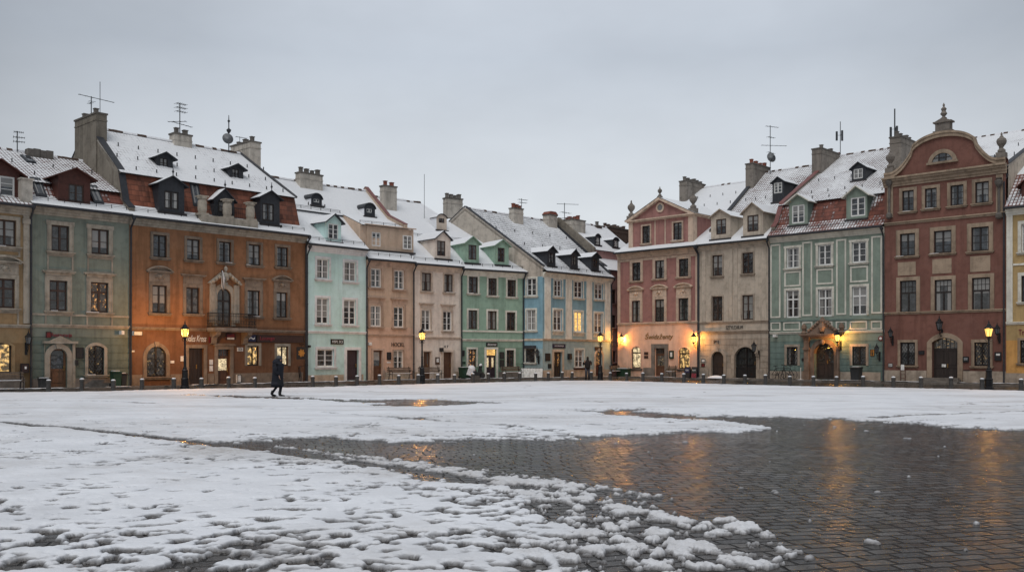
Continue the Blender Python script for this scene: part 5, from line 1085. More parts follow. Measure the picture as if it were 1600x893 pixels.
for k in range(20):
    t0, t1 = 2 * math.pi * k / 20, 2 * math.pi * (k + 1) / 20
    p = [(uc + r * math.cos(t), y, zr + r * math.sin(t)) for r, y, t in ((.25, -.05, t0), (.40, -.05, t0), (.40, -.05, t1), (.25, -.05, t1))]; mb.face([(a_, dA + b_, c_) for a_, b_, c_ in p], 'pink_trim')
    mb.face([(uc + .4 * math.cos(t0), dA - .05, zr + .4 * math.sin(t0)), (uc + .4 * math.cos(t0), dA + .03, zr + .4 * math.sin(t0)), (uc + .4 * math.cos(t1), dA + .03, zr + .4 * math.sin(t1)), (uc + .4 * math.cos(t1), dA - .05, zr + .4 * math.sin(t1))], 'pink_trim')
mb.build('round_window', 'pink_trim', ped)
URN = [(.2, 0), (.26, .05), (.26, .18), (.16, .26), (.1, .34), (.14, .4), (.3, .62), (.34, .8), (.28, .96), (.14, 1.06), (.12, 1.14), (.05, 1.2), (.08, 1.28), (.02, 1.42)]
def urn(H, u, d, z, s, m='grey_stone', name='stone_urn'):
    mb = MB(); mb.box(u - .3 * s, u + .3 * s, d - .3 * s, d + .3 * s, z - .4 * s, z - .002); mb.lathe([(r * s, h * s) for r, h in URN], (u, d, z), 12); return H.part(mb, name, m)
urn(H, ua + .15, dA + .1, zt + .62, .95); urn(H, ub - .05, dA + .1, zt + .62, .95); urn(H, uc, dA - .05, zp + .1, .55, name='finial')
mb = MB(); mb.box(ua - .1, ua + .42, dA - .12, dA + .4, zt + .205, zt + .24); mb.box(ub - .35, ub + .22, dA - .12, dA + .4, zt + .205, zt + .24); H.part(mb, 'urn_base', 'grey_stone')
side_wall(H, 'l', 'pink_plaster'); downpipe(H, H.L - .04, 10.4); chimney(H, -.05, .75, 9.3, 12.4, H.Z(1064, 284, 9.3), 'dark_chimney', 6, along='d', potm='dark_stone'); snow_hooks(H, (7.5, 9.5), 1.3)

# --- beige house
H = hK; roof_part(H, [(-.35, 10.55), (2.6, 12.4), (9.4, 17.5), (15, 13)], ['roof_snow', 'roof_snow_streaked', 'roof_snow'])
for a in ((1113, 1129, 398.5, 431), (1159.8, 1177, 394.5, 427.3)): window(H, *a, 'c3', 'brown_frame', sur=.1, sm='beige_stone')
for a in ((1113, 1129, 462.9, 501), (1159.8, 1177, 460.8, 499.7)): window(H, *a, 'c3', 'brown_frame', sur=.1, sm='beige_stone', sill=False)
for px, w in ((1100, .35), (1142, .3), (1150, .3), (1194, .35)): pbox(H, 'lesene', H.U(px) - w / 2, H.U(px) + w / 2, H.Z(px, 502), 10.1, .035, 'beige_plaster')
zs = H.Z(1145, 518.5); hmould(H, 'string_course', zs, ((-.05, .06, .1), (.063, .12, .16)), 'beige_stone'); hmould(H, 'string_course', H.Z(1145, 503.5), ((-.04, .05, .07), (.053, .1, .12)), 'beige_stone')
door(H, 1112, 1131, 548.5, None, 'dark_door', sur=.22, sm='beige_stone', arch=(H.U(1131) - H.U(1112)) / 2, key=True, wallm='beige_plaster')
door(H, 1147.5, 1182, 541.5, None, 'black_metal', sur=.26, sm='beige_stone', arch=(H.U(1182) - H.U(1147.5)) / 2, wallm='beige_plaster', grate=True, rec=.3)
common(H, 0, 'beige_plaster', .85, 'beige_stone'); finish(H, lambda z: 'beige_stone' if z < zs else 'beige_plaster', 10.45, [.9 + .44 * k for k in range(6)])
for a in ((1111, 1141, 372, 338, 327.5, (1119, 1134.6, 342, 366)), (1161, 1192, 366, 331, 317, (1167.6, 1185, 336, 361.5))):
    dormer(H, *a[:5], .12, 3.0, a[5], 'gable', 'beige_plaster', 'brown_frame', 'c3', 'roof_snow_full', over=.18, trim='beige_stone', pm='glass_dark' if a[0] > 1150 else 'glass_sky')
dormer(H, 1207, 1225, 303.5, 284, 277, 4.7, 2.4, (1209, 1222, 285, 301.5), 'gable', 'slate', 'white_frame', 'c3', 'roof_snow', over=.15)
downpipe(H, .03, 10.4); downpipe(H, H.L - .03, 10.4); verge(H, 'l', 'old_render', .1, .3, 'slate', 1.5); snow_hooks(H, (2.2, 3.2, 5.5), .9); side_wall(H, 'r', 'old_render')
chimney(H, -.1, .6, 7.3, 10.2, H.Z(1168, 257, 7.3), 'dark_chimney', 4, along='d', potm='terracotta')

# --- celadon house
H = hL; roof_part(H, [(-.35, 10.68), (.62, 11.5), (1.5, 13.1), (1.25, 13.12), (11, 18.3), (16, 14)], ['roof_snow_thin', 'roof_tile_dusted', 'slate', 'roof_snow_streaked', 'roof_snow'])
for a in ((1229, 1248.6, 387, 419), (1278.2, 1299, 382, 414.3), (1331.2, 1353.4, 377.5, 410)): window(H, *a, 'c3', 'white_frame', sur=.16, sm='celadon_trim', ears=True)
for a in ((1228.5, 1248.6, 453.2, 496), (1278.3, 1300, 451.2, 494), (1331.4, 1354.4, 447.3, 492)): window(H, *a, 't2', 'white_frame', sur=.16, sm='celadon_trim', sill=False)
def panel(pl, pr, yt, yb, b=.11):
    u0, u1 = H.U(pl), H.U(pr); pc = (pl + pr) / 2; z1, z0 = H.Z(pc, yt), H.Z(pc, yb); mb = MB()
    mb.box(u0 - b, u0, -.035, -.002, z0 - b, z1 + b); mb.box(u1, u1 + b, -.035, -.002, z0 - b, z1 + b); mb.box(u0, u1, -.035, -.002, z0 - b, z0); mb.box(u0, u1, -.035, -.002, z1, z1 + b); H.part(mb, 'panel_frame', 'celadon_trim')
for pl, pr, yt, yb in ((1206, 1217.5, 384, 494), (1256, 1267, 380, 491), (1309, 1320, 376, 489), (1364, 1376, 371, 487)): panel(pl, pr, yt, yb)
for pl, pr, yt, yb in ((1228, 1249, 426, 445), (1278, 1299.5, 422, 441.5), (1331, 1354, 418, 438)): panel(pl, pr, yt, yb)
for pl, pr in ((1206, 1218), (1226, 1248.5), (1255.5, 1268), (1276.5, 1299), (1308, 1321), (1330, 1353), (1363, 1376)): pc = (pl + pr) / 2; y = 508.5 - (pc - 1290) * .013; panel(pl, pr, y - 4.5, y + 4.5, .09)
zs = H.Z(1290, 519); hmould(H, 'string_course', zs, STR, 'celadon_trim'); hmould(H, 'sill_band', H.Z(1290, 499.5), ((-.05, .05, .06),), 'celadon_ground')
window(H, 1229.5, 1246.5, 541.5, 570.5, 'shop2', 'dark_frame', sur=.18, sm='beige_stone', bars=(4,), sill=False); window(H, 1332, 1353.4, 541, 570.5, 'shop2', 'dark_frame', sur=.18, sm='beige_stone', bars=(5,), sill=False)
door(H, 1272, 1303.5, 535.5, None, 'dark_door', sur=.3, sm='portal_stone', arch=(H.U(1303.5) - H.U(1272)) / 2, leaves=2, transom=0, rec=.45, wallm='portal_stone', glassm='glass_dark')
u0, u1 = H.U(1258), H.U(1312); uc = (H.U(1272) + H.U(1303.5)) / 2; zt = H.Z(1287, 525.5); mb = MB(); d0, d1 = H.U(1272) - .31, H.U(1303.5) + .31
for x0, x1 in ((u0, d0), (d1, u1)):
    mb.box(x0, x1, -.22, -.003, .1, zt - .2); mb.box(x0 - .06, x1 + .06, -.3, -.003, .1, .75); mb.box(x0 - .05, x1 + .05, -.3, -.003, 2.25, 2.42); mb.box(x0 - .05, x1 + .05, -.28, -.003, zt - .197, zt - .02)
mb.box(d0, d1, -.16, -.003, H.Z(1287, 535.5) + .32, zt - .02); mb.box(u0 - .15, u1 + .15, -.42, -.003, zt - .017, zt + .1); mb.box(u0 - .25, u1 + .25, -.5, -.003, zt + .103, zt + .2, None, 'dark_stone'); po = H.part(mb, 'portal', 'portal_stone')
mb = MB(); zz = zt + .2
for sg in (-1, 1):
    pts = [(uc + sg * x, zz + z) for x, z in ((1.2, .003), (.95, .34), (.6, .5), (.42, .85), (.3, .95), (.22, .7), (.15, .003))]; mb.prism(pts, -.34, -.02)
    mb.lathe([(.16, 0), (.2, .1), (.1, .22), (.2, .42), (.16, .62), (.04, .74)], (uc + sg * 1.4, -.25, zz), 10)
    for k in range(5): mb.lathe([(.02, -.12), (.12, -.03), (.12, .05), (.02, .14)], (uc + sg * (.3 + .17 * k), -.36, zz + .75 - .13 * k), 7)
mb.lathe([(.05, 0), (.24, .18), (.3, .45), (.22, .75), (.26, .9), (.12, 1.1), (.03, 1.22)], (uc, -.26, zz), 10); mb.lathe([(.04, -.2), (.16, -.06), (.16, .1), (.04, .22)], (uc, -.22, zt - .4), 9); mb.build('portal_crest', 'portal_stone', po)
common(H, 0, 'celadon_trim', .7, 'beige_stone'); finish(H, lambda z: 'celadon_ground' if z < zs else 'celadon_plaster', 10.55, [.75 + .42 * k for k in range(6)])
for a in ((1233, 1262, 351.5, 314, 303.5, (1237.3, 1257, 320, 348.6)), (1322.5, 1355, 340, 304, 291, (1329, 1352, 307.8, 337.6))):
    dormer(H, *a[:5], .42, 2.6, a[5], 'gable', 'celadon_plaster', 'white_frame', 'c3', 'roof_snow_full', over=.24, trim='celadon_trim', side='celadon_ground')
dormer(H, 1331, 1352.5, 282, 262, 254, 4.4, 2.6, (1333.5, 1348, 263.5, 279), 'gable', 'slate', 'white_frame', 'c2', 'roof_snow', over=.16)
snow_guard(H, .0); snow_hooks(H, (1.8, 3.0, 5.5), 1.3); downpipe(H, H.L - .04, 10.5); verge(H, 'l', 'old_render', .24, .3, 'oxide', .2)
chimney(H, -.3, .5, 7.3, 10.6, H.Z(1276, 233, 7.3), 'dark_chimney', 2, along='d'); chimney(H, H.L - .75, H.L + .05, 2.7, 5.4, H.Z(1406, 214, 2.7), 'dark_chimney', 5, along='d', potm='dark_stone')

# --- red house with curved gable
H = hM; roof_part(H, [(.45, 13.75), (12, 18.3), (17, 15)], ['roof_snow_lined', 'roof_snow'])
for a in ((1410, 1428, 297.5, 330), (1445.3, 1464, 294, 325.3), (1485.3, 1505.7, 289, 321), (1524, 1545.3, 283.8, 317)): window(H, *a, 'c3', sur=.2, sm='sand_trim', pm='glass_sky')
for a in ((1406.3, 1430, 364.5, 399.7), (1459.4, 1487, 360, 395.3), (1517.8, 1545.2, 354.3, 392)): window(H, *a, 'c3', sur=.26, sm='sand_trim', pm='glass_sky')
for a in ((1406.3, 1432, 438, 488), (1460.4, 1487.5, 436.6, 487), (1518.8, 1547.3, 433.3, 485.5)): window(H, *a, 'big', sur=.24, sm='sand_trim', sill=False)
for pl, pr, yt, yb in ((1403, 1431, 409, 430), (1457, 1487, 404, 427), (1516, 1547.5, 399.5, 424)): pbox(H, 'panel', H.U(pl), H.U(pr), H.Z((pl + pr) / 2, yb), H.Z((pl + pr) / 2, yt), .03, 'sand_trim')
zs = H.Z(1478, 486.5); hmould(H, 'string_course', zs, ((-.1, .0, .06), (.003, .07, .12)), 'sand_trim'); hmould(H, 'string_course', H.Z(1478, 341.5), ((-.1, .02, .06), (.023, .1, .14)), 'sand_trim')
window(H, 1406.8, 1430, 534.5, 570.5, 'shop2', 'dark_frame', sur=.17, sm='sand_trim', bars=(5,)); window(H, 1522.5, 1546, 534.5, 571.5, 'shop2', 'dark_frame', 'shop_dim', sur=.19, sm='sand_trim', bars=(5,))
door(H, 1456.5, 1496.5, 527.5, None, 'dark_door', sur=.32, sm='sand_trim', arch=.3, leaves=2, transom=.72, trm='shop_dim', wallm='brick_red_plaster', rec=.35)
mb = MB()
for k in range(3): mb.box(H.U(1440) + .1 * k, H.U(1505) - .1 * k, -.95 + .3 * k, -.05, .0 if k == 0 else .1 + .1 * k, .1 + .1 * (k + 1) - .002)
H.part(mb, 'steps', 'grey_stone')
e = 13.8; hmould(H, 'cornice', e, ((-.6, -.45, .08), (-.447, -.25, .16), (-.247, -.1, .3), (-.097, .02, .42)), 'sand_trim', -.05, H.L + .05)
mb = MB(); cuts = [(H.U(1456.5) - .35, H.U(1496.5) + .35)]; pbox(H, 'plinth', .004, cuts[0][0], 0, .85, .05, 'beige_stone'); pbox(H, 'plinth', cuts[0][1], H.L - .004, 0, .85, .05, 'beige_stone')
finish(H, lambda z: 'brick_red_plaster', 13.75)
# curved gable
L = H.L; zb = 13.83; ztp = H.Z(1473, 206.5); hh = ztp - zb
def gab(s):                                              # 0..1 across: low shoulder, concave sweep, round crown
    x = abs(s - .5) * 2
    if x > .9: return .12
    if x > .5: t = (.9 - x) / .4; return .12 + .55 * t ** 1.9
    return .55 + .45 * math.sqrt(max(0, 1 - (x / .56) ** 2))
pts = [(L * i / 72, zb + hh * gab(i / 72)) for i in range(73)]
mb = MB(); lw = H.UZ(1456, 250)[0], H.UZ(1489, 250)[0]; luc = sum(lw) / 2; lwd = lw[1] - lw[0]; lz0 = H.Z(1472.5, 252); lh = lwd / 2
for (x0, z0), (x1, z1) in zip(pts, pts[1:]):
    xm = (x0 + x1) / 2 - luc; lo = zb
    mb.face([(x0, .05, zb), (x1, .05, zb), (x1, .05, z1), (x0, .05, z0)]); mb.face([(x0, .45, zb), (x0, .45, z0), (x1, .45, z1), (x1, .45, zb)]); mb.face([(x0, .05, z0), (x1, .05, z1), (x1, .45, z1), (x0, .45, z0)])
g = H.part(mb, 'gable', 'brick_red_plaster')
mb = MB(); t = .3
for (x0, z0), (x1, z1) in zip(pts, pts[1:]):
    n0 = .3
    mb.face([(x0, -.1, z0 - n0), (x1, -.1, z1 - n0), (x1, -.1, z1 + .04), (x0, -.1, z0 + .04)]); mb.face([(x0, -.1, z0 + .04), (x1, -.1, z1 + .04), (x1, .5, z1 + .04), (x0, .5, z0 + .04)]); mb.face([(x0, -.1, z0 - n0), (x0, .05, z0 - n0), (x1, .05, z1 - n0), (x1, -.1, z1 - n0)])
    mb.face([(x0, -.16, z0 - .08), (x1, -.16, z1 - .08), (x1, -.16, z1 + .06), (x0, -.16, z0 + .06)]); mb.face([(x0, -.16, z0 + .06), (x1, -.16, z1 + .06), (x1, -.09, z1 + .06), (x0, -.09, z0 + .06)]); mb.face([(x0, -.16, z0 - .08), (x0, -.09, z0 - .08), (x1, -.09, z1 - .08), (x1, -.16, z1 - .08)])
mb.build('gable_coping', 'sand_trim', g)
ap = arch_pts(lwd, 0, lh * .82, 16); aq = arch_pts(lwd + .5, 0, lh * .82 + .25, 16); mb = MB()
for (p0, q0), (p1, q1) in zip(zip(ap, aq), zip(ap[1:], aq[1:])): mb.face([(p0[0], -.05, p0[1]), (p1[0], -.05, p1[1]), (q1[0], -.05, q1[1]), (q0[0], -.05, q0[1])]); mb.face([(q0[0], -.05, q0[1]), (q1[0], -.05, q1[1]), (q1[0], .05, q1[1]), (q0[0], .05, q0[1])]); mb.face([(p0[0], -.05, p0[1]), (p0[0], .04, p0[1]), (p1[0], .04, p1[1]), (p1[0], -.05, p1[1])])
mb.box(-lwd / 2 - .32, lwd / 2 + .32, -.12, .04, -.14, -.002)
for x in (-lwd * .17, lwd * .17): mb.box(x - .03, x + .03, -.012, .03, 0, lh * .74, 'dark_frame')
mb.box(-.42 * lwd, .42 * lwd, -.01, .028, lh * .36, lh * .42, 'dark_frame')
lu = mb.build('lunette_window', 'sand_trim', H.root, Matrix.Translation((luc, 0, lz0)))
mb = MB(); mb.recalc = False
for p0, p1 in zip(ap, ap[1:]): mb.face([(p0[0], .03, 0), (p1[0], .03, 0), (p1[0], .03, p1[1]), (p0[0], .03, p0[1])], None, [(p0[0] / lwd + .5, 0), (p1[0] / lwd + .5, 0), (p1[0] / lwd + .5, p1[1]), (p0[0] / lwd + .5, p0[1])])
mb.build('pane', 'glass_sky', lu)
mb = MB(); mb.box(L / 2 - .6, L / 2 + .6, -.1, .5, ztp - .02, ztp + .12); mb.box(L / 2 - .46, L / 2 + .46, -.05, .45, ztp + .122, ztp + .62); mb.box(L / 2 - .58, L / 2 + .58, -.14, .52, ztp + .622, ztp + .72); mb.prism([(L / 2 - .5, ztp + .723), (L / 2 + .5, ztp + .723), (L / 2, ztp + .95)], -.08, .46); mb.lathe([(.16, 0), (.2, .1), (.08, .2), (.22, .38), (.12, .55), (.18, .7), (.05, .85), (.08, .95), (.01, 1.1)], (L / 2, .2, ztp + .85), 10); H.part(mb, 'finial', 'grey_stone')
urn(H, .32, .2, zb + .72, .9, 'grey_stone'); urn(H, L - .32, .2, zb + .72, .9, 'grey_stone')
for px, s in ((1391, 1), (1562, 1)):
    u = H.U(px); mb = MB(); z0, z1 = H.Z(px, 340), H.Z(px, 285); mb.box(u - .2, u + .2, -.06, -.003, z0, z1 + .5); H.part(mb, 'pilaster', 'sand_trim')
    mb = MB(); mb.tube([(u, -.16, z0 + .3), (u, -.16, z1 - .1)], .08); mb.lathe([(.06, -.3), (.2, -.1), (.26, .12), (.12, .2), (.2, .3)], (u, -.2, z1 - .05), 10); mb.lathe([(.1, 0), (.2, .1), (.2, .3), (.1, .42)], (u, -.18, z0 - .1), 10); H.part(mb, 'wall_column', 'dark_stone')
side_wall(H, 'r', 'beige_plaster'); verge(H, 'r', 'beige_plaster', .08, .25, 'slate', .5); verge(H, 'l', 'beige_plaster', .08, .25, 'slate', .5); side_wall(H, 'l', 'beige_plaster'); skylight(H, 1522, 1548, 230, 2.4, 1.4, 'glass_dark'); downpipe(H, H.L - .1, 13.2); snow_hooks(H, (3.5, 6.5), 1.2)

# --- yellow house (right edge)
H = hN; roof_part(H, [(-.35, 11.05), (2.2, 13.4), (8, 16.6), (13, 13)], ['roof_snow_thin', 'roof_snow', 'roof_snow'])
window(H, 1596, 1622, 349, 393, 'c3', 'white_frame', sur=.2, sm='pale_trim'); window(H, 1596, 1622, 430, 471, 'c3', 'dark_frame', sur=.2, sm='pale_trim'); window(H, 1594, 1618, 531, 567, 'shop2', 'dark_frame', sur=.14, sm='sand_trim', bars=(5,))
window(H, 1642, 1668, 349, 393, 'c3', 'white_frame', sur=.2, sm='pale_trim'); window(H, 1642, 1668, 430, 471, 'c3', 'dark_frame', sur=.2, sm='pale_trim'); door(H, 1640, 1664, 535, None, 'dark_door', sur=.14, sm='sand_trim')
zs = H.Z(1590, 505); hmould(H, 'string_course', zs, STR, 'pale_trim'); pbox(H, 'pilaster', H.U(1573), H.U(1582.5), zs + .12, 10.55, .06, 'pale_trim'); hmould(H, 'band', H.Z(1590, 413), ((-.06, .06, .05),), 'pale_trim', H.U(1583.5))
common(H, 0, 'pale_trim', .75, 'beige_stone'); finish(H, lambda z: 'amber_glow_ground' if z < zs else 'yellow_plaster', 10.95); dormer(H, 1596, 1630, 312, 286, 272, .4, 2.6, (1603, 1623, 288, 308), 'gable', 'red_wood', 'brown_frame', 'c2', 'roof_snow', over=.25); snow_guard(H, .0)
side_wall(H, 'r', 'old_render')
# ------------------------------------------------------------------ lamps and lanterns
def glass_lamp(name, col, strength, tr):
    m = bpy.data.materials.new(name); m.use_nodes = True; t = m.node_tree; t.nodes.clear(); o = N(t, 'ShaderNodeOutputMaterial'); e = N(t, 'ShaderNodeEmission'); e.inputs[0].default_value = tuple(col) + (1,); e.inputs[1].default_value = strength
    a = N(t, 'ShaderNodeBsdfTransparent'); a.inputs[0].default_value = (1, .93, .8, 1); mx = N(t, 'ShaderNodeMixShader'); mx.inputs[0].default_value = tr; lk(t, e, 0, mx, 1); lk(t, a, 0, mx, 2); lk(t, mx, 0, o, 0); MAT[name] = m
glass_lamp('lamp_pane', (1.0, .60, .15), 3.2, .72)
LAMPCOL = (1.0, .47, .10)
def bulb(name, loc, watts, parent, r=.07):
    l = bpy.data.lights.new(name, 'POINT'); l.energy = watts; l.color = LAMPCOL; l.shadow_soft_size = r; o = bpy.data.objects.new(name, l); COL.objects.link(o); o.parent = parent; o.location = loc; return o
def lantern_head(parent, z, s, pane, lvl2=False):
    """six-sided lantern narrowing downwards, hipped cap and finial; its foot stands at z"""
    r0, r1, h = .13 * s, .23 * s, .46 * s; mb = MB()
    for k in range(6):
        a = k * math.pi / 3; mb.tube([(r0 * math.cos(a), r0 * math.sin(a), z), (r1 * math.cos(a), r1 * math.sin(a), z + h)], .014 * s, None, 4)
    mb.lathe([(.03 * s, -.12 * s), (.06 * s, -.08 * s), (r0 * 1.1, -.02 * s), (r0 * 1.12, .02 * s)], (0, 0, z), 6)
    mb.lathe([(r1 * 1.12, 0), (r1 * 1.2, .03 * s), (r1 * .72, .13 * s), (r1 * .5, .17 * s), (r1 * .5, .22 * s), (r1 * .2, .3 * s), (.03 * s, .33 * s), (.045 * s, .37 * s), (.02 * s, .42 * s), (.008 * s, .52 * s)], (0, 0, z + h), 6)
    hd = mb.build('lantern_frame', 'black_metal', parent)
    mb = MB(); q0, q1 = r0 * .96, r1 * .96
    for k in range(6):
        a, b = k * math.pi / 3, (k + 1) * math.pi / 3; mb.face([(q0 * math.cos(a), q0 * math.sin(a), z + .02), (q0 * math.cos(b), q0 * math.sin(b), z + .02), (q1 * math.cos(b), q1 * math.sin(b), z + h - .01), (q1 * math.cos(a), q1 * math.sin(a), z + h - .01)])
    mb.build('lantern_pane', pane, hd); return hd
def street_lamp(px, y, label, watts):
    X, Y = gp(px, y); r = thing('street_lamp', label, 'street lamp', (X, Y, 0), random.random(), 'lit street lamps on tall cast iron posts')
    mb = MB(); mb.lathe([(.24, 0), (.24, .1), (.2, .14), (.2, .5), (.22, .54), (.17, .6), (.15, .95), (.17, 1.0), (.11, 1.08)], (0, 0, 0), 8); mb.build('pedestal', 'black_metal', r)
    mb = MB(); mb.lathe([(.09, 1.06), (.1, 1.15), (.075, 1.2), (.065, 1.7), (.08, 1.74), (.06, 1.8), (.048, 2.45), (.07, 2.49), (.05, 2.53), (.04, 2.66), (.09, 2.72), (.05, 2.78)], (0, 0, 0), 10); mb.build('post', 'black_metal', r)
    for k in range(4):
        a = math.pi / 4 + k * math.pi / 2; mb = MB(); mb.tube([(.05 * math.cos(a), .05 * math.sin(a), 2.6), (.17 * math.cos(a), .17 * math.sin(a), 2.66), (.2 * math.cos(a), .2 * math.sin(a), 2.76), (.15 * math.cos(a), .15 * math.sin(a), 2.86)], .012, None, 4); mb.build('lantern_arm', 'black_metal', r)
    lantern_head(r, 2.86, .95, 'lamp_pane'); bulb('lamp_bulb', (0, 0, 3.08), watts, r, .08); return r
street_lamp(289, 606.6, 'lit street lamp in front of the rust orange house', 520)
street_lamp(659.5, 599.3, 'lit street lamp in front of the cream house', 300)
street_lamp(938, 593.6, 'lit street lamp in front of the blue corner house door', 160)
street_lamp(1545, 607.6, 'lit street lamp in front of the tall dark red house', 140)
def wall_lantern(H, px, y, label, lit=0, s=1.0, out=.75, pane=None, d=0.0, M=None, side=1, down=False):
    u, z = H.UZ(px, y, d); x, yy, zz = H.W(u, d - out, z - .3 * s); r = thing('wall_lantern', label, 'wall lantern', H.W(u, d, z - .4 * s), math.atan2(H.e[1], H.e[0]), 'old style lanterns bracketed to house walls')
    mb = MB(); mb.box(-.06, .06, -.04, -.003, -.5, .15)
    mb.tube([(0, -.03, -.3), (0, -out * .55, -.36), (0, -out * .9, -.2), (0, -out, .0)], .022 * s, None, 6); mb.tube([(0, -.03, .08), (0, -out * .5, -.02), (0, -out * .8, -.14), (0, -out, -.02)], .016 * s, None, 5)
    for k in range(2):
        cx = -out * (.25 + .3 * k); mb.tube([(0, cx + .09 * math.cos(t), -.18 + .09 * math.sin(t)) for t in [j * math.pi / 4 for j in range(8)]], .011, None, 4)
    mb.build('bracket', 'black_metal', r)
    hd = lantern_head(r, .10 * s, s, 'lamp_pane' if lit else (pane or 'lantern_glass')); hd.location = (0, -out, 0)
    if lit: bulb('lantern_bulb', (0, -out, .34 * s), lit, r, .06)
    return r
wall_lantern(hA, 40.5, 530, 'unlit black wall lantern on the ochre house beside the downpipe', out=.35, s=.75)
wall_lantern(hH, 956, 529, 'dim pinkish wall lantern at the alley end of the blue corner house', lit=180, out=1.0, s=.8)
wall_lantern(hJ, 1090, 529, 'lit yellow wall lantern between the pediment house and the beige house', lit=190, s=.95, out=.55)
wall_lantern(hK, 1186, 543, 'unlit black wall lantern beside the large arched gate of the beige house', s=.9, out=.75)
wall_lantern(hL, 1314, 527, 'lit yellow wall lantern right of the carved stone portal', lit=190, s=.95, out=.6)
wall_lantern(hL, 1374.5, 546, 'unlit wall lantern at the right end of the celadon house', out=.5, s=.7)
wall_lantern(hM, 1395, 521, 'unlit wall lantern at the left end of the dark red house', out=.4, s=.72)
wall_lantern(hM, 1472, 508, 'large unlit wall lantern with scrolled crown above the dark red house door', s=.95, out=.5)
wall_lantern(hM, 1562, 516, 'unlit wall lantern at the right end of the dark red house', out=.5, s=.75)
wall_lantern(fc, 842, 552, 'small unlit wall lantern on the return wall of the blue corner house', s=.8, out=.35)
# ------------------------------------------------------------------ bollards at the edge of the square
def make_bollard():
    r = thing('bollard', '', 'bollard', (0, 0, 0), 0, 'low stone bollards along the edge of the square')
    mb = MB(); mb.lathe([(.135, 0), (.135, .06), (.12, .1), (.115, .46), (.13, .48), (.13, .54), (.09, .585), (.02, .6)], (0, 0, 0), 10); mb.build('bollard_post', 'bollard_stone', r)
    mb = MB(); mb.lathe([(.11, .575), (.115, .6), (.075, .635), (.015, .645)], (0, 0, 0), 9); mb.build('snow_cap', 'snow_cap', r, smooth=True); return r
BOL = [(76, 611.5, 'before the dark tub of the sage house'), (128, 610.5, 'between door and arched window of the sage house'), (177, 610.5, 'before the green bin of the sage house'), (222, 609, 'just left of the rust orange house arched window'), (271.5, 607.8, 'right of the arched window, left of a street lamp'), (314.7, 606.8, 'before the dark double door of the rust orange house'), (357, 606.2, 'before the glazed brown door of the rust orange house'), (398, 605.8, 'before the first lit shop window of the rust orange house'),
 (488.5, 603.6, 'at the left corner of the mint house'), (525, 602.8, 'below the ground floor window of the mint house'), (558, 602.2, 'before the purple door of the mint house'), (593, 601.2, 'before the brown door of the tan house'), (623, 600.8, 'before the bench of the tan house'), (653.5, 600.2, 'just left of the lamp at the cream house'), (684, 599.8, 'at the right end of the cream house bench'), (710, 598.8, 'right of the plain brown door of the cream house'),
 (738.8, 597.6, 'before the snowy scooter'), (763, 597, 'before the lit glazed door of the green house'), (787.7, 596.2, 'at the left end of the green house bench'), (812, 595.8, 'at the right end of the green house bench'), (837, 595.2, 'before the white folded tables'), (856.7, 594.4, 'before the corner plaque of the blue house'), (878.6, 594, 'right of the double door of the blue house'), (894, 593.8, 'left of the ground floor window of the blue house'), (924, 593.4, 'just right of the standing person'), (953.5, 594, 'at the mouth of the alley'),
 (979, 595.2, 'before the planter box of the pediment house'), (1004.5, 596, 'between lit window and door of the pediment house'), (1034, 596.8, 'before the door of the pediment house'), (1068.5, 597.8, 'left of the sandwich boards'), (1099, 598.6, 'left of the small arched door of the beige house'), (1131, 599.6, 'between the two arched doorways of the beige house'), (1164, 600.2, 'before the large arched gate of the beige house'), (1196, 601, 'at the right end of the beige house'),
 (1234, 602.2, 'before the parked bicycles'), (1271, 603.2, 'before the left pier of the carved portal'), (1307, 603.6, 'before the right pier of the carved portal'), (1348.6, 604.2, 'right of the black litter bin'), (1396, 605.2, 'at the left corner of the dark red house'), (1439, 606, 'left of the steps of the dark red house'), (1486, 606.6, 'before the steps of the dark red house'), (1534.5, 607.6, 'just left of the lamp at the dark red house'), (1595.5, 609.6, 'before the yellow house')]
b0 = make_bollard()
for i, (px, y, lb) in enumerate(BOL):
    b = b0 if i == 0 else copy_tree(b0); X, Y = gp(px, y); b.location = (X, Y, 0); b.rotation_euler = (0, 0, random.random() * 6); b['label'] = 'stone bollard ' + lb; b.scale = (1, 1, random.uniform(.94, 1.05))
# ------------------------------------------------------------------ signs, plaques, notices
def text_mesh(s, name, mat, w, h, depth=.03, shear_=0.0, parent=None):
    c = bpy.data.curves.new(name, 'FONT'); c.body = s; c.extrude = .06; c.shear = shear_; c.align_x = 'CENTER'; c.align_y = 'CENTER'; c.resolution_u = 3
    o = bpy.data.objects.new('tmp', c); COL.objects.link(o); bpy.context.view_layer.update(); me = bpy.data.meshes.new_from_object(o.evaluated_get(bpy.context.evaluated_depsgraph_get())); bpy.data.objects.remove(o)
    v = np.empty(len(me.vertices) * 3, np.float32); me.vertices.foreach_get('co', v); v = v.reshape(-1, 3); lo, hi = v.min(0), v.max(0); v = (v - (lo + hi) / 2) / np.maximum(hi - lo, 1e-6) * (w, h, depth)
    v = np.stack([v[:, 0], -v[:, 2], v[:, 1]], -1); me.vertices.foreach_set('co', v.ravel()); me.materials.clear(); me.materials.append(MAT[mat]); me.name = name
    o = bpy.data.objects.new(name, me); COL.objects.link(o)
    if parent: o.parent = parent
    return o
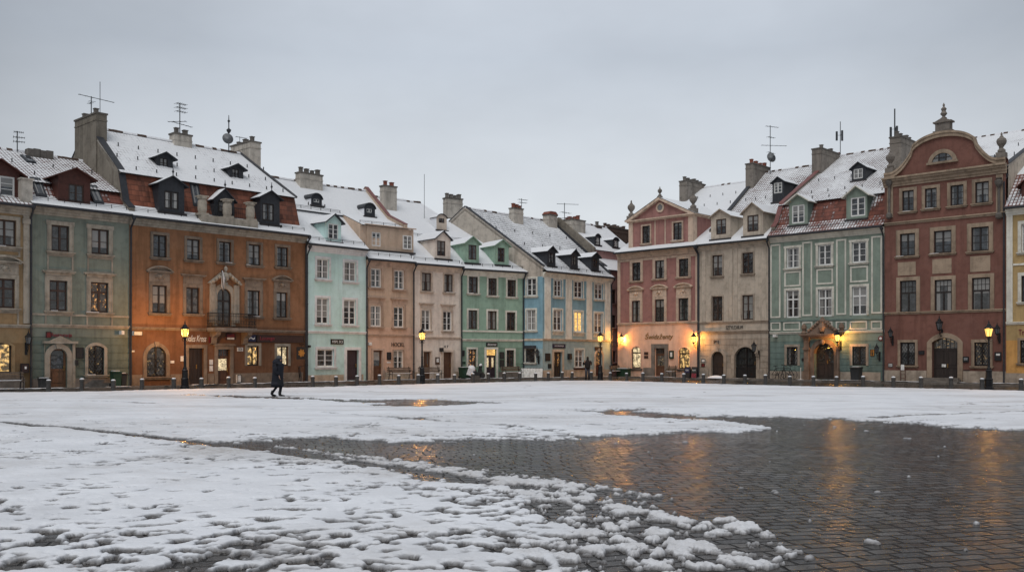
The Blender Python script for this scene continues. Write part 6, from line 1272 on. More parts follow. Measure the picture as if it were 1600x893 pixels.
def sign(H, pl, pr, yt, yb, label, board=None, text=None, tm='sign_white', th=.55, tw=.85, name='shop_sign', cat='sign', sh=0.0, t=.06, off=.003, tx=0.0, group=None):
    u0, u1 = H.U(pl), H.U(pr); pc = (pl + pr) / 2; z1, z0 = H.Z(pc, yt), H.Z(pc, yb); w, h = u1 - u0, z1 - z0; r = thing(name, label, cat, H.W((u0 + u1) / 2, -off, (z0 + z1) / 2), math.atan2(H.e[1], H.e[0]), group)
    if board:
        mb = MB(); mb.box(-w / 2, w / 2, -t, 0, -h / 2, h / 2); mb.build('board', board, r); mb = MB(); f = min(.03, w * .1); 
        if w > .25 and h > .25:
            for a in ((-w / 2, w / 2, -h / 2, -h / 2 + f), (-w / 2, w / 2, h / 2 - f, h / 2), (-w / 2, -w / 2 + f, -h / 2 + f, h / 2 - f), (w / 2 - f, w / 2, -h / 2 + f, h / 2 - f)): mb.box(a[0], a[1], -t - .015, -t + .004, a[2], a[3])
            mb.build('frame', 'black_metal', r)
    if text:
        o = text_mesh(text, 'lettering', tm, w * (tw if board else 1), h * (th if board else 1), .03, sh, r); o.location = (tx, -(t + .012) if board else -.03, 0)
    return r
sign(hB, 80, 112, 520, 527.5, 'dark red lettering over the arched door of the sage house', None, 'Restauracja', 'sign_text_red'); sign(hB, 71.5, 79.5, 518, 527.5, 'small dark red square emblem beside lettering on the sage house', 'sign_red', name='sign_emblem')
sign(hB, 118, 130, 542.5, 559.5, 'dark menu board between door and arched window of the sage house', 'sign_black', name='menu_board', cat='board'); sign(hB, 116.5, 121, 562, 570, 'small black letter box beside the sage house door', 'sign_black', name='letter_box', cat='letter box', t=.12)
sign(hA, 31, 43.5, 567.5, 582, 'dark maroon box on the ochre house wall below the lantern', 'sign_brown', name='letter_box', cat='letter box', t=.16); sign(hA, 36.5, 39.5, 572, 576, 'small white disc on the maroon box of the ochre house', 'sign_white', name='notice', cat='notice', off=.17, t=.01)
sign(hC, 291, 322, 523.5, 533.5, 'white script lettering over the dark double door', None, 'wales Kross', 'sign_white', sh=.35)
sign(hC, 352.5, 366.5, 520.5, 530.5, 'red and white plate below the balcony of the rust orange house', 'sign_red', name='house_plate', cat='sign'); sign(hC, 354, 365, 527, 530, 'white strip at the foot of the red plate below the balcony', 'sign_white', name='house_plate', cat='sign', off=.066, t=.02)
sign(hC, 386, 399.5, 522.5, 534, 'dark blue square sign with white swoosh, left of the brown fascia', 'sign_navy', '~', 'sign_white', .35, .65); sign(hC, 400.5, 474, 523.5, 535, 'long dark brown fascia sign with dull red lettering', 'sign_brown', 'Lounge', 'sign_text_red', .62, .30, tx=-1.0)
sign(hC, 370, 379, 542.5, 548.5, 'white house number plate right of the glazed brown door', 'sign_white', '12', 'sign_black', .7, .5, 'house_number', 'sign'); sign(hC, 327, 332.5, 561.5, 569.5, 'white notice, upper of two beside the glazed brown door', 'sign_white', name='notice', cat='notice', t=.02); sign(hC, 327, 332.5, 571, 579.5, 'white notice, lower of two beside the glazed brown door', 'sign_white', name='notice', cat='notice', t=.02)
sign(hC, 282, 287, 556, 564, 'pale notice just left of the lamp on the rust orange wall', 'sign_white', name='notice', cat='notice', t=.02); sign(hC, 266, 272, 563, 567, 'small white notice right of the rust arched window', 'sign_white', name='notice', cat='notice', t=.02); sign(hC, 204, 210, 547, 549.5, 'thin white plate at the left end of the rust orange house', 'sign_white', name='notice', cat='notice', t=.02)
sign(hC, 205, 219, 517, 524, 'white floodlight box at the left end of the rust orange house', 'sign_white', name='floodlight', cat='floodlight', t=.3); sign(hC, 326, 332.5, 526, 535.5, 'dark red alarm box under the balcony bracket', 'sign_red', name='alarm_box', cat='alarm box', t=.2)
sign(hC, 368, 374, 585, 597, 'pale metal meter cabinet at the foot of the rust wall', 'sign_white', name='meter_cabinet', cat='cabinet', t=.22)
u, z = hC.UZ(468, 538); r = thing('hanging_sign', 'square dark sign with orange emblem hanging from an iron arm', 'sign', hC.W(u, 0, z), math.atan2(hC.e[1], hC.e[0]))
mb = MB(); mb.tube([(0, -.003, 0), (0, -.5, .02), (-.25, -.9, .02)], .022); mb.tube([(0, -.003, -.3), (0, -.3, -.02)], .016); mb.build('bracket', 'black_metal', r)
mb = MB(); mb.box(-.62, .06, -.62, -.56, -.95, -.15); bd = mb.build('board', 'sign_black', r); mb = MB(); mb.lathe([(.02, -.018), (.2, -.018), (.2, 0), (.02, 0)], (0, 0, 0), 14)
for k in range(7): a = k * .9; mb.lathe([(.01, -.03), (.06, -.03), (.06, 0), (.01, 0)], (.2 * math.cos(a), .2 * math.sin(a), 0), 7)
e_ = mb.build('emblem', 'sign_orange', r); e_.rotation_euler = (R_(90), 0, 0); e_.location = (-.28, -.622, -.55)
sign(hD, 516.5, 536, 529.5, 537.5, 'black sign with white capitals on the mint house', 'sign_black', 'HSPL SCI', 'sign_white', .5, .8); sign(hD, 480.5, 483, 539, 542.5, 'small black camera at the left end of the mint house', 'sign_black', name='wall_camera', cat='camera', t=.2)
sign(hE, 611.5, 631.5, 534.8, 541, 'dark capitals mounted over the ground floor window of the tan house', None, 'HOCKL', 'sign_black'); sign(hE, 604.3, 610.5, 549.8, 561.8, 'dark plaque between door and window of the tan house', 'sign_black', name='plaque', cat='plaque'); sign(hE, 604.5, 610, 564.5, 567, 'small white plate under the plaque of the tan house', 'sign_white', name='plaque', cat='plaque', t=.02)
sign(hE, 575, 579, 534.5, 539, 'white round wall lamp at the left end of the tan house', 'sign_white', name='wall_lamp', cat='lamp', t=.18)
sign(hF, 680, 686, 557.5, 569, 'brown framed menu case left of the plain door, cream house', 'brown_door', name='menu_case', cat='menu case'); sign(hF, 681.3, 684.8, 559.5, 565.5, 'white menu sheet in the brown case of the cream house', 'sign_white', name='menu_sheet', cat='notice', off=.066, t=.012); sign(hF, 686.5, 690, 543, 549, 'black wall spotlight left of the plain door, cream house', 'sign_black', name='wall_spotlight', cat='lamp', t=.25); sign(hF, 693.5, 700, 539, 543, 'tiny dark house numerals over the cream house door', None, '4 7', 'sign_black', name='house_number', cat='sign')
sign(hG, 759.5, 776.5, 534.8, 541, 'black sign with white lettering over the lit door of the green house', 'sign_black', 'Bistrot', 'sign_white', .55, .8, sh=.2); sign(hG, 780.5, 787, 549.5, 560, 'grey menu board, upper of two on the green house', 'dark_plastic', name='menu_board', cat='board'); sign(hG, 780.5, 787, 562, 573, 'grey menu board, lower of two on the green house', 'dark_plastic', name='menu_board', cat='board'); sign(hG, 722.3, 724.5, 547, 556, 'slim dark wall lamp at the left end of the green house', 'sign_black', name='wall_lamp', cat='lamp', t=.15); sign(hG, 722.5, 727, 564.5, 568, 'small dark green plate at the left end of the green house', 'bin_green', name='plaque', cat='plaque', t=.04)
sign(hH, 863, 882.5, 537, 543.5, 'navy sign with small white capitals over the blue house door', 'sign_navy', 'RESTAURACJA', 'sign_white', .32, .72); sign(hH, 851.5, 859, 551.5, 563.5, 'dark square plaque at the corner of the blue house', 'sign_black', name='plaque', cat='plaque'); sign(hH, 886.5, 890.5, 552, 561, 'dark hanging box lamp right of the blue house door', 'sign_black', name='wall_lamp', cat='lamp', t=.2); sign(hH, 856, 859.5, 568, 575, 'black letter box left of the blue house door', 'sign_black', name='letter_box', cat='letter box', t=.12)
sign(hH, 929, 940, 541.5, 547, 'dark brown board over the arched door of the blue house', 'sign_brown', name='door_sign')
sign(hJ, 1008, 1052, 519, 531.5, 'large bronze script lettering on the peach wall', None, 'Świdzżenty', 'gold', sh=.3); sign(hJ, 1006.7, 1013, 549.5, 554, 'bronze plate, upper of two left of the peach house door', 'sign_brown', name='plaque', cat='plaque', t=.03); sign(hJ, 1006.7, 1013, 555.3, 559.6, 'bronze plate, lower of two left of the peach house door', 'sign_brown', name='plaque', cat='plaque', t=.03); sign(hJ, 1046.5, 1053, 547.3, 560, 'dark green menu case right of the peach house door', 'bin_green', name='menu_case', cat='menu case', t=.08); sign(hJ, 1048.2, 1051.2, 550, 557, 'white menu sheet in the dark green case', 'sign_white', name='menu_sheet', cat='notice', off=.085, t=.012)
sign(hK, 1134.5, 1161, 508.3, 514, 'carved dark capitals on the frieze of the beige house', None, 'SZTYLCHIUM', 'dark_stone'); sign(hK, 1096, 1102, 560.5, 565.5, 'white plate left of the small arched door of the beige house', 'sign_white', name='notice', cat='notice', t=.02); sign(hK, 1096, 1101.5, 567.5, 572.5, 'dark red plate left of the small arched door of the beige house', 'sign_red', name='plaque', cat='plaque', t=.03); sign(hK, 1115.5, 1123, 531, 537, 'small carved mark over the small arched door of the beige house', None, 'P!I', 'sign_brown', name='house_mark')
sign(hL, 1360, 1366.5, 545.5, 556, 'orange plate with dark figure right of the portal, celadon house', 'sign_orange', 'i', 'sign_black', .7, .35, 'plaque', 'plaque', t=.03); sign(hL, 1210.5, 1215.5, 522.5, 526.3, 'white security camera box at the left end of the celadon house', 'sign_white', name='wall_camera', cat='camera', t=.3); sign(hL, 1253, 1257, 559, 563.5, 'small black intercom left of the carved portal', 'sign_black', name='intercom', cat='intercom', t=.06)
u, z = hL.UZ(1376.5, 528.3); r = thing('round_sign', 'round dull red sign at the right end of the celadon house', 'sign', hL.W(u, -.01, z), math.atan2(hL.e[1], hL.e[0])); mb = MB(); mb.tube([(0, -.05, 0), (0, 0, 0)], .17, None, 18); mb.build('disc', 'sign_red', r); mb = MB(); mb.tube([(0, -.06, 0), (0, -.051, 0)], .09, None, 14); mb.build('disc_centre', 'sign_white', r)
sign(hM, 1435.5, 1444.5, 547.5, 553.5, 'black name plate right of the left barred window of the dark red house', 'sign_black', name='plaque', cat='plaque', t=.04); sign(hM, 1388, 1395, 567, 573, 'white notice at the left end of the dark red house', 'sign_white', '21', 'sign_black', .4, .5, 'notice', 'notice', t=.02); sign(hM, 1505, 1514, 556.5, 565.5, 'dark display case right of the dark red house door', 'sign_black', name='menu_case', cat='menu case'); sign(hM, 1506.6, 1512.4, 558.3, 562.5, 'grey sheet in the display case right of the dark red door', 'dish_grey', name='menu_sheet', cat='notice', off=.066, t=.012); sign(hM, 1505.5, 1515.5, 577.5, 588, 'black ventilation plate low on the dark red wall', 'sign_black', name='vent_plate', cat='vent', t=.03); sign(hM, 1554.5, 1565, 549.5, 563, 'black framed board at the right end of the dark red house', 'sign_black', name='menu_case', cat='menu case'); sign(hM, 1557, 1563, 552, 555, 'white sheet in the black board of the dark red house', 'sign_white', name='menu_sheet', cat='notice', off=.066, t=.012); sign(hM, 1469.5, 1476, 568.5, 573, 'white sheet on the dark red house door', 'sign_white', name='notice', cat='notice', off=-.24, t=.012)
sign(hN, 1592, 1622, 514, 523, 'dark red lettering on the yellow ground floor wall', None, 'Trattoria', 'sign_text_red'); sign(hB, 186, 190.5, 516.5, 522.5, 'white camera box at the right end of the sage house', 'sign_white', name='wall_camera', cat='camera', t=.3)
# flagpole over the balcony
u0, z0 = hC.UZ(329, 466); u1, z1 = hC.UZ(350, 421, -.6); r = thing('flagpole', 'slanting flagpole with furled white flag above the balcony', 'flagpole', hC.W(hC.U(338), -.02, z0), math.atan2(hC.e[1], hC.e[0])); x0 = u0 - hC.U(338); x1 = u1 - hC.U(338)
mb = MB(); mb.tube([(x0, -1.5, 0), (x1, -.3, z1 - z0)], .025); mb.build('pole', 'dark_frame', r); mb = MB(); mb.tube([(x1 + .02, -.32, z1 - z0 - .05), (x1 + .07, -.36, z1 - z0 - .5), (x1 + .02, -.4, z1 - z0 - 1.0), (x1 + .06, -.42, z1 - z0 - 1.3)], [.05, .11, .09, .03], None, 7); mb.build('flag', 'flag_white', r, smooth=True)
# ------------------------------------------------------------------ aerials on the roofs
def yagi(loc, h, rz, arms, label, dish=None, rods=0, panels=0, r=.03):
    t = thing('roof_aerial', label, 'aerial', loc, rz, 'television aerials on the roofs'); mb = MB(); mb.tube([(0, 0, -.4), (0, 0, h)], r, None, 6); mb.build('mast', 'antenna_metal', t)
    for (z, ln, n, el, a) in arms:
        mb = MB(); ca, sa = math.cos(a), math.sin(a); mb.tube([(-ln * .35 * ca, -ln * .35 * sa, z), (ln * .65 * ca, ln * .65 * sa, z)], .02, None, 5)
        for i in range(n):
            s = -ln * .33 + ln * .96 * i / max(1, n - 1); k = el * (1 - .35 * i / max(1, n)); mb.tube([(s * ca - k * sa, s * sa + k * ca, z), (s * ca + k * sa, s * sa - k * ca, z)], .012, None, 4)
        mb.build('aerial_boom', 'antenna_metal', t)
    if dish:
        z, R = dish; mb = MB(); prof = [(.001, -.07), (R * .4, -.055), (R * .75, -.02), (R, .03)]
        mb.lathe(prof, (0, 0, 0), 20); o = mb.build('dish', 'dish_grey', t, smooth=True); o.rotation_euler = (R_(78), 0, 0); o.location = (0, -.14, z); mb = MB(); mb.tube([(0, -.2, z - R * .7), (0, -.55, z)], .015); mb.box(-.05, .05, -.62, -.52, z - .05, z + .06); mb.build('dish_arm', 'antenna_metal', t)
    for k in range(panels):
        a = k * 2.1 + .4; mb = MB(); x, y = .28 * math.cos(a), .28 * math.sin(a); mb.box(x - .07, x + .07, y - .05, y + .05, h * .45, h * .45 + .75); mb.tube([(0, 0, h * .6), (x, y, h * .6)], .015); mb.build('panel_aerial', 'antenna_metal', t)
    return t
def onroof(H, px, ytop, d):
    u, z = H.UZ(px, ytop, d); zr = H.rz(d); return H.W(u, d, zr), z - zr
for H, px, y, d, rz, arms, lb, kw in (
 (hA, 27, 205, 5.9, .2, [(-.05, .5, 6, .3, .3), (-.35, .6, 5, .35, .3), (-.6, .6, 5, .35, .3)], 'small multi-element aerial on the ridge of the ochre house', {}),
 (hC, 281, 161, 5.4, .9, [(-.05, .7, 6, .3, 0), (-.3, .7, 6, .32, 0), (-.55, .7, 5, .3, 0), (-1.35, 1.6, 5, .15, .2), (-1.2, 1.2, 4, .2, 2.2)], 'tall aerial with comb elements behind the ridge chimney of the rust house', {}),
 (hG, 663, 272, 5.8, 0, [], 'thin bare rod aerial on the snowy ridge between chimneys', {'r': .02}),
 (hH, 815, 310, 5.9, 0, [(-.1, .9, 5, .2, .6), (-.35, .8, 4, .2, .6)], 'low aerial behind the chimney of the blue corner house', {}),
 (hI, 882, 317, 5.0, .4, [(-.1, 2.0, 6, .15, -.2), (-.85, 1.2, 4, .25, .4), (-1.35, 1.4, 5, .2, -.4)], 'three-armed aerial on the alley house ridge', {}),
 (hK, 1203.5, 196, 9.0, .3, [(-.1, 1.3, 6, .15, .1), (-1.0, .8, 4, .2, .3), (-1.7, 2.2, 6, .2, -.2), (-2.3, 1.0, 4, .2, .5)], 'tall four-armed aerial with round dish on the beige house', {'dish': (1, .42)}),
 (hL, 1313, 190, 11, .3, [], 'slim whip aerial with panels behind the celadon house chimney', {'panels': 3}),
 (hL, 1398, 170, 8.0, .3, [], 'cell panel mast beside the dark chimney left of the curved gable', {'panels': 4, 'r': .05})):
    loc, h = onroof(H, px, y, d); kk = dict(kw)
    if 'dish' in kk: kk['dish'] = (h - 2.75, .42)
    yagi(loc, h, rz, [(h + a[0],) + a[1:] for a in arms], lb, **kk)
loc, h = onroof(hC, 357.5, 180, 5.3); t = thing('roof_finial', 'wrought iron spire with balls and a round dish on the rust house ridge', 'roof spire', loc, hC.ang); mb = MB(); mb.tube([(0, 0, -.3), (0, 0, h - .5)], .035); mb.lathe([(.03, h - .5), (.1, h - .4), (.03, h - .3), (.03, h - .25), (.02, h)], (0, 0, 0), 8); mb.lathe([(.03, h - 1.25), (.12, h - 1.12), (.17, h - 1.0), (.06, h - .9), (.03, h - .85)], (0, 0, 0), 8); mb.build('spire', 'slate', t)
mb = MB(); R = .37; mb.lathe([(.001, -.07), (R * .4, -.055), (R * .75, -.02), (R, .03)], (0, 0, 0), 22); o = mb.build('dish', 'dish_grey', t, smooth=True); o.rotation_euler = (R_(80), 0, R_(-15)); o.location = (-.2, -.2, .85)
X = hC.W(.3, 5.6, 16.25); yagi(X, 1.25, .2, [(1.2, 2.3, 6, .12, .75), (.9, .7, 3, .2, 2.0)], 'long horizontal aerial on the big left chimney of the rust house', rods=1)
X = hC.W(.3, 4.4, 16.25); t = yagi(X, 1.9, 0, [], 'thin bare rod on the big left chimney of the rust house', r=.018); X = hC.W(10.9, 6.4, hC.Z(400, 223, 4.7) + .1); yagi(X, .55, .5, [(.5, .8, 3, .15, .2)], 'tiny aerial on the right chimney of the rust house', r=.018)
# ------------------------------------------------------------------ benches, bins, bicycles and the like
def wall_pt(H, px, d): u = H.U(px, d); return H.W(u, d, .12)
def bench(H, px, d, L, label):
    r = thing('bench', label, 'bench', wall_pt(H, px, d), math.atan2(H.e[1], H.e[0]), 'slatted benches along the house fronts')
    mb = MB()
    for k in range(4): mb.box(-L / 2, L / 2, -.45 + .11 * k, -.36 + .11 * k, .42, .455)
    mb.build('seat', 'bench_wood', r); mb = MB()
    for k in range(3): z = .55 + .12 * k; mb.face([(-L / 2, .0 + .02 * k, z), (L / 2, .0 + .02 * k, z), (L / 2, .02 + .02 * k, z + .09), (-L / 2, .02 + .02 * k, z + .09)]); mb.box(-L / 2, L / 2, .02 + .02 * k, .045 + .02 * k, z, z + .09)
    mb.build('backrest', 'bench_wood', r)
    for s in (-1, 1):
        x = s * (L / 2 - .15); mb = MB(); mb.tube([(x, -.42, 0), (x, -.4, .4), (x, -.02, .4), (x, .08, .95)], .028, None, 6); mb.tube([(x, -.02, .4), (x, .06, 0)], .028, None, 6); mb.tube([(x, -.4, .4), (x, -.42, .62), (x, -.3, .66), (x, .0, .64)], .022, None, 6); mb.build('leg', 'black_metal', r)
    mb = MB(); mb.box(-L * .4, L * .35, -.4, -.1, .456, .485); mb.build('snow_cap', 'snow_cap', r)
bench(hA, 9, -1.2, 1.7, 'dark bench in front of the ochre house shop window'); bench(hE, 624, -.75, 2.0, 'wooden bench below the ground floor window of the tan house'); bench(hF, 671, -.75, 1.9, 'dark bench behind the lamp at the cream house'); bench(hG, 798, -.75, 1.75, 'wooden bench below the right window of the green house')
bench(hJ, 1050, -.6, .9, 'short dark bench beside the peach house door'); bench(hI, 961, -1.6, 1.4, 'dark iron bench at the alley mouth beside the planter box')
def bin_(H, px, d, w, h, mat, label, wheels=True, lid=None, dd=None):
    r = thing('wheelie_bin' if wheels else 'litter_bin', label, 'bin', wall_pt(H, px, d), math.atan2(H.e[1], H.e[0])); dd = dd or w; mb = MB()
    a, b = w / 2 * .86, w / 2; p = [(-a, -dd / 2 * .86), (a, -dd / 2 * .86), (a, dd / 2 * .86), (-a, dd / 2 * .86)]; q = [(-b, -dd / 2), (b, -dd / 2), (b, dd / 2), (-b, dd / 2)]
    for i in range(4): j = (i + 1) % 4; mb.face([(p[i][0], p[i][1], .06), (p[j][0], p[j][1], .06), (q[j][0], q[j][1], h * .9), (q[i][0], q[i][1], h * .9)])
    mb.face([(x, y, .06) for x, y in p]); mb.build('bin_body', mat, r); mb = MB(); mb.box(-b - .03, b + .03, -dd / 2 - .05, dd / 2 + .03, h * .9 + .003, h * .9 + .05); mb.prismx([(-dd / 2 - .03, h * .9 + .053), (dd / 2, h * .9 + .053), (dd / 2, h), (-dd / 2 + .1, h - .02)], -b - .01, b + .01, lid or mat); mb.build('lid', lid or mat, r)
    if wheels:
        for s in (-1, 1): mb = MB(); mb.tube([(s * (a - .02), dd / 2 * .8, .1), (s * (a + .05), dd / 2 * .8, .1)], .1, None, 12); mb.build('wheel', 'black_metal', r)
    mb = MB(); mb.box(-b * .8, b * .75, -dd / 2 * .5, dd / 2 * .7, h + .001, h + .03); mb.build('snow_cap', 'snow_cap', r)
bin_(hB, 69, -.9, .48, .55, 'dark_plastic', 'low black tub left of the sage house door', False); bin_(hB, 181, -.8, .46, .86, 'bin_green', 'green wheelie bin at the right end of the sage house'); bin_(hB, 192.5, -.75, .3, .74, 'dark_plastic', 'narrow dark bin beside the green wheelie bin', lid='sign_brown'); bin_(hG, 725, -.7, .6, .85, 'bin_green', 'dark green bin at the left end of the green house'); bin_(hL, 1338, -1.2, .62, .95, 'dark_plastic', 'black litter bin below the right window of the celadon house', False)
def planter(H, pl, pr, d, h, label):
    u0, u1 = H.U(pl, d), H.U(pr, d); w = u1 - u0; r = thing('planter_box', label, 'planter', H.W((u0 + u1) / 2, d, .12), math.atan2(H.e[1], H.e[0])); mb = MB(); mb.box(-w / 2, w / 2, -.22, .22, 0, h)
    for x in (-w / 2, w / 2 - .06): mb.box(x, x + .06, -.25, -.222, 0, h)
    mb.box(-w / 2 - .04, w / 2 + .04, -.27, .27, h + .002, h + .05); mb.build('box', 'bin_green', r); mb = MB(); mb.box(-w / 2 + .06, w / 2 - .06, -.2, .2, h + .053, h + .09); mb.build('snow_cap', 'snow_cap', r)
planter(hJ, 966, 983, -.9, .6, 'dark green planter box at the left corner of the pediment house')
def bicycle(loc, rz, label):
    r = thing('bicycle', label, 'bicycle', loc, rz, 'bicycles parked by the celadon house')
    for x in (-.52, .52):
        mb = MB(); mb.tube([(x + .33 * math.cos(k * math.pi / 10), 0, .34 + .33 * math.sin(k * math.pi / 10)) for k in range(21)], .018, None, 6, False)
        w = mb.build('wheel', 'black_metal', r); mb = MB()
        for k in range(10): a = k * math.pi / 5; mb.tube([(x, 0, .34), (x + .32 * math.cos(a), 0, .34 + .32 * math.sin(a))], .004, None, 3)
        mb.build('spokes', 'antenna_metal', w)
    mb = MB(); A, B, C_, D = (-.52, 0, .34), (-.08, 0, .3), (-.22, 0, .8), (.36, 0, .82)
    for a, b in ((A, B), (A, C_), (B, C_), (C_, D), (B, (.38, 0, .72)), ((.34, 0, .95), (.52, 0, .34))): mb.tube([a, b], .019, None, 6)
    mb.build('frame', 'black_metal', r); mb = MB(); mb.tube([(-.22, 0, .8), (-.25, 0, .93)], .015); mb.box(-.38, -.14, -.07, .07, .93, .98); mb.build('saddle', 'dark_plastic', r); mb = MB(); mb.tube([(.28, -.28, 1.02), (.36, -.18, 1.04), (.35, 0, 1.0), (.36, .18, 1.04), (.28, .28, 1.02)], .015); mb.build('handlebar', 'black_metal', r)
bicycle(hL.W(hL.U(1217, -.6), -.6, .12), hL.ang + .15, 'black bicycle nearest the beige house, leaning by the barred window'); bicycle(hL.W(hL.U(1231, -.85), -.85, .12), hL.ang + 2.9, 'black bicycle nearer the carved portal'); bicycle(hC.W(hC.U(468, -.35), -.35, .12), hC.ang + 1.1, 'dark bicycle leaning at the right corner of the rust orange house')
r = thing('bicycle_rack', 'low grey stone block rack under the bicycles', 'bicycle rack', hL.W(hL.U(1224, -1.15), -1.15, .0), hL.ang); mb = MB()
mb.box(-.8, .8, -.12, .12, 0, .14); mb.build('base', 'grey_stone', r)
for k in range(4): mb = MB(); x = -.6 + .4 * k; mb.tube([(x, 0, .14), (x, 0, .5), (x + .14, 0, .58), (x + .22, 0, .5), (x + .22, 0, .14)], .02); mb.build('hoop', 'black_metal', r)
# scooter under snow
r = thing('scooter', 'snow covered scooter parked by the left window of the green house', 'scooter', hG.W(hG.U(744, -.9), -.9, .12), hG.ang)
for x in (-.5, .55): mb = MB(); mb.tube([(x, -.05, .22), (x, .05, .22)], .22, None, 16); mb.build('wheel', 'dark_plastic', r)
mb = MB(); mb.prism([(-.75, .3), (-.2, .25), (.2, .22), (.38, .6), (.46, .95), (.36, .98), (.22, .5), (.0, .42), (-.1, .72), (-.72, .74)], -.16, .16); mb.build('scooter_body', 'dark_plastic', r); mb = MB(); mb.tube([(.36, -.32, 1.02), (.42, 0, 1.0), (.36, .32, 1.02)], .022); mb.tube([(.42, 0, 1.0), (.56, 0, .25)], .03); mb.build('handlebar', 'black_metal', r)
mb = MB(); mb.lathe([(.04, .34), (.19, .3), (.28, .15), (.3, 0), (.28, -.1)], (-.42, 0, .66), 12); mb.lathe([(.03, .16), (.12, .1), (.15, 0)], (.4, 0, .96), 9); mb.prism([(-.9, .3), (-.55, .2), (-.4, .66), (-.75, .82)], -.28, .28); mb.build('snow_cover', 'snow_cap', r, smooth=False)
# folded white tables leaning at the blue corner
for k in range(7):
    px = 819.5 + 3.7 * k; f = k / 6; x, y, _ = fc.W(fc.U(819.5) + (fc.L * .96) * f, -.45 - .03 * (k % 2), 0)
    r = thing('folded_table', 'white folded table top leaning at the blue corner house', 'folded table', (x, y, .0), math.atan2(fc.e[1], fc.e[0]) + .25, 'white folded tables leaning in a row'); r.rotation_euler = (R_(-10), 0, math.atan2(fc.e[1], fc.e[0]) + .15)
    mb = MB(); mb.box(-.13, .13, -.02, .02, .12, .86); mb.build('table_top', 'board_white', r); mb = MB(); mb.tube([(-.14, .03, 0), (-.14, .03, .93)], .014); mb.tube([(.14, .03, 0), (.14, .03, .93)], .014); mb.tube([(-.14, .03, .9), (.14, .03, .9)], .012); mb.build('leg_frame', 'black_metal', r)
# sandwich boards
def aboard(px, label, c1, c2, txt):
    r = thing('sandwich_board', label, 'sandwich board', hJ.W(hJ.U(px, -1.3), -1.3, 0), hJ.ang + .1, 'sandwich boards by the pediment house'); w, h = .5, .98
    for s in (-1, 1):
        mb = MB(); mb.box(-w / 2, w / 2, -.02, .02, 0, h); o = mb.build('board', 'sign_black', r); o.rotation_euler = (R_(-s * -9), 0, 0); o.location = (0, s * .17, 0)
        if s < 0:
            for z0, z1, m in ((h * .52, h * .94, c1), (h * .1, h * .48, c2)): mb = MB(); mb.box(-w / 2 + .05, w / 2 - .05, -.032, -.021, z0, z1); mb.build('poster', m, o)
            t = text_mesh(txt, 'lettering', 'sign_white', w * .55, .12, .01, 0, o); t.location = (0, -.04, h * .73)
aboard(1074.5, 'sandwich board with dark blue upper panel, left of the pair', 'sign_navy', 'sign_black', 'MENU'); aboard(1085.5, 'sandwich board with bright red lower panel, right of the pair', 'dark_plastic', 'sign_text_red', 'BAR')
# steps ladder and white post by the doors
r = thing('step_ladder', 'small brown step ladder with white paper under the barred window, dark red house', 'step ladder', hM.W(hM.U(1411, -.4), -.4, .12), hM.ang)
for x in (-.15, .15): mb = MB(); mb.box(x - .02, x + .02, -.03, .0, 0, .95); mb.build('rail', 'red_wood', r)
for z in (.2, .45, .7, .92): mb = MB(); mb.box(-.128, .128, -.06, .03, z, z + .03); mb.build('step', 'red_wood', r)
mb = MB(); mb.box(-.11, .11, -.1, -.065, .75, 1.12); mb.build('paper', 'sign_white', r)
r = thing('white_post', 'thin white post with flat foot left of the carved portal', 'post', hL.W(hL.U(1251, -1.0), -1.0, .12), 0); mb = MB(); mb.lathe([(.025, .03), (.025, .8), (.04, .82), (.01, .86)], (0, 0, 0), 8); mb.build('post', 'board_white', r); mb = MB(); mb.lathe([(.22, 0), (.22, .02), (.03, .035)], (0, 0, 0), 14); mb.build('foot', 'snow_cap', r)
mb = MB(); mb.lathe([(.85, 0), (.7, .09), (.45, .17), (.2, .21), (.05, .22)], (0, 0, 0), 16); X = hK.W(hK.U(1119, -1.4), -1.4, .12); o = mb.build('snow_heap', 'snow_cap', None, smooth=True); o.location = X; o.scale = (1, .5, 1); o.rotation_euler = (0, 0, hK.ang); tag(o, 'small heap of swept snow before the small arched door', 'snow heap')
# ------------------------------------------------------------------ people
def skin_body(name, joints, edges, mat, parent, root=0, sub=2):
    me = bpy.data.meshes.new(name); me.from_pydata([j[:3] for j in joints], edges, []); o = bpy.data.objects.new(name, me); COL.objects.link(o)
    m = o.modifiers.new('s', 'SKIN'); m.use_smooth_shade = True; sv = me.skin_vertices[0].data
    for i, j in enumerate(joints): sv[i].radius = (j[3], j[4] if len(j) > 4 else j[3]); sv[i].use_root = (i == root)
    s = o.modifiers.new('u', 'SUBSURF'); s.levels = sub; s.render_levels = sub; bpy.context.view_layer.update()
    nm = bpy.data.meshes.new_from_object(o.evaluated_get(bpy.context.evaluated_depsgraph_get())); bpy.data.objects.remove(o); nm.name = name; nm.materials.clear(); nm.materials.append(MAT[mat])
    b = bpy.data.objects.new(name, nm); COL.objects.link(b); b.parent = parent; return b
def loft(name, rings, mat, parent, n=20, cap=True):
    mb = MB(); idx = []
    for cx, cy, z, rx, ry in rings:
        b = len(mb.v); idx.append(b); mb.v += [(cx + rx * math.cos(2 * math.pi * k / n), cy + ry * math.sin(2 * math.pi * k / n), z) for k in range(n)]
    for a, b in zip(idx, idx[1:]):
        for k in range(n): j = (k + 1) % n; mb.f.append([a + k, a + j, b + j, b + k]); mb.m.append(None); mb.uv.append(None)
    if cap: mb.f += [[idx[0] + k for k in range(n)], [idx[-1] + k for k in range(n)]]; mb.m += [None, None]; mb.uv += [None, None]
    return mb.build(name, mat, parent, smooth=True)
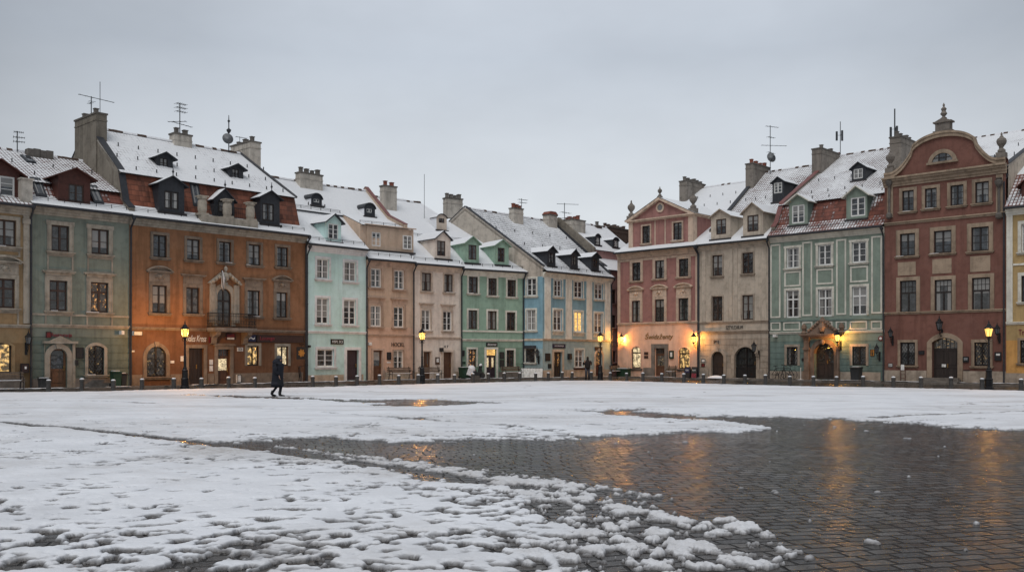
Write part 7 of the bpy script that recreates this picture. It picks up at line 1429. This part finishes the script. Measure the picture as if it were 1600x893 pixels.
def hand(parent, c, d):
    # palm, four bent fingers and a thumb as short chains grown from the palm
    J = [(c[0], c[1], c[2], .032, .02), (c[0] + d[0] * .07, c[1] + d[1] * .07, c[2] + d[2] * .07, .036, .018)]; E = [(0, 1)]
    for k in range(4):
        o = (k - 1.5) * .018; L = (.06, .072, .068, .052)[k]; i = len(J); J += [(c[0] + d[0] * .085 , c[1] + o, c[2] + d[2] * .085, .009), (c[0] + d[0] * (.085 + L * .55) + .012, c[1] + o, c[2] + d[2] * (.085 + L * .55), .008), (c[0] + d[0] * (.085 + L) + .03, c[1] + o, c[2] + d[2] * (.085 + L) + .004, .007)]; E += [(1, i), (i, i + 1), (i + 1, i + 2)]
    i = len(J); J += [(c[0] + .03, c[1] - .035, c[2] + d[2] * .04, .010), (c[0] + .05, c[1] - .04, c[2] + d[2] * .08, .008)]; E += [(0, i), (i, i + 1)]
    return J, E
X, Y = gp(433.5, 620.3); man = thing('person', 'person in a long black padded coat and hood walking right across the snow', 'person', (X, Y, .03), 0)
# skeleton, walking towards +x: pelvis, spine, neck, head, arms, legs, hands with fingers, feet
J = [(0, 0, .92, .13, .15), (.01, 0, 1.15, .13, .16), (.03, 0, 1.36, .13, .18), (.06, 0, 1.50, .055), (.085, 0, 1.60, .095, .08), (.095, 0, 1.69, .085, .075), (.175, 0, 1.615, .018),
     (.03, -.19, 1.39, .06), (-.02, -.22, 1.14, .05), (.10, -.20, .93, .036), (.03, .19, 1.39, .06), (.0, .23, 1.14, .05), (.16, .22, .98, .036),
     (.02, -.09, .86, .095), (.18, -.10, .48, .065), (.13, -.10, .10, .045), (.16, -.10, .045, .045), (.32, -.11, .035, .035),
     (-.02, .09, .86, .095), (-.02, .10, .48, .065), (-.27, .10, .13, .045), (-.26, .10, .06, .045), (-.10, .10, .035, .035)]
E_ = [(0, 1), (1, 2), (2, 3), (3, 4), (4, 5), (4, 6), (2, 7), (7, 8), (8, 9), (2, 10), (10, 11), (11, 12), (0, 13), (13, 14), (14, 15), (15, 16), (16, 17), (0, 18), (18, 19), (19, 20), (20, 21), (21, 22)]
for wi, c, d in ((9, (.12, -.20, .90), (.25, 0, -.95)), (12, (.18, .22, .95), (.3, 0, -.95))):
    j, e = hand(None, c, d); b = len(J); J += j; E_ += [(wi, b)] + [(a + b, q + b) for a, q in e]
skin_body('body', J, E_, 'skin', man, 0, 1)
loft('trousers', [(-.02, .09, .86, .10, .10), (-.02, .10, .48, .075, .075), (-.24, .10, .18, .06, .06)], 'coat_navy', man, 12); loft('trousers', [(.02, -.09, .86, .10, .10), (.18, -.10, .48, .075, .075), (.13, -.10, .14, .06, .06)], 'coat_navy', man, 12)
for pts, rr in (([(.13, -.10, .24), (.13, -.10, .09), (.18, -.10, .05), (.34, -.11, .035)], [.068, .066, .058, .035]), ([(-.22, .10, .26), (-.27, .10, .12), (-.23, .10, .06), (-.08, .10, .035)], [.066, .066, .058, .035])): mb = MB(); mb.tube(pts, rr, None, 10); mb.build('boot', 'boot', man, smooth=True)
rings = [(.0, 0, .42, .275, .26), (.0, 0, .62, .27, .26)]
for k in range(11): z = .66 + .075 * k; f = k / 10; w = .262 - .02 * math.sin(f * 3); rings += [(.0 + .035 * f, 0, z - .03, w - .012, .245 - .01), (.0 + .035 * f, 0, z + .005, w + .008, .25)]
rings += [(.045, 0, 1.46, .17, .2), (.055, 0, 1.53, .10, .11)]
ct = loft('coat', rings, 'coat_navy', man, 24)
for s, pts in ((-1, [(.03, -.2, 1.42), (-.02, -.27, 1.28), (-.05, -.27, 1.12), (.04, -.24, 1.02), (.10, -.21, .94)]), (1, [(.03, .2, 1.42), (.0, .27, 1.28), (.0, .27, 1.14), (.09, .25, 1.05), (.15, .22, .99)])): mb = MB(); mb.tube(pts, [.1, .1, .088, .08, .062], None, 10); mb.build('sleeve', 'coat_navy', ct, smooth=True)
loft('hood', [(-.02, 0, 1.44, .19, .17), (-.04, 0, 1.52, .19, .165), (-.02, 0, 1.60, .15, .14), (.0, 0, 1.66, .10, .11)], 'coat_navy', man, 16)
loft('woolly_hat', [(.085, 0, 1.635, .128, .115), (.085, 0, 1.69, .135, .12), (.075, 0, 1.75, .12, .105), (.06, 0, 1.79, .07, .06), (.055, 0, 1.80, .02, .02)], 'cap_grey', man, 16); mb = MB(); mb.box(.17, .235, -.07, .07, 1.638, 1.652); mb.build('hat_peak', 'cap_grey', man)
for s in (-1, 1): mb = MB(); mb.lathe([(.002, -.012), (.011, 0), (.002, .012)], (.172, s * .032, 1.642), 6); mb.build('eye', 'boot', man)
mb = MB(); mb.tube([(.155, -.025, 1.563), (.168, 0, 1.56), (.155, .025, 1.563)], .008); mb.build('mouth', 'sign_text_red', man)
b = thing('handbag', 'black handbag hanging from the walking person hand', 'handbag', (X + .19, Y - .22, .53)); mb = MB(); mb.prism([(-.13, 0), (.13, 0), (.11, .24), (-.11, .24)], -.05, .05); mb.build('bag', 'coat_black', b); mb = MB(); mb.tube([(-.07, 0, .24), (-.05, 0, .33), (.0, 0, .36), (.05, 0, .33), (.07, 0, .24)], .01); mb.build('strap', 'coat_black', b)
X, Y = gp(918, 592.2); p2 = thing('person', 'person in a dark jacket and jeans standing by the blue corner house', 'person', (X, Y, 0), R_(12))
J = [(0, 0, .92, .14, .12), (0, 0, 1.15, .15, .11), (0, .01, 1.38, .17, .11), (0, -.01, 1.51, .055), (0, -.03, 1.61, .08, .09), (0, -.03, 1.69, .075, .085), (0, .07, 1.61, .016), (-.2, 0, 1.41, .06), (-.28, .03, 1.17, .05), (-.14, .22, 1.24, .036), (.2, 0, 1.41, .06), (.28, .03, 1.17, .05), (.14, .22, 1.24, .036), (-.1, 0, .86, .095), (-.11, .02, .48, .066), (-.12, 0, .08, .045), (-.13, .14, .035, .035), (.1, 0, .86, .095), (.11, .02, .48, .066), (.12, 0, .08, .045), (.13, .14, .035, .035)]
E_ = [(0, 1), (1, 2), (2, 3), (3, 4), (4, 5), (4, 6), (2, 7), (7, 8), (8, 9), (2, 10), (10, 11), (11, 12), (0, 13), (13, 14), (14, 15), (15, 16), (0, 17), (17, 18), (18, 19), (19, 20)]
for wi, c, d in ((9, (-.11, .26, 1.27), (.5, 0, .6)), (12, (.11, .26, 1.27), (-.5, 0, .6))):
    j, e = hand(None, c, d); bb = len(J); J += j; E_ += [(wi, bb)] + [(a + bb, q + bb) for a, q in e]
skin_body('body', J, E_, 'skin', p2, 0, 1)
for s in (-1, 1): loft('trousers', [(s * .12, 0, .07, .065, .075), (s * .11, .02, .48, .082, .085), (s * .1, 0, .9, .115, .125)], 'jeans', p2, 12); mb = MB(); mb.tube([(s * .12, -.04, .09), (s * .125, .02, .05), (s * .13, .18, .035)], [.06, .058, .04], None, 9); mb.build('boot', 'boot', p2, smooth=True)
jk = loft('jacket', [(0, 0, .82, .2, .16), (0, 0, .95, .215, .17), (0, 0, 1.2, .23, .17), (0, 0, 1.38, .225, .15), (0, -.01, 1.47, .14, .12), (0, -.01, 1.53, .09, .09)], 'coat_black', p2, 18)
for s in (-1, 1): mb = MB(); mb.tube([(s * .19, 0, 1.42), (s * .29, .02, 1.28), (s * .3, .05, 1.17), (s * .23, .15, 1.2), (s * .15, .22, 1.24)], [.09, .085, .08, .07, .055], None, 9); mb.build('sleeve', 'coat_black', jk, smooth=True)
loft('hair', [(0, -.06, 1.54, .075, .07), (0, -.055, 1.62, .098, .095), (0, -.04, 1.70, .092, .1), (0, -.03, 1.76, .05, .06), (0, -.03, 1.775, .01, .01)], 'boot', p2, 14)
for s in (-1, 1): mb = MB(); mb.lathe([(.002, -.012), (.011, 0), (.002, .012)], (s * .032, .055, 1.642), 6); mb.build('eye', 'boot', p2)
